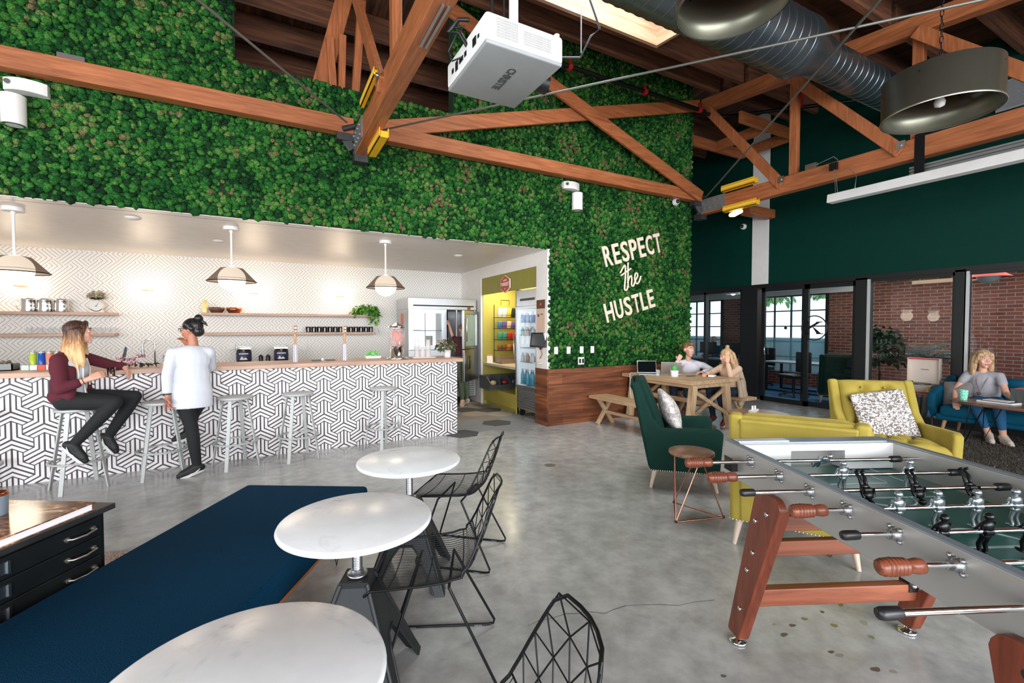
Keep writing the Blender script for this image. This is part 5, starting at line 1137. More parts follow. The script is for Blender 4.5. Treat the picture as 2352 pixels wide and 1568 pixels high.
for y in (-0.38, -0.14, 0.1, 0.34, 0.56): mb.prism([(-0.14, 0.0), (0.3, 0.0), (0.3, 0.26), (-0.02, 0.26), (-0.2, 0.14)], y, y+0.012, 'y')
mb.box((-0.15, -0.38, 0), (0.3, 0.57, 0.02)); mb.add([(-0.14, -0.38, 0), (-0.14, 0.57, 0), (-0.2, 0.57, 0.1), (-0.2, -0.38, 0.1)], [(0, 1, 2, 3)]); mb.box((0.28, -0.38, 0), (0.3, 0.57, 0.26)); build('bin_body', mb, P('bin_grey', (84, 86, 88), 0.4), t)
mb = MB(); mb.mi = 0; mb.ball((-0.08, 0.45, 0.13), (0.05, 0.07, 0.05)); mb.mi = 1; mb.ball((-0.08, 0.2, 0.13), (0.05, 0.06, 0.04)); mb.mi = 2; mb.ball((-0.08, -0.03, 0.13), (0.05, 0.06, 0.04)); build('packets', mb, [P('pk_tan', (196, 170, 130), 0.5), P('pk_red', (170, 50, 50), 0.5), P('pk_blue', (150, 170, 190), 0.5)], t)
l_ = bpy.data.lights.new('nook_light', 'AREA'); l_.energy = 26; l_.size = 0.5; l_.color = (1, 0.9, 0.66); o = bpy.data.objects.new('nook_light', l_); C.objects.link(o); o.location = (4.3, 8.0, 2.5)
# hexagonal market sign
t = thing('market_sign', 'red hexagonal MARKET sign on the olive panel', 'sign', (3.90, 7.50, 2.37))
mb = MB(); hx_ = [(0.21*math.sin(i*PI/3), 0.165*math.cos(i*PI/3)) for i in range(6)]; mb.prism(hx_, 0.0, 0.02, 'x'); build('rim', mb, WHITE, t)
mb = MB(); mb.prism([(a*0.93, b*0.93) for a, b in hx_], -0.004, 0.0, 'x'); build('panel', mb, P('sign_red', (186, 70, 52), 0.5), t)
MR = lambda y, z: Matrix.Translation((-0.005, y, z)) @ Matrix.Rotation(-PI/2, 4, 'Z') @ Matrix.Rotation(PI/2, 4, 'X')
text_ob('lettering', 'MARKET', 0.09, WHITE, MR(0, -0.005), t, 0.001, off=0.002, sx=0.95); text_ob('lettering', 'avanti', 0.06, WHITE, MR(0, 0.075), t, 0.001, shear=0.2, sx=0.95); text_ob('lettering', 'est.', 0.035, WHITE, MR(0, -0.085), t, 0.001)
# notice, card terminal on the jamb
t = thing('wall_notice', 'beige notice board with a dark header on the white jamb', 'notice', (3.893, 6.245, 1.49))
mb = MB(); mb.box((0, -0.125, 0), (0.005, 0.125, 0.38)); build('sheet', mb, P('notice_beige', (204, 176, 154), 0.6), t)
mb = MB(); mb.box((-0.001, -0.125, 0.38), (0.005, 0.125, 0.52)); build('header', mb, P('notice_brown', (86, 52, 42), 0.6), t)
mb = MB(); mb.mi = 0; mb.box((-0.002, 0.04, 0.25), (0, 0.09, 0.29)); mb.box((-0.002, -0.07, 0.28), (0, 0.0, 0.295)); mb.mi = 1; mb.prism([(0.03*math.sin(i*PI/3), 0.45+0.025*math.cos(i*PI/3)) for i in range(6)], -0.003, 0, 'x'); build('print', mb, [BLACKP, P('notice_orange', (196, 84, 50), 0.6)], t)
t = thing('card_terminal', 'black touch screen terminal on a bracket by the cooler', 'terminal', (3.86, 6.22, 1.36))
T_ = Matrix.Rotation(math.radians(-62), 4, 'Z') @ Matrix.Rotation(math.radians(-12), 4, 'X')
mb = MB(T_); mb.rbox((0, -0.03, 0), (0.30, 0.03, 0.24), 0.01, 3); build('body', mb, BLACKP, t); mb = MB(T_); mb.box((-0.12, -0.0465, -0.09), (0.12, -0.0455, 0.09)); build('screen', mb, P('screen_grey', (50, 56, 60), 0.15), t)
mb = MB(); mb.tube([(0, 0, -0.08), (0.02, 0, -0.14), (0.05, 0, -0.12)], 0.02); mb.box((-0.01, -0.05, -0.12), (0.05, 0.05, -0.07)); build('bracket', mb, BLACKP, t)
mb = MB(); mb.tube([(0.03, -0.02, -0.1), (0.0, -0.04, -0.18), (0.04, -0.02, -0.22), (0.02, 0.03, -0.3)], 0.006); build('cable', mb, P('cable_red', (150, 70, 60), 0.5), t)
mb = MB(); mb.box((-0.03, -0.06, -0.008), (0.06, 0.12, 0.008)); one('small_shelf', mb, P('pale_top', (206, 192, 170), 0.5), 'little ledge on the white jamb under the terminal', 'shelf', (3.84, 6.25, 0.99))
mb = MB(); mb.rbox((0, 0, 0), (0.02, 0.06, 0.12), 0.006, 2); one('wall_box', mb, WHITE, 'white box on the jamb behind the terminal', 'box', (3.888, 6.11, 1.42))

# ================================================================ FOREGROUND
ROW = math.radians(-24.85)          # the row of cafe tables and the games table share this heading
# ---- long blue upholstered bench
BLUE = m_streak('blue_felt', (0, 40, 64), (3, 54, 82), (220, 220, 220), 0.95); BLUE.node_tree.nodes['Principled BSDF'].inputs['Specular IOR Level'].default_value = 0.1; 
t = thing('upholstered_bench', 'long low navy blue upholstered bench', 'bench', (-0.13, 3.70, 0), math.atan2(-0.505, 0.863))
mb = MB(); mb.rbox((0.43, -1.6, 0.375), (0.87, 3.2, 0.15), 0.03, 4); build('seat_cushion', mb, BLUE, t)
mb = MB(); mb.box((0.01, -3.19, 0.285), (0.85, -0.01, 0.305)); build('base_board', mb, P('bench_base', (176, 104, 50), 0.5), t)
for x, y in ((0.12, -0.25), (0.74, -0.25), (0.12, -1.6), (0.74, -1.6), (0.12, -2.95), (0.74, -2.95)):
    mb = MB()
    mb.tube([(x-0.05, y, 0.285), (x, y, 0.008), (x+0.05, y, 0.285)], 0.006, 6); build('hairpin_leg', mb, BLACKM, t)
# ---- marble cafe tables
IRON = P('cast_iron', (44, 46, 48), 0.5, 0.5, bmp=0.15, bscale=120)
def cafe_table():
    t = thing('cafe_table', '', 'table', (0, 0, 0), ROW, 'round marble cafe tables')
    mb = MB(); mb.lathe([(0.001, 0.715), (0.298, 0.715), (0.312, 0.721), (0.315, 0.73), (0.311, 0.738), (0.304, 0.741), (0.001, 0.741)], n=72); build('tabletop', mb, MARBLE, t)
    mb = MB(); pr = []; z = 0.46
    while z < 0.70: pr += [(0.019, z), (0.0215, z+0.003), (0.019, z+0.006)]; z += 0.007
    mb.lathe(pr, n=20); mb.cyl((0, 0, 0.69), (0, 0, 0.715), 0.06, n=20); build('threaded_column', mb, STEEL, t)
    mb = MB(); mb.lathe([(0.03, 0.49), (0.042, 0.493), (0.042, 0.505), (0.042, 0.505), (0.026, 0.506), (0.026, 0.520), (0.02, 0.522)], n=24); build('collar', mb, STEEL, t)
    mb = MB(); q = lambda s: (s, s)
    H = 0.48; 
    for k in range(4):
        T = Matrix.Rotation(k*PI/2, 4, 'Z'); mb.T = T
        # folded plate on each side, arch cut out at the foot
        a, b = 0.055, 0.235
        def pt(x, z): y = a+(b-a)*(1-z/H); return (x*(y/b), y, z)
        P0 = [(-b, 0), (-b+0.055, 0), (-0.115, 0.20), (-0.06, 0.25), (0.06, 0.25), (0.115, 0.20), (b-0.055, 0), (b, 0), (b, H), (-b, H)]
        L_ = [pt(x, z) for x, z in P0]; I_ = [(x, y-0.008, z) for x, y, z in L_]; n = len(L_)
        idx = [(0, 1, 2, 9), (2, 3, 9), (3, 4, 8, 9), (4, 5, 8), (5, 6, 7, 8)]
        mb.add(L_+I_, idx+[tuple(i+n for i in f[::-1]) for f in idx]+[(i, i+1, n+i+1, n+i) for i in range(6)])
        # raised rib along each corner leg
        mb.tube([(b-0.012, b-0.012, 0.005), (a*1.0, a*1.0, H)], 0.011, 6)
        mb.tube([pt(-b+0.062, 0.01), pt(-0.115, 0.205), pt(-0.06, 0.257), pt(0.06, 0.257), pt(0.115, 0.205), pt(b-0.062, 0.01)], 0.006, 6)
    mb.T = Matrix.Identity(4); mb.box((-0.06, -0.06, 0.465), (0.06, 0.06, 0.49)); build('iron_base', mb, IRON, t)
    return t
c0 = cafe_table(); c0.location = (0.77, 2.77, 0); c0['label'] = 'farthest of the three round marble tables'
dup(c0, (0.33, 2.01, 0), ROW, 'middle of the three round marble tables'); dup(c0, (-0.055, 1.19, 0), ROW, 'nearest of the three round marble tables, cut by the bottom edge')
# ---- black wire chairs
def wire_chair():
    t = thing('wire_chair', '', 'chair', (0, 0, 0), 0, 'black wire chairs'); RW = BLACKM
    prof = [(0.235, 0.435), (0.225, 0.452), (0.12, 0.445), (0.0, 0.438), (-0.10, 0.438), (-0.165, 0.455), (-0.21, 0.50), (-0.245, 0.58), (-0.28, 0.68), (-0.31, 0.77), (-0.335, 0.835)]
    # arc length resample
    def Pp(v):
        d = [0]
        for a, b in zip(prof[:-1], prof[1:]): d.append(d[-1]+math.dist(a, b))
        s_ = v*d[-1]
        for i in range(len(prof)-1):
            if s_ <= d[i+1]+1e-9: f = (s_-d[i])/(d[i+1]-d[i]); return (prof[i][0]+(prof[i+1][0]-prof[i][0])*f, prof[i][1]+(prof[i+1][1]-prof[i][1])*f)
        return prof[-1]
    def wid(v): return 0.235 if v < 0.45 else 0.235-0.105*((v-0.45)/0.55)**1.7
    def S(u, v):
        y, z = Pp(v); w_ = wid(v); rise = 0.055*max(0, 1-abs(v-0.45)/0.5)
        return (u*w_, y+0.03*abs(u)**2*(1 if v > 0.5 else 0.3), z+rise*abs(u)**2.5)
    mb = MB(); K = 17
    for i in range(-K, K+1):
        u = i/K; vmax = 0.60 if abs(u) < 0.97 else 0.6
        mb.tube([S(u, v*vmax/18) for v in range(19)], 0.0017, 4)
    for v in (0.12, 0.30, 0.48): mb.tube([S(i/12, v) for i in range(-12, 13)], 0.003, 5)
    build('seat_wires', mb, RW, t)
    mb = MB(); nodes_b = [S(u, 0.60) for u in (-1, -.6, -.2, .2, .6, 1)]
    lev = [0.60, 0.70, 0.80, 0.90, 0.99]; nn = [7, 6, 5, 4, 3]; pts = []
    for v, n in zip(lev, nn): pts.append([S(-1+2*i/(n-1), v) for i in range(n)])
    for a, b in zip(pts[:-1], pts[1:]):
        for i in range(len(b)): mb.tube([b[i], a[i]], 0.0026, 5); mb.tube([b[i], a[i+1]], 0.0026, 5)
        for i in range(len(b)-1): mb.tube([b[i], b[i+1]], 0.0022, 5)
    mb.tube(nodes_b, 0.003, 5); build('back_lattice', mb, RW, t)
    mb = MB(); rim = [S(-1, v/24) for v in range(0, 24)]+[S(-0.8, 1.0), S(-0.4, 1.02), S(0, 1.025), S(0.4, 1.02), S(0.8, 1.0)]+[S(1, v/24) for v in range(23, -1, -1)]
    mb.tube(rim, 0.0055, 8, True); build('rim', mb, RW, t)
    for s_ in (-1, 1):
        mb = MB(); x = s_*0.17; X2 = s_*0.22
        mb.tube([(x, 0.06, 0.43), (X2-s_*0.002, 0.195, 0.03), (X2, 0.19, 0.010), (X2, 0.16, 0.007), (X2, -0.27, 0.007), (X2, -0.30, 0.012), (X2, -0.305, 0.03), (x, -0.10, 0.43)], 0.0065, 8); build('sled_leg', mb, RW, t)
        for y in (-0.22, 0.12): mb = MB(); mb.box((X2-0.01, y-0.02, 0.0), (X2+0.01, y+0.02, 0.008)); build('glide', mb, P('grey_glide', (90, 94, 98), 0.6), t)
    mb = MB(); mb.tube([(-0.17, 0.06, 0.43), (0.17, 0.06, 0.43)], 0.0065); mb.tube([(-0.17, -0.10, 0.43), (0.17, -0.10, 0.43)], 0.0065); build('cross_rail', mb, RW, t)
    return t
def face(dx, dy): return math.atan2(-dx, dy)
w0 = wire_chair(); w0.location = (0.66, 2.03, 0); w0.rotation_euler.z = face(-0.907, 0.42); w0['label'] = 'black wire chair drawn up to the middle marble table'
dup(w0, (1.13, 2.92, 0), face(-0.76, 0.65), 'black wire chair at the farthest marble table'); dup(w0, (0.37, 0.96, 0), face(-0.97, 0.24), 'black wire chair whose back pokes in at the bottom edge')

# ---- steel flat-file cabinet, book and cup
t = thing('flat_file_cabinet', 'old dark steel flat-file cabinet of shallow drawers', 'cabinet', (-0.66, 2.86, 0), math.atan2(-0.52, 0.854))
DKS = P('worn_dark_steel', (40, 44, 46), 0.42, 0.7, var=0.25, vscale=5, bmp=0.1)
mb = MB(); mb.box((-0.75, -1.05, 0.06), (-0.035, -0.03, 0.672)); build('body', mb, DKS, t)
mb = MB(); mb.box((-0.78, -1.08, 0.672), (0.0, 0, 0.70)); build('top', mb, P('worn_steel_top', (70, 70, 70), 0.35, 0.7, var=0.3, vscale=7), t, bevel=0.004)
for x in (-0.7, -0.08):
    for y in (-1.0, -0.08): mb = MB(); mb.box((x-0.03, y-0.03, 0), (x+0.03, y+0.03, 0.06)); build('foot', mb, DKS, t)
for i in range(5):
    z = 0.570-i*0.092
    mb = MB(); mb.box((-0.036, -1.02, z), (-0.022, -0.06, z+0.086)); d_ = build('drawer', mb, DKS, t, bevel=0.003)
    for y in (-0.155, -0.88):
        mb = MB(); mb.tube([(-0.022, y-0.06, z+0.043), (0.000, y-0.055, z+0.043), (0.006, y, z+0.038), (0.000, y+0.055, z+0.043), (-0.022, y+0.06, z+0.043)], 0.0048, 8); mb.cyl((-0.022, y-0.06, z+0.043), (-0.017, y-0.06, z+0.043), 0.011); mb.cyl((-0.022, y+0.06, z+0.043), (-0.017, y+0.06, z+0.043), 0.011); build('handle', mb, P('worn_nickel', (176, 170, 160), 0.35, 0.9), d_)
    mb = MB(); mb.box((-0.021, -0.56, z+0.02), (-0.018, -0.44, z+0.066)); mb.box((-0.018, -0.562, z+0.018), (-0.012, -0.552, z+0.070)); mb.box((-0.018, -0.448, z+0.018), (-0.012, -0.438, z+0.070)); build('label_holder', mb, STEEL, d_)
def m_cover():
    m, nt, b = newmat('book_cover'); n = noise(nt, 7, 5, objvec(nt, (1.0, 2.2, 1))); n.inputs['Distortion'].default_value = 1.5
    L(nt, ramp(nt, n.outputs[0], [(0.3, (40, 26, 18)), (0.5, (110, 66, 36)), (0.62, (190, 130, 80)), (0.72, (250, 224, 190))]).outputs[0], b.inputs['Base Color']); b.inputs['Roughness'].default_value = 0.12; return m
t = thing('large_book', 'thick glossy photo book lying on the flat-file cabinet', 'book', (-0.66, 2.86, 0.70), math.atan2(-0.52, 0.854))
mb = MB(); mb.box((-0.50, -0.62, 0.002), (-0.02, -0.10, 0.032)); build('pages', mb, P('book_pages', (236, 232, 236), 0.6), t)
mb = MB(); mb.box((-0.51, -0.63, 0.032), (-0.012, -0.09, 0.037)); mb.box((-0.51, -0.63, 0.0), (-0.012, -0.09, 0.003)); build('cover', mb, m_cover(), t)
t = thing('tin_cup', 'small grey cup with a copper lip on the book at the left edge', 'cup', (-1.055, 2.80, 0.737))
mb = MB(); mb.lathe([(0.042, 0), (0.045, 0.09), (0.041, 0.09), (0.001, 0.01)], n=28); build('body', mb, P('cup_grey', (110, 122, 132), 0.4), t); mb = MB(); mb.lathe([(0.0455, 0.085), (0.046, 0.097), (0.040, 0.097), (0.03, 0.085), (0.001, 0.085)], n=28); build('lip', mb, COPPER, t)
mb = MB(Matrix.Rotation(ROW, 4, 'Z')); mb.rbox((-0.3, 0.0, 0.008), (1.3, 0.9, 0.016), 0.006, 2); one('hide_rug', mb, m_weave('speckled_rug', (130, 104, 90), (196, 176, 164), 160), 'speckled brown and cream rug behind the flat-file cabinet', 'rug', (-0.72, 3.42, 0))

# ---- foosball table (local x to the right, y away)
t = thing('foosball_table', 'stainless steel foosball table with mahogany legs', 'game table', (2.2, 1.6, 0), ROW)
FS = P('foosball_steel', (176, 174, 170), 0.34, 0.55, var=0.03)
WID, YN, YFR = 0.90, -1.86, 0.045; ZB0, ZT0 = 0.755, 0.935
for xx in (0, WID-0.028): mb = MB(); mb.box((xx, YN, ZB0), (xx+0.028, YFR, ZT0)); build('side_panel', mb, FS, t, bevel=0.006, seg=3)
mb = MB(); mb.box((0.028, YFR-0.028, ZB0), (WID-0.028, YFR, ZT0)); build('far_end_panel', mb, FS, t); mb = MB(); mb.box((0.028, YN, ZB0), (WID-0.028, YN+0.028, ZT0)); build('near_end_panel', mb, FS, t)
mb = MB(); RM = P('rim_bluegrey', (136, 146, 156), 0.3, 0.4)
mb.box((-0.002, YN, ZT0), (0.030, YFR+0.003, ZT0+0.005)); mb.box((WID-0.030, YN, ZT0), (WID+0.003, YFR+0.003, ZT0+0.006)); mb.box((0.035, YFR-0.09, ZT0), (WID-0.035, YFR+0.003, ZT0+0.006)); build('top_rim', mb, RM, t)
mb = MB(); mb.mi = 0; mb.box((0.028, YFR-0.12, 0.80), (0.30, YFR-0.09, ZT0)); mb.box((0.60, YFR-0.12, 0.80), (WID-0.028, YFR-0.09, ZT0)); mb.box((0.30, YFR-0.12, 0.90), (0.60, YFR-0.09, ZT0)); mb.box((0.29, YFR-0.10, 0.8), (0.30, YFR-0.02, 0.93)); mb.box((0.60, YFR-0.10, 0.8), (0.61, YFR-0.02, 0.93)); build('goal_wall', mb, P('goal_white', (226, 226, 226), 0.35, 0.2), t)
mb = MB(); mb.mi = 0; mb.box((0.028, YN, 0.775), (WID-0.028, YFR-0.05, 0.795)); mb.mi = 1
mb.box((0.028, -0.93-0.006, 0.795), (WID-0.028, -0.93+0.006, 0.7965))
for y0_ in (YFR-0.12,):
    for (a, b, c_, d_) in ((0.25, y0_-0.22, 0.65, y0_-0.21), (0.25, y0_-0.22, 0.26, y0_), (0.64, y0_-0.22, 0.65, y0_), (0.15, y0_-0.40, 0.75, y0_-0.39), (0.15, y0_-0.40, 0.16, y0_), (0.74, y0_-0.40, 0.75, y0_)): mb.box((a, b, 0.795), (c_, d_, 0.7965))
arc = [(0.45+0.12*math.cos(a*PI/16), y0_-0.40-0.10*math.sin(a*PI/16), 0.796) for a in range(17)]; mb.tube(arc, 0.004, 4)
mb.tube([(0.45+0.14*math.cos(a*PI/20), -0.93+0.14*math.sin(a*PI/20), 0.796) for a in range(40)], 0.004, 4, True)
build('playfield', mb, [P('playfield_green', (28, 104, 96), 0.35), P('line_pale', (170, 205, 205), 0.4)], t)
mb = MB(); mb.box((0.04, YFR-0.075, ZT0+0.006), (0.32, YFR-0.02, ZT0+0.010)); build('name_plate', mb, P('plate_pale', (214, 216, 218), 0.3, 0.3), t)
rods = [(-0.205, 'L', 1), (-0.425, 'L', 2), (-0.617, 'R', 3), (-0.806, 'L', 5), (-1.003, 'R', 5), (-1.195, 'L', 3), (-1.39, 'R', 2), (-1.59, 'R', 1)]
HND = wood('turned_handle', (88, 42, 28), (144, 78, 52), 0, 2, 0.35)
SILV = P('silver_player', (168, 178, 184), 0.25, 0.85); BLKP = P('black_player', (20, 22, 24), 0.3, 0.4)
MENX = {1: [0.40], 2: [0.30, 0.62], 3: [0.24, 0.46, 0.70], 5: [0.14, 0.295, 0.45, 0.605, 0.76]}
offs = [-0.02, 0.0, 0.0, 0.09-0.03, 0.02, 0.0, 0.0, 0.0]; angs = [0.9, 0.05, 2.6, 0.0, 0.15, 0.0, 0.3, 0.2]
ZR = 0.887
for k, (y, side, n) in enumerate(rods):
    near = side == 'L'
    xl = -0.20 if near else -0.26
    xl = {-0.806: -0.08, -1.195: -0.10, -1.39: -0.38, -1.003: -0.15}.get(y, xl)
    mb = MB(); mb.cyl((xl, y, ZR), (WID+(0.05 if near else 0.2), y, ZR), 0.0085, n=16); r_ = build('rod', mb, CHROME, t)
    for x, s_ in ((0, -1), (WID, 1)):
        mb = MB(); mb.lathe([(0.014, 0.018*s_), (0.018, 0.014*s_), (0.020, 0.004*s_), (0.024, 0.0)], (x, y, ZR), 20, 'x')
        for a in range(4): b_ = PI/4+a*PI/2; mb.ball((x+0.003*s_, y+0.027*math.cos(b_), ZR+0.027*math.sin(b_)), (0.008, 0.008, 0.008), 10, 6)
        build('rod_bearing', mb, P('satin_chrome', (150, 152, 154), 0.25, 0.8), r_)
    if near:
        h = [(0.012, 0), (0.016, -0.004), (0.0175, -0.02), (0.0155, -0.035), (0.014, -0.05)]
        z = -0.05
        for i in range(6): h += [(0.0172-0.001*abs(i-3)*0.5, z-0.001), (0.0205-0.0012*abs(i-3)*0.5, z-0.004), (0.0205-0.0012*abs(i-3)*0.5, z-0.009), (0.0172-0.001*abs(i-3)*0.5, z-0.012)]; z -= 0.012
        h += [(0.017, z-0.006), (0.009, z-0.012), (0.001, z-0.013)]
        mb = MB(); mb.lathe([(a*1.25, b*1.0) for a, b in h], (xl, y, ZR), 24, 'x'); build('turned_handle', mb, HND, r_)
    else:
        mb = MB(); mb.lathe([(0.013, 0.025), (0.015, 0.02), (0.0155, -0.02), (0.013, -0.03), (0.001, -0.032)], (xl, y, ZR), 20, 'x'); build('rod_cap', mb, BLACKP, r_)
    for s_ in (0.06, WID-0.06):
        mb = MB(); mb.lathe([(0.013, -0.028), (0.016, -0.024), (0.016, 0.024), (0.013, 0.028)], (s_ + (0.08 if k == 0 and s_ > .5 else 0)*-1, y, ZR), 18, 'x'); build('bumper', mb, BLACKP, r_)
    for x in MENX[n]:
        x += offs[k]; T = Matrix.Translation((x, y, ZR)) @ Matrix.Rotation(angs[k], 4, 'X'); mb = MB(T)
        mb.ball((0, 0, 0.052), 0.0135, 12, 8); mb.cyl((0, 0, 0.036), (0, 0, 0.046), 0.006, n=8)
        mb.ball((0, 0, 0.018), (0.022, 0.015, 0.022), 12, 8); mb.cyl((-0.014, 0, 0), (0.014, 0, 0), 0.015, n=12); mb.ball((0, 0, -0.014), (0.018, 0.013, 0.014), 12, 8)
        for s_ in (-1, 1):
            mb.tube([(s_*0.008, 0, -0.02), (s_*0.011, 0.006, -0.048), (s_*0.012, -0.002, -0.072)], [0.0085, 0.007, 0.006], 8); mb.ball((s_*0.012, 0.008, -0.076), (0.007, 0.015, 0.006), 8, 5)
            mb.tube([(s_*0.02, 0, 0.03), (s_*0.027, 0.004, 0.012), (s_*0.022, 0.016, 0.0)], [0.006, 0.005, 0.005], 6)
        build('player', mb, SILV if near else BLKP, r_)
# slanted legs with bolts, rails
def leg(x, y0_, y1, y2, xf, yf, mats):
    """board leg: wide at the top under the side panel, tapering and splaying to the foot"""
    mb = MB(); th = 0.055
    s_ = 1 if x < 0.5 else -1
    def prof(xx, w_, yc, z): return [(xx, yc-w_/2, z), (xx+th*s_, yc-w_/2, z), (xx+th*s_, yc+w_/2, z), (xx, yc+w_/2, z)]
    # rounded board outline in its own plane, leaning from foot (xf,yf) to top
    xt = x-0.030*s_; yc0, yc1, z0_, z1_ = yf, y0_, 0.04, 0.79
    def corner(cy, cz, r_, a0): return [(cy+r_*math.cos(a0+k*PI/8), cz+r_*math.sin(a0+k*PI/8)) for k in range(5)]
    out = corner(yc0+0.050-0.015, z0_+0.015, 0.015, -PI/2)+corner(yc1+0.095-0.05, z1_-0.05, 0.05, 0)+corner(yc1-0.095+0.05, z1_-0.05, 0.05, PI/2)+corner(yc0-0.050+0.015, z0_+0.015, 0.015, PI)
    lean = lambda z: xf+(xt-xf)*(z-z0_)/(z1_-z0_)
    n = len(out); mb.add([(lean(z), y, z) for y, z in out]+[(lean(z)+th*s_, y, z) for y, z in out], [tuple(range(n))[::-1], tuple(range(n, 2*n))]+[(i, (i+1) % n, n+(i+1) % n, n+i) for i in range(n)])
    l_ = build('leg', mb, mats, t, bevel=0.006, seg=2)
    mb = MB()
    for f, o_ in ((0.88, -0.03), (0.80, 0.035), (0.60, 0.0), (0.47, 0.01), (0.2, -0.005)):
        z = 0.04+0.75*f; xx = lean(z); yy = yf+(y0_-yf)*f+o_
        mb.ball((xx-0.002*s_, yy, z), (0.007, 0.012, 0.012), 10, 6)
    build('bolt', mb, CHROME, l_)
    mb = MB(); mb.lathe([(0.038, 0), (0.042, 0.006), (0.038, 0.014), (0.016, 0.02), (0.014, 0.045)], (xf+th/2*s_, yf, 0), 24); build('levelling_foot', mb, CHROME, l_)
leg(0.0, -0.385, 0, 0, -0.10, -0.24, MAHOG); leg(WID, -0.385, 0, 0, WID-0.04, -0.22, MAHOG)
leg(0.0, -1.40, 0, 0, -0.10, -1.55, MAHOG); leg(WID, -1.40, 0, 0, WID-0.04, -1.55, MAHOG)
for y in (-0.25, -1.54):
    mb = MB(); mb.beam((-0.03, y, 0.235), (WID-0.05, y, 0.235), 0.05, 0.085); build('cross_rail', mb, MAHOGX, t, bevel=0.006)
    mb = MB(); mb.box((WID-0.12, y-0.03, 0.24), (WID-0.04, y+0.03, 0.30)); mb.box((-0.06, y-0.03, 0.2), (-0.02, y+0.03, 0.27)); build('corner_bracket', mb, BLACKP, t)
    mb = MB(); mb.ball((WID-0.10, y-0.034, 0.275), 0.014, 10, 6); mb.ball((WID-0.065, y-0.034, 0.265), 0.014, 10, 6); mb.ball((-0.04, y-0.03, 0.23), 0.012, 10, 6); build('bolt', mb, CHROME, t)
for z in (0.50, 0.62):
    mb = MB(); mb.beam((0.02, -0.30, z), (WID-0.03, -0.30, z), 0.04, 0.075); build('upper_rail', mb, MAHOGX, t, bevel=0.006)
mb = MB(); mb.box((-0.035, -0.09, 0.80), (0.0, -0.02, 0.84)); mb.box((-0.035, -0.09, 0.80), (-0.03, -0.02, 0.87)); build('ball_cup', mb, BLACKP, t)

# ================================================================ LOUNGE
VELY = P('mustard_velvet', (160, 142, 64), 0.85, sheen=0.25, var=0.08, vscale=9, spec=0.2); VELG = P('bottle_green_velvet', (4, 44, 36), 0.75, sheen=0.12, var=0.12, vscale=8, spec=0.2); VELT = P('teal_velvet', (0, 78, 104), 0.7, sheen=0.15, var=0.1, vscale=8, spec=0.2)
NAIL = P('nailhead', (226, 214, 196), 0.3, 0.6); PALE = wood('pale_leg', (196, 172, 156), (224, 204, 188), 2, 1, 0.5)
def tufted(mb, w, h, th, nx, ny, T, depth=0.065, puff=0.045):
    """cushion panel in the local x-z plane, front at -y, with pulled-in buttons; returns the button spots"""
    R_, S_ = 40, 36; spots = []
    for j in range(ny):
        for i in range(nx-(j % 2)): spots.append((-w/2+w*(i+0.5+(0.5 if j % 2 else 0))/nx, h*(j+0.7)/(ny+0.4)))
    def hgt(x, z):
        e = (max(0, 1-(2*x/w)**10)*max(0, 1-(2*z/h-1)**12))**0.38; d = puff*max(0, (1-(2*x/w)**4))*max(0, (1-(2*z/h-1)**6)); k = 0
        for sx, sz in spots:
            q = ((x-sx)**2+(z-sz)**2); k += math.exp(-q/0.0018)*depth+0.016*math.exp(-q/0.008)
            # creases running diagonally between buttons
        for a in range(len(spots)):
            for b in range(a+1, len(spots)):
                ax, az = spots[a]; bx, bz = spots[b]; l2 = (ax-bx)**2+(az-bz)**2
                if l2 > (1.35*w/nx)**2 or abs(az-bz) < 1e-4: continue
                f = max(0, min(1, ((x-ax)*(bx-ax)+(z-az)*(bz-az))/l2)); dx, dz = x-ax-(bx-ax)*f, z-az-(bz-az)*f
                k += 0.030*math.exp(-(dx*dx+dz*dz)/0.00030)
        return (th+d-min(k, depth+0.016))*e
    vs = []
    for j in range(S_+1):
        for i in range(R_+1): x, z = -w/2+w*i/R_, h*j/S_; vs.append(T @ Vector((x, -hgt(x, z), z)))
    o_ = len(vs); vs += [T @ Vector(v) for v in ((-w/2, 0, 0), (w/2, 0, 0), (w/2, 0, h), (-w/2, 0, h))]
    keep = mb.T; mb.T = Matrix.Identity(4)
    mb.add(vs, [(j*(R_+1)+i, j*(R_+1)+i+1, (j+1)*(R_+1)+i+1, (j+1)*(R_+1)+i) for j in range(S_) for i in range(R_)], True)
    e = lambda L: mb.add([vs[i] for i in L], [tuple(range(len(L)))])
    e([i for i in range(R_+1)]+[o_+1, o_]); e([S_*(R_+1)+i for i in range(R_+1)]+[o_+2, o_+3]); e([j*(R_+1) for j in range(S_+1)]+[o_+3, o_]); e([j*(R_+1)+R_ for j in range(S_+1)]+[o_+2, o_+1]); e([o_, o_+1, o_+2, o_+3])
    mb.T = keep; return spots
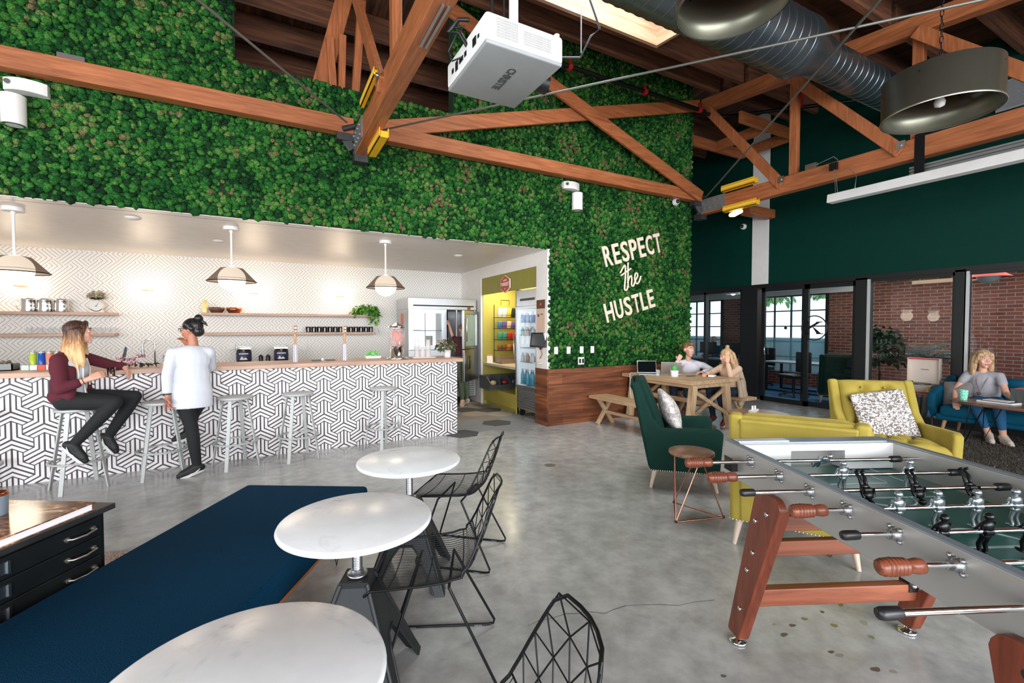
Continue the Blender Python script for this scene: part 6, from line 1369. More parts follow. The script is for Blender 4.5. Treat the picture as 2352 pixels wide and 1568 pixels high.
def lounge_chair(name, label, loc, rz, mat, w=0.76, top=1.0, tuft=True, leg_mat=PALE):
    """wing lounge chair facing +y: side profiles, tufted back, seat cushion, splayed legs, nailhead trim"""
    t = thing(name, label, 'armchair', loc, rz); a = w/2; st_ = 0.085
    prof = [(0.33, 0.17), (0.36, 0.57), (0.31, 0.60), (-0.18, 0.585), (-0.27, 0.68), (-0.40, top), (-0.49, top-0.015), (-0.47, top-0.06), (-0.30, 0.17)]
    for s_ in (-1, 1):
        mb = MB(); mb.prism(prof, s_*a, s_*(a-st_), 'x'); build('side_panel', mb, mat, t, bevel=0.028, seg=4)
    mb = MB(); mb.prism([(-0.20, 0.20), (-0.46, top-0.035), (-0.50, top-0.045), (-0.47, top-0.09), (-0.31, 0.18)], -a+st_-0.02, a-st_+0.02, 'x'); build('back_shell', mb, mat, t, bevel=0.02, seg=3)
    iw = w-2*st_+0.01; ang = math.atan2(0.235, top-0.42)
    T = Matrix.Translation((0, -0.225, 0.42)) @ Matrix.Rotation(ang, 4, 'X') @ Matrix.Rotation(PI, 4, 'Z')
    L_ = math.hypot(0.235, top-0.42)-0.02
    mb = MB()
    if tuft: sp_ = tufted(mb, iw, L_, 0.09, 3, 4, T)
    else: mb.T = T; mb.rbox((0, -0.05, L_/2), (iw, 0.11, L_), 0.04, 4, (0, 0.02, 0))
    bk = build('back_cushion', mb, mat, t)
    if tuft:
        mb = MB(T)
        for sx, sz in sp_: mb.ball((sx, -0.068, sz), (0.013, 0.008, 0.013), 10, 6)
        build('button', mb, mat, bk)
    T = Matrix.Translation((0, -0.12, 0.33)) @ Matrix.Rotation(-PI/2, 4, 'X')
    mb = MB()
    if tuft: tufted(mb, iw, 0.50, 0.12, 3, 3, Matrix.Translation((0, -0.13, 0.34)) @ Matrix.Rotation(-PI/2, 4, 'X'), 0.03)
    else: mb.rbox((0, 0.11, 0.41), (iw, 0.5, 0.14), 0.05, 4, (0, 0, 0.02))
    build('seat_cushion', mb, mat, t)
    mb = MB(); mb.box((-a+st_-0.01, -0.26, 0.17), (a-st_+0.01, 0.325, 0.35)); build('seat_base', mb, mat, t, bevel=0.02, seg=3)
    mb = MB(); 
    n_ = 30
    for s_ in (-1, 1):
        for i in range(n_): mb.ball((s_*a, -0.285+0.60*i/(n_-1), 0.182), (0.004, 0.0065, 0.0065), 6, 4)
    for i in range(34): mb.ball((-a+0.02+(w-0.04)*i/33, -0.300, 0.182), (0.0065, 0.004, 0.0065), 6, 4)
    build('nailhead_trim', mb, NAIL, t)['kind'] = 'stuff'
    for s_ in (-1, 1):
        for y, yy in ((-0.25, -0.29), (0.27, 0.31)): mb = MB(); mb.cyl((s_*(a-0.06), y, 0.175), (s_*(a-0.03), yy, 0), 0.026, 0.013, n=16); build('leg', mb, leg_mat, t)
    return t
def pillow(name, label, loc, rot, mat, s=0.46, th=0.13):
    mb = MB(loc_rot(loc, rot)); mb.rbox((0, 0, 0), (s, th*0.35, s), 0.02, 3, (0, th*0.55, 0)); o = build(name, mb, mat); return tag(o, label, 'cushion')
def loc_rot(l, r): return Matrix.Translation(l) @ Matrix.Rotation(r[2], 4, 'Z') @ Matrix.Rotation(r[1], 4, 'Y') @ Matrix.Rotation(r[0], 4, 'X')
# green chair faces (.72,-.69)
gd = (0.72, -0.69); gp = (0.69, 0.72)
gc = (3.31+gd[0]*0.27+gp[0]*0.33, 3.23+gd[1]*0.27+gp[1]*0.33)
lounge_chair('green_armchair', 'dark green velvet armchair with a patterned cushion', (gc[0], gc[1], 0), face(*gd), VELG, 0.76, 1.03, False)
m_pat = m_weave('lace_cushion', (176, 166, 164), (226, 220, 216), 45)
gz = face(*gd); pillow('patterned_cushion', 'pale patterned cushion leaning in the green armchair', (gc[0]-gd[0]*0.10, gc[1]-gd[1]*0.10, 0.70), (0.42, 0, gz+0.05), m_pat, 0.44)
# yellow 1: back to us
y1 = (0.862, 0.507); P1 = (2.93, 1.72)
b1 = ((2.80+3.165)/2, (2.0+1.385)/2)
lounge_chair('yellow_armchair', 'mustard velvet armchair seen from behind, by the foosball table', (b1[0]+y1[0]*0.46, b1[1]+y1[1]*0.46, 0), face(*y1), VELY, 0.78, 0.98, True)
f2 = (-0.66, -0.75); b2 = ((5.486+6.059)/2, (2.757+2.254)/2)
c2_ = (b2[0]+f2[0]*0.44, b2[1]+f2[1]*0.44)
lounge_chair('yellow_armchair', 'mustard velvet tufted armchair facing us with a grey cushion', (c2_[0], c2_[1], 0), face(*f2), VELY, 0.79, 1.0, True)
m_tw = m_weave('tweed_cushion', (116, 106, 102), (232, 228, 224), 80)
pillow('tweed_cushion', 'chunky grey and white woven cushion on the tufted yellow armchair', (c2_[0]+0.05-f2[0]*0.05, c2_[1]+0.06-f2[1]*0.05, 0.66), (0.40, 0.14, face(*f2)+0.1), m_tw, 0.50, 0.14)
# copper wire side table
t = thing('side_table', 'round wood-topped side table on a copper wire frame', 'table', (3.10, 2.60, 0), 0.3)
mb = MB(); mb.lathe([(0.001, 0.505), (0.175, 0.505), (0.18, 0.51), (0.18, 0.53), (0.175, 0.534), (0.001, 0.534)], n=48); build('top', mb, wood('walnut_top', (112, 78, 56), (164, 124, 96), 0, 0.8, 0.35), t)
mb = MB(); COPR = P('copper_rod', (206, 140, 118), 0.25, 1.0)
fl = [(0.25*math.cos(a), 0.25*math.sin(a), 0.006) for a in (math.radians(x) for x in (90-33, 210-33, 330-33))]; tp = [(0.13*math.cos(a), 0.13*math.sin(a), 0.505) for a in (math.radians(x) for x in (30-33, 150-33, 270-33))]
for i in range(3): mb.tube([fl[i], fl[(i+1) % 3]], 0.005, 8); mb.tube([tp[i], tp[(i+1) % 3]], 0.004, 8); mb.tube([fl[i], tp[i]], 0.005, 8); mb.tube([fl[i], tp[(i+1) % 3]], 0.005, 8)
build('copper_frame', mb, COPR, t)
mb = MB()
for f in fl: mb.ball((f[0], f[1], 0.008), 0.012, 8, 6)
build('foot_cap', mb, BLACKP, t)

# ---- long oak table and benches
t = thing('farm_table', 'long pale oak trestle table by the moss wall', 'table', (5.93, 5.27, 0))
for i in range(5):
    x = -0.53+i*0.212; mb = MB(); mb.box((x, -0.74, 0.725), (x+0.209, 0.74, 0.78)); build('top_board', mb, OAK, t, bevel=0.004)
mb = MB(); mb.box((-0.40, -0.66, 0.66), (0.40, -0.60, 0.725)); mb.box((-0.40, 0.60, 0.66), (0.40, 0.66, 0.725)); mb.box((-0.42, -0.66, 0.66), (-0.38, 0.66, 0.72)); mb.box((0.38, -0.66, 0.66), (0.42, 0.66, 0.72)); build('apron', mb, OAK, t)
for y in (-0.62, 0.62):
    for s_ in (-1, 1): mb = MB(); mb.beam((s_*0.36, y, 0.70), (s_*0.46, y, 0.0), 0.10, 0.09, (0, 1, 0)); build('leg', mb, OAKL, t, bevel=0.005)
    mb = MB(); mb.beam((-0.38, y-0.02, 0.62), (0.42, y-0.02, 0.20), 0.03, 0.055, (0, 0, 1)); mb.beam((0.38, y+0.02, 0.62), (-0.42, y+0.02, 0.20), 0.03, 0.055, (0, 0, 1)); build('cross_brace', mb, OAKX, t)
mb = MB(); mb.beam((0, -0.62, 0.40), (0, 0.62, 0.40), 0.05, 0.07); build('stretcher', mb, OAK, t)
def bench(label, loc):
    t = thing('wooden_bench', label, 'bench', loc, 0, 'pale oak benches at the long table')
    for i in range(2): mb = MB(); mb.box((-0.19+i*0.19, -0.74, 0.405), (-0.002+i*0.19, 0.74, 0.45)); build('seat_board', mb, OAK, t, bevel=0.003)
    for y in (-0.55, 0.55):
        mb = MB(); mb.beam((-0.13, y, 0.405), (0.16, y, 0.0), 0.05, 0.05, (0, 1, 0)); mb.beam((0.13, y+0.002, 0.405), (-0.16, y+0.002, 0.0), 0.05, 0.05, (0, 1, 0)); build('crossed_leg', mb, OAKL, t)
    mb = MB(); mb.beam((0, -0.55, 0.2), (0, 0.55, 0.2), 0.04, 0.05); build('stretcher', mb, OAK, t)
    return t
bench('pale oak bench on the moss-wall side of the long table', (4.86, 5.25, 0)); bench('pale oak bench under the two seated people', (6.72, 5.27, 0))
ZP = 0.781
ALU = P('laptop_alu', (176, 174, 172), 0.35, 0.7)
def laptop(label, loc, rz, open_=1.9, screen=True, col=ALU):
    t = thing('laptop', label, 'laptop', loc, rz)
    mb = MB(); mb.rbox((0, 0, 0.008), (0.32, 0.22, 0.016), 0.006, 2); b_ = build('base', mb, col, t)
    mb = MB(); mb.box((-0.14, -0.02, 0.016), (0.14, 0.09, 0.0175)); build('keyboard', mb, BLACKP, b_)
    T = Matrix.Translation((0, 0.11, 0.014)) @ Matrix.Rotation(-(open_-PI/2), 4, 'X')
    mb = MB(T); mb.rbox((0, 0.004, 0.11), (0.32, 0.008, 0.22), 0.004, 2); l_ = build('lid', mb, col, t)
    mb = MB(T); mb.box((-0.148, -0.002, 0.014), (0.148, -0.0005, 0.208)); build('screen', mb, P('screen_dark', (12, 16, 18), 0.12), l_)
    mb = MB(T); ap = [(0.016*math.cos(a)*(1+0.12*math.cos(2*a)), 0.105+0.018*math.sin(a)-0.004*math.exp(-(a-PI/2)**2*6)) for a in [i*PI/12 for i in range(24)]]
    # bite on the right side
    ap = [(x-(0.006 if (x > 0.009 and abs(z-0.108) < 0.009) else 0), z) for x, z in ap]
    mb.prism(ap, 0.0085, 0.0105, 'y'); mb.prism([(0.0, 0.126), (0.004, 0.136), (0.008, 0.138), (0.006, 0.130)], 0.0085, 0.0105, 'y'); build('lid_logo', mb, WHITE, l_)
    return t
laptop('open laptop with a dark screen facing us on the oak table', (5.60, 5.60, ZP), math.radians(-38), 1.95)
laptop('silver laptop seen from behind, between the cactus and the man', (5.97, 5.45, ZP), math.radians(135), 1.95)
tumbler(5.58, 'clear glass of water on the oak table by the open laptop', 5.36, ZP, 0.034, 0.10, None)
t = thing('potted_cactus', 'small green cactus in a white pot on the oak table', 'plant', (5.74, 5.16, ZP))
mb = MB(); mb.lathe([(0.055, 0), (0.062, 0.10), (0.056, 0.10), (0.001, 0.09)], n=28); build('pot', mb, WHITE, t)
mb = MB(); mb.lathe([(0.05*(1+0.0)*math.cos(a)+0.001, 0.125+0.055*math.sin(a)) for a in [i*PI/16-PI/2 for i in range(17)]], n=24)
for i, v in enumerate(mb.v):
    a = math.atan2(v[1], v[0]); k_ = 1+0.10*math.cos(a*12); mb.v[i] = (v[0]*k_, v[1]*k_, v[2])
build('cactus', mb, P('cactus_green', (82, 160, 88), 0.6), t)
mb = MB(); mb.tube([(0, 0, 0.005), (-0.10, 0.05, 0.005), (-0.20, 0.03, 0.02), (-0.245, 0.0, 0.0), (-0.25, -0.01, -0.2), (-0.24, -0.02, -0.4)], 0.004, 6); mb.rbox((0.02, 0, 0.012), (0.09, 0.04, 0.02), 0.006, 2); one('charger_cable', mb, WHITE, 'white charger and cable hanging off the left end of the oak table', 'cable', (5.62, 5.78, ZP))
mb = MB(); mb.box((-0.07, -0.04, 0), (0.07, 0.04, 0.006)); one('phone', mb, BLACKP, 'dark phone lying on the oak table in front of the man', 'phone', (6.02, 5.08, ZP))
mb = MB(); mb.box((-0.09, -0.03, 0), (0.09, 0.03, 0.005)); one('notebook', mb, P('cyan_note', (60, 160, 180), 0.4), 'thin cyan notebook before the open laptop', 'notebook', (5.55, 5.45, ZP), -0.3)

# ---- rug, coffee table, sofa corner
def m_shag():
    m, nt, b = newmat('shag_pile'); n = noise(nt, 26, 4, objvec(nt, (1, 3, 1)), 0.7)
    L(nt, ramp(nt, n.outputs[0], [(0.35, (46, 40, 36)), (0.52, (100, 92, 84)), (0.68, (158, 148, 138))]).outputs[0], b.inputs['Base Color']); b.inputs['Roughness'].default_value = 1; bump(nt, n.outputs[0], b, 1.0, 0.03); return m
SH = m_shag(); rg = random.Random(3)
t = thing('shag_rug', 'shaggy grey-brown rug under the coffee table', 'rug', (8.0, 1.4, 0))
mb = MB(); mb.box((-1.15, -2.4, 0), (1.3, 1.15, 0.015)); build('backing', mb, SH, t)
mb = MB()
for i in range(26000):
    x, y = rg.uniform(-1.17, 1.32), rg.uniform(-1.0, 1.17); a = rg.uniform(0, 6.28); l_ = rg.uniform(0.02, 0.05); c_, s_ = math.cos(a), math.sin(a); w_ = 0.004
    o_ = len(mb.v); mb.v += [(x-s_*w_, y+c_*w_, 0.012), (x+s_*w_, y-c_*w_, 0.012), (x+c_*l_, y+s_*l_, 0.012+rg.uniform(0.012, 0.035))]; mb.f.append([o_, o_+1, o_+2]); mb.m.append(0); mb.s.append(False)
build('pile', mb, SH, t)['kind'] = 'stuff'
t = thing('coffee_table', 'oval walnut coffee table on black hairpin legs', 'table', (8.16, 1.62, 0))
mb = MB(); ov = [(0.37*math.cos(a), 0.97*(abs(math.sin(a))**0.92)*(1 if math.sin(a) >= 0 else -1)) for a in [i*PI/36 for i in range(72)]]; mb.prism(ov, 0.57, 0.605, 'z'); build('top', mb, wood('walnut_table', (88, 54, 40), (150, 108, 84), 1, 0.7, 0.25), t, bevel=0.008)
for (x, y) in ((-0.22, 0.66), (0.20, 0.62), (-0.22, -0.66), (0.2, -0.62)):
    mb = MB(); sx = 1 if x > 0 else -1; sy = 1 if y > 0 else -1
    mb.tube([(x-0.04*sx, y+0.06*sy, 0.57), (x+0.06*sx, y+0.10*sy, 0.022), (x+0.05*sx, y-0.10*sy, 0.57)], 0.0075, 8); build('hairpin_leg', mb, BLACKM, t)
t = thing('paper_cup', 'mint green paper cup on the coffee table', 'cup', (8.10, 2.44, 0.606))
mb = MB(); mb.lathe([(0.035, 0), (0.048, 0.13), (0.049, 0.135), (0.045, 0.13), (0.001, 0.01)], n=28); build('body', mb, m_weave('mint_pattern', (104, 206, 174), (176, 232, 214), 90), t)
t = thing('clipboard_stack', 'notebooks and clipboard stacked on the coffee table', 'notebook', (8.17, 2.13, 0.606), -0.2)
mb = MB(); mb.box((-0.10, -0.17, 0), (0.10, 0.17, 0.018)); build('white_pad', mb, WHITE, t); mb = MB(); mb.box((-0.09, -0.14, 0.018), (0.09, 0.13, 0.026)); build('black_folder', mb, BLACKP, t); mb = MB(); mb.box((-0.08, -0.12, 0.026), (0.08, 0.12, 0.034)); build('sheets', mb, WHITE, t)
mb = MB(); mb.box((-0.035, -0.065, 0), (0.035, 0.065, 0.008)); one('phone', mb, P('phone_blue', (90, 110, 140), 0.2), 'small phone beside the notebook stack on the coffee table', 'phone', (7.96, 2.02, 0.606), 0.2)
laptop('grey laptop with its lid toward us on the coffee table', (8.36, 1.90, 0.606), math.radians(100), 2.1, col=P('space_grey', (108, 112, 112), 0.35, 0.6))
# sofa
t = thing('teal_sofa', 'teal velvet sofa with channel tufted back along the glazing', 'sofa', (8.95, 1.75, 0), math.radians(90))
# local: x along the glazing (world +y), y toward the glazing is negative
A_ = 1.30
mb = MB(); mb.rbox((-0.15, 0.02, 0.36), (2.5, 0.72, 0.17), 0.06, 4, (0, 0, 0.02)); build('seat_cushion', mb, VELT, t)
mb = MB(); mb.rbox((-0.15, 0.0, 0.27), (2.6, 0.70, 0.10), 0.04, 3); build('seat_base', mb, VELT, t)
for i in range(11):
    x = -1.38+i*0.235; mb = MB(Matrix.Translation((x, -0.33, 0.60)) @ Matrix.Rotation(0.14, 4, 'X')); mb.rbox((0, 0, 0), (0.233, 0.14, 0.48), 0.055, 4); build('back_channel', mb, VELT, t)
arm = [(0.38, 0.40), (0.36, 0.60), (0.20, 0.68), (-0.1, 0.72), (-0.34, 0.84), (-0.40, 0.80), (-0.36, 0.30), (-0.2, 0.22), (0.25, 0.25)]
for x in (A_-0.16, -A_-0.22):
    mb = MB(); mb.prism(arm, x, x+0.10, 'x'); build('arm', mb, VELT, t, bevel=0.035, seg=4)
for x in (1.05, 0.2, -1.3):
    for y in (0.28, -0.28): mb = MB(); mb.cyl((x, y, 0.24), (x+0.04, y*1.1, 0), 0.026, 0.015, n=14); build('leg', mb, wood('oak_leg_warm', (150, 110, 80), (190, 150, 116), 2), t)
pillow('shaggy_cushion', 'shaggy grey cushion at the left end of the teal sofa', (8.83, 2.72, 0.60), (0.2, 0.1, math.radians(75)), P('shag_grey', (136, 130, 128), 0.95, bmp=1.0, bscale=70), 0.36)
mb = MB(); mb.rbox((0, 0, 0), (0.30, 0.46, 0.05), 0.02, 3, (0, 0, 0.02)); one('coral_cushion', mb, P('coral_cloth', (226, 110, 92), 0.8), 'coral cushion on the sofa arm behind the laptop', 'cushion', (9.0, 1.95, 0.72))
# record player on its stand
t = thing('record_player', 'suitcase record player with a cream lid and red edge', 'record player', (9.05, 3.24, 0.56), math.radians(88))
LIN = P('cream_leatherette', (216, 202, 188), 0.7)
mb = MB(); mb.rbox((0, 0, 0.06), (0.40, 0.34, 0.12), 0.02, 3); build('case', mb, P('case_taupe', (150, 138, 128), 0.6), t)
mb = MB(); mb.box((-0.205, -0.15, 0.12), (0.205, -0.16, 0.52)); mb.box((-0.205, -0.16, 0.12), (-0.195, -0.09, 0.52)); mb.box((0.195, -0.16, 0.12), (0.205, -0.09, 0.52)); d_ = build('lid', mb, LIN, t)
mb = MB(); mb.box((-0.195, -0.16, 0.50), (0.195, -0.09, 0.515)); build('red_edge', mb, P('red_lining', (198, 50, 56), 0.5), d_)
mb = MB(); mb.box((-0.05, -0.149, 0.335), (0.05, -0.147, 0.342)); build('wordmark', mb, BLACKP, d_)
mb = MB(); mb.cyl((0, 0.02, 0.12), (0, 0.02, 0.132), 0.14, n=40); mb.cyl((0.14, -0.08, 0.12), (0.14, -0.08, 0.15), 0.02); mb.tube([(0.14, -0.08, 0.15), (0.12, 0.08, 0.145)], 0.005); build('turntable', mb, BLACKP, t)
mb = MB(); mb.box((0.15, 0.165, 0.02), (0.18, 0.18, 0.10)); mb.box((-0.18, 0.165, 0.02), (-0.15, 0.18, 0.10)); build('latch', mb, P('brass_latch', (190, 160, 70), 0.3, 0.8), t)
t = thing('record_stand', 'small red-topped side table under the record player', 'table', (9.05, 3.24, 0))
mb = MB(); mb.box((-0.2, -0.26, 0.535), (0.2, 0.26, 0.56)); build('top', mb, P('red_top', (150, 60, 56), 0.4), t)
for x in (-0.16, 0.16):
    for y in (-0.2, 0.2): mb = MB(); mb.cyl((x, y, 0.535), (x*1.15, y*1.15, 0), 0.018, 0.01); build('leg', mb, BLACKP, t)
# tiny ornament seen over the yellow chair
t = thing('toy_boat', 'small white model on the low table behind the yellow armchair', 'ornament', (5.35, 3.55, 0.51), 0.3)
mb = MB(); mb.prism([(-0.09, 0.0), (0.09, 0.0), (0.11, 0.025), (-0.11, 0.025)], -0.03, 0.03, 'y'); build('hull', mb, WHITE, t); mb = MB(); mb.box((-0.05, -0.01, 0.025), (-0.04, 0.01, 0.08)); mb.box((0.05, -0.01, 0.025), (0.06, 0.01, 0.07)); build('mast', mb, WHITE, t)
t = thing('low_table', 'low dark table hidden between the yellow armchairs', 'table', (5.30, 3.45, 0))
mb = MB(); mb.cyl((0, 0, 0.48), (0, 0, 0.51), 0.34, n=40); build('top', mb, wood('walnut_top', (112, 78, 56), (164, 124, 96), 0, 0.8, 0.35), t)
for a in range(3): mb = MB(); mb.cyl((0.2*math.cos(a*2.09), 0.2*math.sin(a*2.09), 0.48), (0.28*math.cos(a*2.09), 0.28*math.sin(a*2.09), 0), 0.014, n=10); build('leg', mb, BLACKM, t)

# ================================================================ BEHIND THE GLASS
DK = P('office_black', (22, 26, 30), 0.5)
t = thing('dome_pendant', 'white dome pendant in the office behind the glass', 'lamp', (10.5, 7.57, 2.42))
mb = MB(); mb.lathe([(0.16, 0), (0.155, 0.05), (0.12, 0.11), (0.05, 0.15), (0.02, 0.155), (0.02, 0.17), (0.001, 0.17)], n=32, cap=False); build('shade', mb, P('dome_white', (206, 218, 222), 0.4), t)
mb = MB(); mb.ball((0, 0, 0.03), 0.06); build('bulb', mb, P('bulb_glow', (255, 240, 220), 0.4, emit=3), t); mb = MB(); mb.tube([(0, 0, 0.17), (0, 0, 0.52)], 0.005); build('cord', mb, DK, t)
t = thing('red_pendant', 'bright red pendant lamp with a white diffuser behind the glass', 'lamp', (10.6, 2.93, 2.30))
mb = MB(); mb.lathe([(0.11, 0.22), (0.13, 0.215), (0.29, 0.10)], n=32, cap=False); build('shade', mb, P('lamp_red', (232, 66, 50), 0.45), t)
mb = MB(); mb.ball((0, 0, 0.12), (0.15, 0.15, 0.12)); build('diffuser', mb, P('diffuser', (190, 186, 184), 0.4), t); mb = MB(); mb.tube([(0, 0, 0.22), (0, 0, 0.64)], 0.006); build('cord', mb, DK, t)
for (x, ya, yb, z, l) in ((10.2, 3.3, 4.6, 2.52, 'cream hanging light bar nearer the glass in the office'), (11.3, 3.05, 4.2, 2.42, 'cream hanging light bar deeper in the office')):
    t = thing('light_bar', l, 'lamp', (x, (ya+yb)/2, z), 0, 'cream light bars behind the glass'); h = (yb-ya)/2
    mb = MB(); mb.box((-0.03, -h, 0), (0.03, h, 0.07)); build('bar', mb, P('bar_cream', (206, 178, 150), 0.5), t); mb = MB(); mb.tube([(0, -h*0.8, 0.07), (0, -h*0.8, 2.96-z)], 0.004); mb.tube([(0, h*0.8, 0.07), (0, h*0.8, 2.96-z)], 0.004); build('wire', mb, STEEL, t)
# big plants behind the glass
DPL = [P('palm_dark', (16, 44, 24), 0.6), P('palm_mid', (26, 62, 34), 0.6)]
def fronds(n, h, r, seed, w=0.02):
    rg = random.Random(seed); mb = MB()
    for i in range(n):
        mb.mi = i % 2; a = rg.uniform(0, 6.28); el = rg.uniform(0.3, 1.3); L_ = r*rg.uniform(0.7, 1.1); pts = []
        for k in range(8): f = k/7; pts.append((math.cos(a)*L_*f*math.cos(el*(1-0.5*f)), math.sin(a)*L_*f*math.cos(el*(1-0.5*f)), h+L_*f*math.sin(el)-0.45*L_*f*f))
        mb.tube(pts, 0.005, 4)
        for k in range(1, 8):
            p = Vector(pts[k]); d = (Vector(pts[k])-Vector(pts[k-1])).normalized(); s_ = d.cross(Vector((0, 0, 1))).normalized()
            for q in (0.0, 0.5):
                pp = Vector(pts[k-1]).lerp(p, q)
                for sg in (-1, 1): e = pp+s_*sg*L_*0.22+d*L_*0.10-Vector((0, 0, 0.04)); mb.add([pp, pp+d*w, e], [(0, 1, 2)])
    return mb
for (x, y, s_, l, sd) in ((10.2, 3.70, 1.0, 'bushy dark potted palm behind the glass, right one', 3), (10.4, 4.35, 0.9, 'leafy dark potted plant behind the glass, left one', 5)):
    t = thing('potted_palm', l, 'plant', (x, y, 0), 0, 'tall plants behind the glass')
    mb = MB(); mb.lathe([(0.15, 0), (0.2, 0.35), (0.18, 0.35), (0.001, 0.32)], n=28); build('pot', mb, DK, t)
    if sd == 3: build('fronds', fronds(34, 0.95, 0.75, 3), DPL, t)
    else: build('foliage', leaves(420, (0, 0, 1.05), (0.36, 0.36, 0.65), 0.13, DPL, seed=17), DPL, t)
    mb = MB(); mb.tube([(0, 0, 0.3), (0.02, 0, 0.7), (0, 0.02, 1.1)], 0.02); build('stem', mb, P('bark', (60, 46, 36), 0.8), t)
# office desks and chairs
def desk(l, loc, w, d, rz=0):
    t = thing('office_desk', l, 'desk', loc, rz, 'office desks behind the glass')
    mb = MB(); mb.box((-w/2, -d/2, 0.70), (w/2, d/2, 0.735)); build('top', mb, P('desk_grey', (150, 156, 162), 0.4), t)
    for x in (-w/2+0.06, w/2-0.06):
        mb = MB(); mb.box((x-0.03, -d/2+0.05, 0), (x+0.03, -d/2+0.09, 0.7)); mb.box((x-0.03, d/2-0.09, 0), (x+0.03, d/2-0.05, 0.7)); mb.box((x-0.03, -d/2+0.05, 0), (x+0.03, d/2-0.05, 0.04)); build('leg_frame', mb, DK, t)
    return t
desk('long grey desk behind the seated blonde woman, through the glass', (11.0, 8.3, 0), 0.8, 2.0); desk('grey desk seen through the sliding door', (11.4, 6.3, 0), 0.75, 1.6)
mb = MB(); mb.box((10.6, 7.4, 0.0), (10.65, 9.3, 0.70)); one('desk_panel', mb, DK, 'dark modesty panel of the desk behind the blonde woman', 'panel')
def task_chair(l, loc, rz):
    t = thing('task_chair', l, 'chair', loc, rz, 'black task chairs behind the glass')
    mb = MB(); mb.rbox((0, 0, 0.47), (0.48, 0.46, 0.08), 0.035, 3); build('seat', mb, DK, t); mb = MB(); mb.rbox((0, -0.24, 0.78), (0.44, 0.06, 0.48), 0.028, 3); build('backrest', mb, DK, t)
    mb = MB(); mb.cyl((0, 0, 0.08), (0, 0, 0.44), 0.03); 
    for k in range(5): a = k*2*PI/5; mb.beam((0, 0, 0.10), (0.28*math.cos(a), 0.28*math.sin(a), 0.06), 0.04, 0.03)
    build('star_base', mb, DK, t); mb = MB()
    for k in range(5): a = k*2*PI/5; mb.ball((0.28*math.cos(a), 0.28*math.sin(a), 0.032), 0.03, 8, 6)
    build('caster', mb, DK, t); return t
tc0 = task_chair('black task chair behind the office man', (11.75, 9.0, 0), PI/2)
for (x, y, a, l) in ((10.55, 6.05, 1.2, 'black task chair through the right glass door leaf'), (10.5, 7.0, 2.0, 'black task chair through the left glass door leaf'), (11.9, 7.7, 1.2, 'black task chair right of the office man')): dup(tc0, (x, y, 0), a, l)
for (x, y, l) in ((11.2, 8.85, 'dark monitor in front of the office man'), (11.2, 8.0, 'dark monitor on the desk right of the office man')):
    t = thing('monitor', l, 'monitor', (x, y, 0.735), PI/2, 'monitors on the office desk')
    mb = MB(); mb.rbox((0, 0, 0.27), (0.55, 0.03, 0.32), 0.008, 2); build('screen', mb, DK, t); mb = MB(); mb.box((-0.03, 0.01, 0.01), (0.03, 0.03, 0.2)); mb.box((-0.12, -0.07, 0), (0.12, 0.09, 0.012)); build('stand', mb, DK, t)
mb = MB(); mb.mi = 0; mb.box((9.9, 6.7, 0.28), (10.3, 7.5, 0.70)); mb.mi = 1; mb.box((9.9, 6.7, 0), (10.3, 7.5, 0.28)); one('reception_unit', mb, [P('unit_white', (204, 208, 204), 0.5), P('unit_pink', (206, 30, 92), 0.5)], 'white and pink cabinet behind the blonde woman, through the glass', 'cabinet')
t = thing('small_plant', 'little plant on the white and pink cabinet', 'plant', (10.1, 7.15, 0.70)); mb = MB(); mb.lathe([(0.05, 0), (0.07, 0.1), (0.001, 0.1)], n=20); build('pot', mb, P('pot_brown', (96, 84, 74), 0.7), t); build('leaves', leaves(60, (0, 0, 0.13), (0.09, 0.09, 0.08), 0.05, [P('palm_mid', (26, 62, 34), 0.6)], seed=31), P('palm_mid', (26, 62, 34), 0.6), t)
mb = MB(); mb.box((0, -0.01, 0), (0.02, 0.03, 0.6)); one('banner', mb, P('unit_pink', (206, 30, 92), 0.5), 'pink banner edge standing beside the dark post', 'banner', (10.1, 6.78, 0.70))
t = thing('wall_socket_box', 'grey socket box with conduit on the office brick wall', 'outlet', (12.55, 4.05, 0.95)); mb = MB(); mb.box((0, -0.06, 0), (0.05, 0.06, 0.1)); build('box', mb, P('socket_grey', (160, 170, 172), 0.4), t); mb = MB(); mb.tube([(0.03, 0.06, 0.03), (0.03, 1.2, 0.03)], 0.012); build('conduit', mb, STEEL, t)
# trees outside
for (x, y, l, sd) in ((19, 12.5, 'pale leafy tree outside, seen through the left door leaf', 41), (18, 8.4, 'pale leafy tree outside, seen through the right door leaf', 42)):
    t = thing('outside_tree', l, 'tree', (x, y, 0), 0, 'trees outside'); mb = MB(); mb.tube([(0, 0, 0), (0.1, 0, 1.5), (0, 0.1, 2.4)], 0.1); build('trunk', mb, P('bark', (60, 46, 36), 0.8), t)
    G_ = [P('tree_pale', (150, 190, 130), 0.7), P('tree_mid', (120, 168, 110), 0.7)]; build('crown', leaves(500, (0, 0, 3.0), (1.3, 1.3, 1.3), 0.35, G_, seed=sd), G_, t)

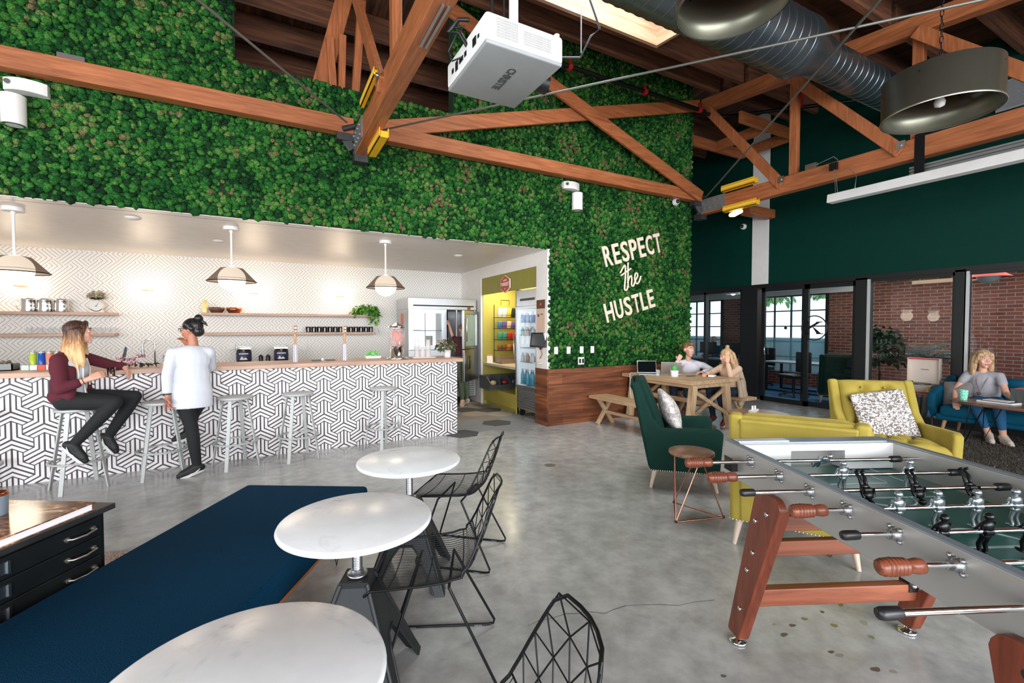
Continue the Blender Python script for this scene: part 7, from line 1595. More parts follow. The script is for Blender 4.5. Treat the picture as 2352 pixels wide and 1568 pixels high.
# ================================================================ PEOPLE
V3 = lambda *a: Vector(a)
def person(label, base, J, skin, f, hf, tops, legs, shoes, hair, extra=None, vox=0.006, sc_=1.0, thin=1.0, hands=('relaxed', 'relaxed'), face_detail=True):
    """J: joints in world space. f: chest heading, hf: head heading (world xy angle, degrees from +x), pitch in J['hp']"""
    t = thing('person', label, 'person', base); B = Vector(base); off = Matrix.Translation(-B)
    fa = math.radians(f); F = V3(math.cos(fa), math.sin(fa), 0); Rr = V3(F.y, -F.x, 0)      # Rr: the person's right
    w_ = thin
    def ch(*pts): return [tuple(Vector(p[0])-B)+(p[1],) for p in pts]
    def el(c, r, a=f, ry=0, rx=0): return {'c': tuple(Vector(c)-B), 'r': r, 'rz': math.radians(a)-PI/2, 'ry': ry, 'rx': rx}
    organic.frame = (B, math.radians(f)-PI/2)
    hip, chest, neck, head = [Vector(J[k]) for k in ('hip', 'chest', 'neck', 'head')]
    hr_, hl_ = hip+Rr*0.09, hip-Rr*0.09
    waist = hip.lerp(chest, 0.5)
    body = [el(hip, (0.155*w_, 0.105*w_, 0.11)), el(waist, (0.125*w_, 0.09*w_, 0.15)), el(chest, (0.15*w_, 0.10*w_, 0.16)),
            ch((chest, 0.06), (neck, 0.048), (neck.lerp(head, 0.6), 0.045)), ch((J['sr'], 0.048), (chest+V3(0, 0, 0.07), 0.06), (J['sl'], 0.048))]
    for s_, h_ in (('r', hr_), ('l', hl_)):
        k_, a_, t_ = J['k'+s_], J['a'+s_], J['t'+s_]; a_, k_, t_ = Vector(a_), Vector(k_), Vector(t_)
        body.append(ch((h_, 0.082*w_), (h_.lerp(k_, 0.5), 0.070*w_), (k_, 0.050), (k_.lerp(a_, 0.3), 0.052), (a_, 0.034))); body.append(ch((a_, 0.034), (t_, 0.024)))
        body.append(ch((J['s'+s_], 0.046), (J['e'+s_], 0.036), (Vector(J['e'+s_]).lerp(Vector(J['w'+s_]), 0.3), 0.035), (J['w'+s_], 0.024)))
    # hands
    for s_, kind in zip('rl', hands):
        w, e = Vector(J['w'+s_]), Vector(J['e'+s_]); d = Vector(J['h'+s_]); d = (d-w).normalized() if d.length > 0 else (w-e).normalized()
        pn = Vector(J.get('pn'+s_, (0, 0, -1))); pn = (pn-d*pn.dot(d)).normalized(); sd = d.cross(pn)     # pn palm normal, sd sideways
        pc = w+d*0.05
        mbT = [ch((w, 0.024), (w+d*0.03+sd*0.012, 0.022), (w+d*0.085+sd*0.028, 0.013)), ch((w, 0.024), (w+d*0.03-sd*0.012, 0.022), (w+d*0.085-sd*0.028, 0.012)), ch((w+d*0.02, 0.02), (w+d*0.088, 0.014))]
        body += mbT; curl = {'relaxed': 0.45, 'fist': 1.25, 'flat': 0.1, 'hold': 0.9}[kind]
        for i, (o_, L_) in enumerate(((0.030, 0.068), (0.010, 0.078), (-0.010, 0.072), (-0.029, 0.056))):
            p = w+d*0.088+sd*o_; pts = [(p, 0.0092)]; ang = 0
            for q, fr in enumerate((0.45, 0.32, 0.23)): ang += curl*(0.5 if q == 0 else 0.75)*(1+0.08*i); p = p+(d*math.cos(ang)+pn*math.sin(ang))*L_*fr; pts.append((p, 0.0085-0.0008*q))
            body.append(ch(*pts))
        th = w+d*0.025+sd*0.026; body.append(ch((th, 0.013), (th+(d*0.55+sd*0.75+pn*0.35).normalized()*0.035, 0.0105), (th+(d*0.55+sd*0.75+pn*0.35).normalized()*0.035+(d*0.9+pn*0.5).normalized()*0.03, 0.0088)))
    # head
    ha = math.radians(hf); hp = math.radians(J.get('hp', 0)); HT = Matrix.Translation(head-B) @ Matrix.Scale(J.get('hs', 1.0), 4) @ Matrix.Rotation(ha-PI/2, 4, 'Z') @ Matrix.Rotation(hp, 4, 'X') @ Matrix.Rotation(math.radians(J.get('hroll', 0)), 4, 'Y')
    def hc(x, y, z): return tuple(HT @ Vector((x, y, z)))
    hs = J.get('hs', 1.0)
    def hel(x, y, z, r, rx=0): return {'c': hc(x, y, z), 'r': tuple(q*hs for q in r), 'rz': ha-PI/2, 'rx': hp+rx}
    body += [hel(0, -0.012, 0.03, (0.070, 0.088, 0.085)), hel(0, 0.022, 0.0, (0.060, 0.062, 0.085)), hel(0, 0.032, -0.045, (0.045, 0.050, 0.050)), hel(0, 0.062, -0.085, (0.020, 0.018, 0.018)),
             [hc(0, 0.082, 0.022)+(0.0085,), hc(0, 0.096, -0.010)+(0.0105,), hc(0, 0.090, -0.018)+(0.010,)], [hc(-0.013, 0.086, -0.016)+(0.008,), hc(0.013, 0.086, -0.016)+(0.008,)],
             [hc(-0.035, 0.070, 0.036)+(0.009,), hc(0, 0.078, 0.034)+(0.008,), hc(0.035, 0.070, 0.036)+(0.009,)], [hc(-0.042, 0.060, -0.018)+(0.018,), hc(-0.03, 0.062, -0.04)+(0.015,)], [hc(0.042, 0.060, -0.018)+(0.018,), hc(0.03, 0.062, -0.04)+(0.015,)],
             [hc(-0.017, 0.082, -0.047)+(0.006,), hc(0, 0.087, -0.046)+(0.007,), hc(0.017, 0.082, -0.047)+(0.006,)], [hc(-0.014, 0.081, -0.056)+(0.006,), hc(0, 0.085, -0.057)+(0.007,), hc(0.014, 0.081, -0.056)+(0.006,)],
             hel(0.073, -0.008, 0.0, (0.010, 0.019, 0.030), 0.2), hel(-0.073, -0.008, 0.0, (0.010, 0.019, 0.030), 0.2)]
    organic('body', skin, body, t, vox, 8, 0.5)
    if face_detail:
        mb = MB(HT)
        for sx in (-1, 1): mb.ball((sx*0.028, 0.070, 0.016), (0.0135, 0.011, 0.0085), 12, 8)
        build('eyes', mb, P('eye_white', (236, 232, 228), 0.3), t)
        mb = MB(HT)
        for sx in (-1, 1): mb.ball((sx*0.028, 0.0785, 0.016), (0.0055, 0.0035, 0.0060), 10, 6); mb.tube([(sx*0.012, 0.0825, 0.024), (sx*0.028, 0.0825, 0.0265), (sx*0.043, 0.073, 0.022)], 0.0016, 5)
        build('irises', mb, P('iris_dark', (48, 36, 30), 0.3), t)
        mb = MB(HT)
        for sx in (-1, 1): mb.tube([(sx*0.011, 0.0865, 0.039), (sx*0.028, 0.084, 0.045), (sx*0.046, 0.072, 0.040)], [0.003, 0.0036, 0.002], 6)
        build('eyebrows', mb, P('brow_'+hair['name'], hair['dark'], 0.8), t)
        mb = MB(HT); mb.tube([(-0.020, 0.080, -0.050), (-0.008, 0.0885, -0.0475), (0.008, 0.0885, -0.0475), (0.020, 0.080, -0.050)], [0.0015, 0.004, 0.004, 0.0015], 6); mb.tube([(-0.017, 0.080, -0.0555), (0, 0.0885, -0.057), (0.017, 0.080, -0.0555)], [0.0015, 0.0045, 0.0015], 6)
        build('lips', mb, P('lips', (184, 96, 88), 0.45), t)
    # clothes
    for n_, m_, parts, v_ in tops(ch, el, J, dict(hip=hip, chest=chest, neck=neck, waist=waist, F=F, R=Rr, B=B, hr=hr_, hl=hl_)): organic(n_, m_, parts, t, v_, 6, 0.5)
    pm, cut, pw = legs; lp = [el(hip, (0.172*w_, 0.122*w_, 0.115)), el(hip.lerp(chest, 0.22), (0.15*w_, 0.105*w_, 0.07))]
    for s_, h_ in (('r', hr_), ('l', hl_)):
        k_, a_ = Vector(J['k'+s_]), Vector(J['a'+s_]); e_ = k_.lerp(a_, cut)
        lp.append(ch((h_, 0.094*w_*pw), (h_.lerp(k_, 0.5), 0.084*w_*pw), (k_, 0.062*pw), (k_.lerp(a_, 0.3), 0.062*pw), (e_, 0.044*pw)))
    organic('trousers', pm, lp, t, 0.009, 5, 0.5)
    for s_ in 'rl':
        a_, tt = Vector(J['a'+s_]), Vector(J['t'+s_]); dd = tt-a_
        d2 = V3(dd.x, dd.y, dd.z+J.get('fz', 0.0)); d2n = d2.normalized(); up = V3(0, 0, 1)-d2n*d2n.z; up.normalize(); sd = d2n.cross(up)
        sole = tt-up*0.018; heel = a_-up*0.052-d2n*0.035; ar = [ch((a_+up*0.010, 0.043), (a_.lerp(tt, 0.45)+up*0.004, 0.037), (tt+up*0.002, 0.031)), ch((a_-up*0.005-d2n*0.012, 0.046), (a_+d2n*0.05-up*0.022, 0.041), (tt-up*0.006, 0.036)), ch((heel+up*0.03, 0.036), (tt-up*0.012+d2n*0.03, 0.030))]
        o = organic('shoe', shoes[0], ar, t, 0.006, 4, 0.5)
        mb = MB(off); hw = 0.036; q0, q1 = heel-d2n*0.015, tt+d2n*0.055-up*0.037
        ax = (q1-q0).normalized(); up2 = sd.cross(ax).normalized()*(-1); up2 = up2 if up2.dot(up) > 0 else -up2
        L_ = (q1-q0).length; out = []
        for i in range(24):
            a = 2*PI*i/24; y = math.cos(a); x = math.sin(a); wv = hw*(1.0+0.12*y) ; out.append((x*wv, L_/2+y*L_/2*1.0))
        vs = [tuple(q0+sd*x+ax*y-up2*0.012) for x, y in out]+[tuple(q0+sd*x+ax*y+up2*0.012) for x, y in out]
        mb.add(vs, [tuple(range(24)), tuple(range(24, 48))[::-1]]+[(i, (i+1) % 24, 24+(i+1) % 24, 24+i) for i in range(24)]); build('sole', mb, shoes[1], o, bevel=0.004)
        if len(shoes) > 2:   # curved side stripe
            for sg in (-1, 1):
                mb = MB(off); c0_ = a_+d2n*0.02-up*0.030; pts = []
                for i in range(9): f_ = i/8; pts.append(tuple(c0_+d2n*(-0.035+0.10*f_)+up*(0.022*(1-f_)**2*1.2-0.012+0.014*f_*f_*0+0.012*max(0, f_-0.55)*3)+sd*sg*0.046))
                mb.tube(pts, [0.002, 0.004, 0.006, 0.007, 0.007, 0.006, 0.005, 0.004, 0.002], 6); build('stripe', mb, shoes[2], o)
    if hair:
        for n_, m_, parts, v_ in hair['parts'](hc, hel): organic(n_, m_, parts, t, v_, 3, 0.4)
    if extra: extra(t, off, hc, HT, J)
    return t
HB = m_streak('hair_ombre_light', (150, 98, 58), (222, 176, 120), (90, 90, 4), 0.5); HBD = m_streak('hair_brown_root', (62, 38, 26), (110, 72, 48), (90, 90, 4), 0.5)
HK = m_streak('hair_black', (10, 10, 12), (34, 32, 34), (80, 80, 10), 0.35); HBL = m_streak('hair_blonde', (138, 102, 70), (206, 172, 130), (90, 90, 4), 0.6); HMN = m_streak('hair_sandy', (92, 58, 38), (150, 104, 70), (90, 90, 30), 0.6)
MAR = P('maroon_fleece', (84, 24, 38), 0.9, bmp=0.3, bscale=180); LGR = P('light_grey_jersey', (198, 202, 206), 0.85); BLKJ = P('black_denim', (18, 20, 22), 0.85); JEAN = P('navy_jeans', (22, 36, 52), 0.85); JEANB = P('blue_jeans', (36, 92, 134), 0.85)
KNIT = P('white_knit', (204, 206, 214), 0.9, bmp=0.6, bscale=60); BSH = P('black_shoe', (22, 22, 24), 0.6); WSOLE = P('white_sole', (228, 228, 226), 0.6)

def m_ombre():
    m, nt, b = newmat('hair_ombre'); n = noise(nt, 1, 3, objvec(nt, (110, 110, 5)))
    tc = N(nt, 'ShaderNodeTexCoord'); sp = N(nt, 'ShaderNodeSeparateXYZ'); L(nt, tc.outputs['Object'], sp.inputs[0])
    mr = N(nt, 'ShaderNodeMapRange'); mr.inputs['From Min'].default_value = 1.56; mr.inputs['From Max'].default_value = 1.30; L(nt, sp.outputs[2], mr.inputs[0])
    ad = N(nt, 'ShaderNodeMath', operation='MULTIPLY_ADD'); ad.inputs[1].default_value = 1.3; L(nt, n.outputs[0], ad.inputs[0]); s2 = N(nt, 'ShaderNodeMath', operation='SUBTRACT'); s2.inputs[1].default_value = 0.65
    L(nt, mr.outputs[0], s2.inputs[0]); L(nt, s2.outputs[0], ad.inputs[2])
    L(nt, ramp(nt, ad.outputs[0], [(0.0, (52, 32, 24)), (0.35, (116, 74, 46)), (0.6, (180, 128, 78)), (1.0, (226, 184, 130))]).outputs[0], b.inputs['Base Color']); b.inputs['Roughness'].default_value = 0.5; bump(nt, n.outputs[0], b, 0.5, 0.01); return m
# ---- seated woman at the bar
J1 = dict(hip=(-1.66, 5.84, 0.865), chest=(-1.655, 5.84, 1.16), neck=(-1.635, 5.84, 1.325), head=(-1.585, 5.845, 1.50), hp=6,
          sr=(-1.70, 5.69, 1.255), sl=(-1.575, 6.00, 1.25), er=(-1.655, 5.585, 1.00), el=(-1.40, 6.17, 1.155), wr=(-1.47, 5.62, 1.075), wl=(-1.335, 6.175, 1.155), hr=(-1.36, 5.66, 1.13), hl=(-1.27, 6.13, 1.05), pnr=(0, 0.8, -0.6), pnl=(-0.9, 0, -0.4),
          kr=(-1.30, 5.70, 0.835), kl=(-1.20, 5.95, 0.85), ar=(-1.615, 5.68, 0.45), al=(-1.42, 5.93, 0.45), tr=(-1.53, 5.665, 0.335), tl=(-1.36, 5.92, 0.345))
def tops1(ch, el, J, q):
    c, F, Rr = q['chest'], q['F'], q['R']
    return [('grey_tee', LGR, [el(q['waist']+F*0.015, (0.135, 0.10, 0.17)), el(c+F*0.018, (0.155, 0.112, 0.15)), ch((c, 0.08), (q['neck']-V3(0, 0, 0.05), 0.06)), el(q['hip']+V3(0, 0, 0.03), (0.17, 0.125, 0.08))], 0.009),
            ('maroon_hoodie', MAR, [el(c-F*0.03+V3(0, 0, 0.02), (0.178, 0.112, 0.165)), el(q['waist']-F*0.03, (0.170, 0.112, 0.17)), el(q['hip']-F*0.03+V3(0, 0, 0.05), (0.188, 0.125, 0.10)),
              ch((c+Rr*0.12+F*0.05, 0.045), (q['hip']+Rr*0.15+F*0.06+V3(0, 0, 0.05), 0.045)), ch((c-Rr*0.12+F*0.05, 0.045), (q['hip']-Rr*0.15+F*0.06+V3(0, 0, 0.05), 0.045)),
              ch((J['sr'], 0.062), (Vector(J['sr']).lerp(Vector(J['er']), .6), 0.058), (J['er'], 0.052), (Vector(J['er']).lerp(Vector(J['wr']), 0.55), 0.045)), ch((J['sl'], 0.060), (J['el'], 0.050), (Vector(J['el']).lerp(Vector(J['wl']), 0.8), 0.043)),
              ch((J['sr']-V3(0, 0, 0.0) if 0 else J['sr'], 0.058), (c+V3(0, 0, 0.105)-F*0.03, 0.066), (J['sl'], 0.058)), ch((q['neck']-F*0.07+Rr*0.06-V3(0, 0, .05), 0.045), (q['neck']-F*0.10-V3(0, 0, 0.06), 0.05), (q['neck']-F*0.07-Rr*0.06-V3(0, 0, .05), 0.045))], 0.009)]
def hair1(hc, hel):
    top = [hel(0, -0.026, 0.048, (0.080, 0.096, 0.085)), [hc(-0.02, 0.055, 0.105)+(0.018,), hc(-0.058, 0.045, 0.065)+(0.02,), hc(-0.076, 0.015, -0.02)+(0.022,)], [hc(0.02, 0.055, 0.105)+(0.018,), hc(0.058, 0.045, 0.065)+(0.02,), hc(0.076, 0.015, -0.02)+(0.022,)]]
    lo = []
    for i, a in enumerate([-70, -50, -25, 0, 25, 50, 75, 95, -95]):
        b = math.radians(a); x, y = 0.082*math.sin(b), -0.09*math.cos(b)
        fl = 0.36 if abs(a) < 80 else 0.34
        lo.append([hc(x*0.9, y*0.9, 0.03)+(0.030,), hc(x*1.08, y*1.12-0.005, -0.07)+(0.030,), hc(x*1.3+0.01*math.sin(i*3), y*1.32-0.012, -0.17)+(0.030,), hc(x*1.5, y*1.40-0.01, -0.27)+(0.026,), hc(x*1.45, y*1.5-0.01, -fl+0.02*math.sin(i*2))+(0.010,)])
    return [('hair', m_ombre(), top+lo, 0.0065)]
def ex1(t, off, hc, HT, J):
    mb = MB(off); mb.tube([(-1.60, 5.715, 1.27), (-1.570, 5.705, 1.20), (-1.562, 5.705, 1.12), (-1.566, 5.71, 1.04)], 0.005, 6); mb.tube([(-1.565, 5.775, 1.26), (-1.545, 5.765, 1.18), (-1.545, 5.755, 1.06)], 0.008, 6); mb.tube([(-1.555, 5.90, 1.26), (-1.532, 5.90, 1.16), (-1.535, 5.895, 1.00)], 0.008, 6); build('drawstrings', mb, WHITE, t)
    mb = MB(off); mb.tube([(-1.545, 5.765, 1.05), (-1.53, 5.76, 0.93), (-1.525, 5.755, 0.86)], 0.006, 6); build('zip_edge', mb, WHITE, t)
    w = Vector(J['wr']); e = Vector(J['er']); mb = MB(off); d = (w-e).normalized(); s_ = d.cross(V3(0, 0, 1)).normalized(); u_ = s_.cross(d); c = w-d*0.04; mb.tube([tuple(c+s_*0.030*math.cos(a)+u_*0.030*math.sin(a)) for a in [k*PI/8 for k in range(16)]], 0.0028, 5, True); build('bracelet', mb, BLACKP, t)
person('seated woman with long ombre hair, maroon hoodie and black trousers at the bar', (-1.62, 5.86, 0.0), J1, SKIN, -8, 8, tops1, (BLKJ, 0.95, 1.0), (BSH, WSOLE, WHITE), dict(name='brown', dark=(80, 54, 40), parts=hair1), ex1, 0.0048, hands=('hold', 'relaxed'))
mb = MB(); mb.lathe([(0.028, 0), (0.034, 0.09), (0.031, 0.09), (0.001, 0.01)], n=20); one('drinking_glass', mb, m_glass('cup_drink', (0.7, 0.55, 0.5), 1.2), 'small cup held in the seated woman\'s hand', 'glass', (-1.325, 5.70, 1.085))

# ---- standing woman, back to us
J2 = dict(hip=(-0.70, 5.83, 0.88), chest=(-0.695, 5.84, 1.22), neck=(-0.685, 5.85, 1.385), head=(-0.700, 5.85, 1.535), hp=-6,
          sl=(-0.855, 5.80, 1.295), sr=(-0.545, 5.86, 1.295), el=(-0.90, 5.755, 1.06), er=(-0.545, 6.02, 1.12), wl=(-0.895, 5.725, 0.855), wr=(-0.74, 6.01, 1.36), hl=(-0.885, 5.72, 0.75), hr=(-0.79, 5.955, 1.44), pnl=(1, 0, 0), pnr=(-0.5, -0.6, 0),
          kr=(-0.72, 6.02, 0.60), kl=(-0.705, 5.80, 0.50), ar=(-0.775, 6.02, 0.40), al=(-0.665, 5.79, 0.085), tr=(-0.86, 6.0, 0.375), tl=(-0.79, 5.755, 0.040))
def tops2(ch, el, J, q):
    c, h = q['chest'], q['hip']
    return [('white_sweater', KNIT, [el(c, (0.170, 0.115, 0.16)), el(q['waist'], (0.165, 0.115, 0.2)), {'skirt': [(c+V3(0, 0, 0.04), 0.135, 0.095), (q['waist'], 0.150, 0.105), (h+V3(0, -0.01, 0.02), 0.184, 0.132), (h+V3(0, -0.015, -0.16), 0.186, 0.132)]},
              ch((J['sl'], 0.060), (J['el'], 0.052), (Vector(J['el']).lerp(Vector(J['wl']), 0.72), 0.047)), ch((J['sr'], 0.060), (J['er'], 0.052), (Vector(J['er']).lerp(Vector(J['wr']), 0.75), 0.045)), ch((J['sl'], 0.058), (c+V3(0, 0, 0.09), 0.072), (J['sr'], 0.058))], 0.009)]
def hair2(hc, hel):
    return [('hair', HK, [hel(0, -0.022, 0.040, (0.080, 0.098, 0.085)), hel(0, -0.065, -0.02, (0.068, 0.055, 0.06)), [hc(0.06, 0.01, 0.06)+(0.028,), hc(0.066, -0.03, 0.01)+(0.03,)], [hc(-0.06, 0.01, 0.06)+(0.028,), hc(-0.066, -0.03, 0.01)+(0.03,)]], 0.007),
            ('hair_bun', HK, [hel(0, -0.085, 0.115, (0.045, 0.042, 0.042)), [hc(0.0, -0.10, 0.09)+(0.02,), hc(0.01, -0.135, 0.055)+(0.016,), hc(0.01, -0.15, 0.03)+(0.008,)]], 0.006)]
def ex2(t, off, hc, HT, J):
    mb = MB(HT)
    for sx in (-1, 1):
        mb.tube([(sx*0.032+0.024*math.cos(a), 0.094, 0.012+0.016*math.sin(a)) for a in [k*PI/8 for k in range(16)]], 0.0026, 5, True); mb.tube([(sx*0.056, 0.092, 0.018), (sx*0.074, 0.06, 0.02), (sx*0.078, -0.01, 0.012)], 0.0026, 5)
    mb.tube([(-0.009, 0.098, 0.014), (0.009, 0.098, 0.014)], 0.0024, 5); build('glasses', mb, BLACKP, t)
    mb = MB(off); w = Vector(J['wl']); mb.tube([(w.x+0.032*math.cos(a), w.y+0.03*math.sin(a), w.z+0.03) for a in [k*PI/8 for k in range(16)]], 0.007, 6, True); build('wristband', mb, BLACKP, t)
person('standing woman in a white sweater, black hair in a bun, her back to us', (-0.70, 5.80, 0.0), J2, SKIN2, 98, 165, tops2, (BLKJ, 0.97, 0.98), (BSH, WSOLE, WHITE), dict(name='black', dark=(24, 22, 22), parts=hair2), ex2, 0.0048, hands=('relaxed', 'hold'))
mb = MB(); mb.rbox((0, 0, 0), (0.012, 0.05, 0.11), 0.005, 2); one('phone', mb, P('phone_rose', (150, 60, 62), 0.25), 'small reddish phone in the standing woman\'s lowered hand', 'phone', (-0.905, 5.69, 0.765), 0.3)

# ---- man at the oak table
J3 = dict(hip=(6.74, 5.68, 0.52), chest=(6.64, 5.64, 0.83), neck=(6.585, 5.62, 0.985), head=(6.575, 5.60, 1.165), hp=0, hs=1.14, hroll=-6,
          sr=(6.42, 5.70, 0.925), sl=(6.80, 5.48, 0.895), er=(6.26, 5.62, 0.83), el=(6.72, 5.22, 0.83), wr=(6.22, 5.52, 0.99), wl=(6.44, 5.18, 0.82), hr=(6.24, 5.50, 1.05), hl=(6.3, 5.2, 0.815), pnr=(0.5, 0.5, 0), pnl=(0, 0, -1),
          kr=(6.30, 5.68, 0.53), kl=(6.34, 5.44, 0.53), ar=(6.34, 5.68, 0.10), al=(6.38, 5.40, 0.10), tr=(6.20, 5.66, 0.05), tl=(6.24, 5.37, 0.05))
SHIRT = P('pale_lilac_shirt', (212, 208, 218), 0.8)
def tops3(ch, el, J, q):
    c, F = q['chest'], q['F']
    return [('shirt', SHIRT, [el(c, (0.185, 0.125, 0.17)), el(q['waist'], (0.17, 0.13, 0.18)), el(q['hip'], (0.18, 0.14, 0.10)), ch((J['sr'], 0.060), (J['er'], 0.050), (Vector(J['er']).lerp(Vector(J['wr']), 0.9), 0.040)), ch((J['sl'], 0.060), (J['el'], 0.050), (Vector(J['el']).lerp(Vector(J['wl']), 0.92), 0.040)), ch((J['sr'], 0.056), (c+V3(0, 0, 0.11), 0.072), (J['sl'], 0.056)), ch((q['neck']-V3(0, 0, 0.06)-F*0.01, 0.068), (q['neck']-V3(0, 0, 0.02)-F*0.02, 0.060))], 0.010)]
def hair3(hc, hel): return [('hair', HMN, [hel(0, -0.022, 0.048, (0.076, 0.092, 0.080)), [hc(-0.045, 0.055, 0.092)+(0.022,), hc(0.0, 0.065, 0.10)+(0.024,), hc(0.045, 0.055, 0.092)+(0.022,)], [hc(0.066, 0.0, 0.05)+(0.018,), hc(0.070, -0.01, 0.01)+(0.012,)], [hc(-0.066, 0.0, 0.05)+(0.018,), hc(-0.070, -0.01, 0.01)+(0.012,)]], 0.007)]
def ex3(t, off, hc, HT, J): mb = MB(HT); mb.tube([(-0.018, 0.084, -0.052), (0, 0.0915, -0.054), (0.018, 0.084, -0.052)], [0.0015, 0.003, 0.0015], 6); build('teeth', mb, WHITE, t)
person('smiling man in a pale shirt sitting behind the laptops at the oak table', (6.72, 5.62, 0.0), J3, SKIN, 210, 262, tops3, (JEAN, 0.95, 1.0), (P('grey_shoe', (96, 92, 88), 0.7), WSOLE), dict(name='sandy', dark=(110, 76, 54), parts=hair3), ex3, 0.006, thin=1.08, hands=('fist', 'relaxed'))

# ---- blonde woman at the end of the oak table, head on hand
J4 = dict(hip=(6.76, 4.86, 0.52), chest=(6.70, 4.87, 0.82), neck=(6.655, 4.87, 0.965), head=(6.60, 4.87, 1.085), hp=-12, hs=1.08,
          sl=(6.66, 4.69, 0.895), sr=(6.70, 5.02, 0.90), el=(6.43, 4.66, 0.81), er=(6.46, 5.05, 0.815), wl=(6.50, 4.77, 1.00), wr=(6.27, 4.98, 0.815), hl=(6.54, 4.80, 1.09), hr=(6.2, 4.95, 0.81), pnl=(0.6, 0.4, 0), pnr=(0, 0, -1),
          kr=(6.32, 4.96, 0.53), kl=(6.32, 4.78, 0.53), ar=(6.42, 4.96, 0.10), al=(6.44, 4.74, 0.10), tr=(6.30, 4.95, 0.05), tl=(6.32, 4.71, 0.05))
BEI = P('beige_knit', (206, 172, 146), 0.85); CARD = P('oatmeal_cardigan', (176, 156, 134), 0.9)
def tops4(ch, el, J, q):
    c = q['chest']
    return [('beige_top', BEI, [el(c, (0.165, 0.115, 0.15)), el(q['waist'], (0.15, 0.11, 0.17)), el(q['hip'], (0.165, 0.13, 0.10)), ch((J['sr'], 0.06), (J['er'], 0.046), (Vector(J['er']).lerp(Vector(J['wr']), 0.85), 0.038)), ch((J['sl'], 0.062), (J['el'], 0.048), (Vector(J['el']).lerp(Vector(J['wl']), 0.85), 0.038)), ch((J['sr'], 0.058), (c+V3(0, 0, 0.09), 0.07), (J['sl'], 0.058))], 0.009),
            ('draped_cardigan', CARD, [ch((c+V3(0.10, -0.10, 0.02), 0.05), (c+V3(0.10, -0.16, -0.15), 0.05), (c+V3(0.08, -0.20, -0.38), 0.05)), ch((c+V3(0.14, -0.04, -0.02), 0.05), (c+V3(0.16, -0.10, -0.2), 0.055), (c+V3(0.16, -0.16, -0.36), 0.05)), ch((c+V3(-0.02, -0.17, -0.12), 0.035), (c+V3(-0.02, -0.21, -0.30), 0.04), (c+V3(-0.03, -0.22, -0.48), 0.04)), ch((c+V3(0.05, -0.18, -0.12), 0.04), (c+V3(0.04, -0.21, -0.42), 0.045))], 0.010)]
def hair4(hc, hel):
    lo = [[hc(x, y, 0.03)+(0.04,), hc(x*1.15, y*1.15, -0.08)+(0.042,), hc(x*1.1, y*1.25-0.01, -0.19)+(0.036,), hc(x*0.9, y*1.3-0.02, -0.25)+(0.018,)] for x, y in ((-0.07, -0.03), (-0.05, -0.08), (0, -0.095), (0.05, -0.08), (0.07, -0.03))]
    return [('hair', HBL, [hel(0, -0.020, 0.045, (0.080, 0.095, 0.085)), hel(0, -0.05, 0.145, (0.032, 0.032, 0.03))]+lo, 0.008)]
person('blonde woman with a top knot leaning her head on her hand at the oak table', (6.74, 4.86, 0.0), J4, SKIN, 184, 160, tops4, (JEAN, 0.95, 0.95), (P('dark_red_shoe', (110, 34, 34), 0.7), WSOLE), dict(name='blonde', dark=(150, 116, 80), parts=hair4), None, 0.006, thin=0.92)
mb = MB(); mb.rbox((0, 0, 0), (0.14, 0.09, 0.03), 0.008, 2); one('paper_bundle', mb, WHITE, 'crumpled white paper under the blonde woman\'s hands', 'paper', (6.20, 4.82, 0.80), 0.4)

# ---- woman on the teal sofa
J5 = dict(hip=(8.86, 2.42, 0.52), chest=(8.88, 2.46, 0.80), neck=(8.87, 2.48, 0.945), head=(8.84, 2.47, 1.115), hp=-2, hs=1.16,
          sr=(8.85, 2.625, 0.895), sl=(8.85, 2.305, 0.895), er=(8.80, 2.74, 0.665), el=(8.72, 2.20, 0.67), wr=(8.66, 2.70, 0.50), wl=(8.56, 2.12, 0.64), hr=(8.58, 2.66, 0.46), hl=(8.48, 2.05, 0.63), pnr=(0, 0, -1), pnl=(0, 0, -1),
          kr=(8.50, 2.44, 0.53), kl=(8.50, 2.22, 0.54), ar=(8.62, 2.33, 0.10), al=(8.62, 2.19, 0.10), tr=(8.50, 2.27, 0.05), tl=(8.52, 2.10, 0.05))
HEA = P('heather_grey_tee', (162, 160, 168), 0.85)
def tops5(ch, el, J, q):
    c = q['chest']; sr, sl = Vector(J['sr']), Vector(J['sl'])
    return [('grey_tee', HEA, [el(c, (0.155, 0.115, 0.15)), el(q['waist'], (0.15, 0.115, 0.17)), el(q['hip'], (0.165, 0.13, 0.09)), ch((sr, 0.056), (sr.lerp(Vector(J['er']), 0.42), 0.054)), ch((sl, 0.056), (sl.lerp(Vector(J['el']), 0.42), 0.054)), ch((sr, 0.055), (c+V3(0, 0, 0.085), 0.070), (sl, 0.055))], 0.009)]
def hair5(hc, hel):
    lo = [[hc(x, y, 0.03)+(0.038,), hc(x*1.15, y*1.15, -0.08)+(0.038,), hc(x*1.25, y*1.2, -0.17)+(0.028,)] for x, y in ((-0.07, -0.01), (-0.06, -0.06), (0, -0.09), (0.06, -0.06), (0.07, -0.01))]
    return [('hair', HBL, [hel(0, -0.020, 0.045, (0.080, 0.096, 0.085)), [hc(-0.055, 0.045, 0.065)+(0.026,), hc(-0.078, 0.02, -0.03)+(0.022,)], [hc(0.055, 0.045, 0.065)+(0.026,), hc(0.078, 0.02, -0.03)+(0.022,)]]+lo, 0.008)]
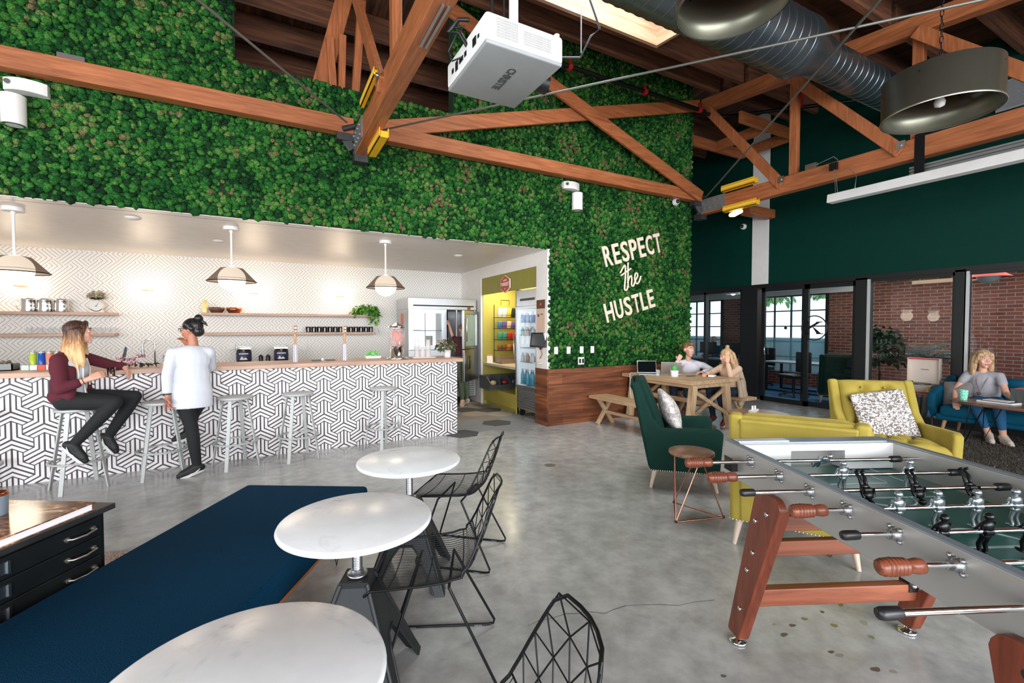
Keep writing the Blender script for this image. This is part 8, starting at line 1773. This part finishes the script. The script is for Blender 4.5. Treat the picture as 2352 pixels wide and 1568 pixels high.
def ex5(t, off, hc, HT, J):
    mb = MB(off); mb.tube([(8.84, 2.54, 0.95), (8.755, 2.51, 0.80), (8.735, 2.47, 0.66), (8.755, 2.42, 0.80), (8.84, 2.39, 0.95)], 0.0035, 5); mb.ball((8.73, 2.47, 0.645), 0.022, 8, 6); build('necklace', mb, P('necklace_brown', (110, 80, 66), 0.5), t)
    w = Vector(J['wr']); mb = MB(off); mb.tube([(w.x+0.03*math.cos(a), w.y+0.03*math.sin(a), w.z+0.03) for a in [k*PI/8 for k in range(16)]], 0.006, 6, True); build('wristband', mb, BLACKP, t)
person('blonde woman in a grey tee and blue jeans sitting on the teal sofa', (8.75, 2.35, 0.0), J5, SKIN, 188, 222, tops5, (JEANB, 0.72, 1.0), (P('cream_shoe', (206, 190, 176), 0.7), WSOLE), dict(name='blonde', dark=(150, 116, 80), parts=hair5), ex5, 0.006, thin=0.98)

# ---- bald man in the office, person at the fridge
J6 = dict(hip=(11.72, 8.98, 0.54), chest=(11.66, 8.97, 0.88), neck=(11.60, 8.96, 1.05), head=(11.55, 8.93, 1.21), hp=-22,
          sr=(11.66, 9.16, 0.98), sl=(11.66, 8.78, 0.98), er=(11.55, 9.2, 0.78), el=(11.55, 8.72, 0.78), wr=(11.32, 9.08, 0.78), wl=(11.32, 8.85, 0.78), hr=(11.2, 9.05, 0.77), hl=(11.2, 8.86, 0.77),
          kr=(11.3, 9.08, 0.53), kl=(11.3, 8.86, 0.53), ar=(11.4, 9.08, 0.1), al=(11.4, 8.86, 0.1), tr=(11.28, 9.08, 0.05), tl=(11.28, 8.86, 0.05))
BLU = P('denim_shirt', (44, 82, 110), 0.85)
def tops6(ch, el, J, q):
    c = q['chest']; return [('blue_shirt', BLU, [el(c, (0.205, 0.13, 0.17)), el(q['waist'], (0.18, 0.135, 0.18)), ch((J['sr'], 0.07), (J['er'], 0.055), (J['wr'], 0.04)), ch((J['sl'], 0.07), (J['el'], 0.055), (J['wl'], 0.04)), ch((J['sr'], 0.065), (c+V3(0, 0, 0.1), 0.08), (J['sl'], 0.065))], 0.012)]
person('bald man in a blue shirt at a desk in the office behind the glass', (11.68, 8.95, 0.0), J6, SKIN, 180, 190, tops6, (JEAN, 0.95, 1.0), (BSH, WSOLE), dict(name='grey', dark=(120, 110, 104), parts=lambda hc, hel: [('hair', P('grey_hair', (150, 144, 138), 0.8), [hel(0, -0.035, 0.0, (0.074, 0.072, 0.045))], 0.008)]), None, 0.008)
J7 = dict(hip=(3.47, 8.50, 0.90), chest=(3.49, 8.56, 1.22), neck=(3.50, 8.60, 1.40), head=(3.52, 8.64, 1.52), hp=-10,
          sr=(3.63, 8.56, 1.32), sl=(3.35, 8.58, 1.32), er=(3.55, 8.66, 1.12), el=(3.34, 8.74, 1.38), wr=(3.40, 8.80, 1.2), wl=(3.30, 8.84, 1.62), hr=(3.38, 8.85, 1.22), hl=(3.30, 8.90, 1.7),
          kr=(3.54, 8.50, 0.48), kl=(3.42, 8.47, 0.48), ar=(3.56, 8.50, 0.10), al=(3.42, 8.42, 0.10), tr=(3.55, 8.60, 0.05), tl=(3.36, 8.34, 0.05))
def tops7(ch, el, J, q):
    c = q['chest']; return [('dark_red_top', P('wine_top', (70, 28, 30), 0.85), [el(c, (0.17, 0.12, 0.16)), el(q['waist'], (0.16, 0.12, 0.18)), ch((J['sr'], 0.062), (J['er'], 0.05)), ch((J['sl'], 0.062), (Vector(J['sl']).lerp(Vector(J['el']), 0.5), 0.055)), ch((J['sr'], 0.06), (c+V3(0, 0, 0.1), 0.075), (J['sl'], 0.06))], 0.012)]
person('person in a dark top reaching into the fridge, mostly hidden by its open door', (3.38, 8.50, 0.0), J7, SKIN, 85, 80, tops7, (P('olive_trousers', (84, 96, 74), 0.85), 0.92, 0.95), (P('tan_sneaker', (190, 160, 140), 0.7), WSOLE), dict(name='brown', dark=(80, 54, 40), parts=hair3), None, 0.008, face_detail=False)
# reflected green armchair seen through the glass is a real one standing in the office lounge
lounge_chair('green_armchair', 'dark green armchair seen through the sliding glass door', (10.45, 5.05, 0), math.radians(-60), VELG, 0.76, 1.03, False)
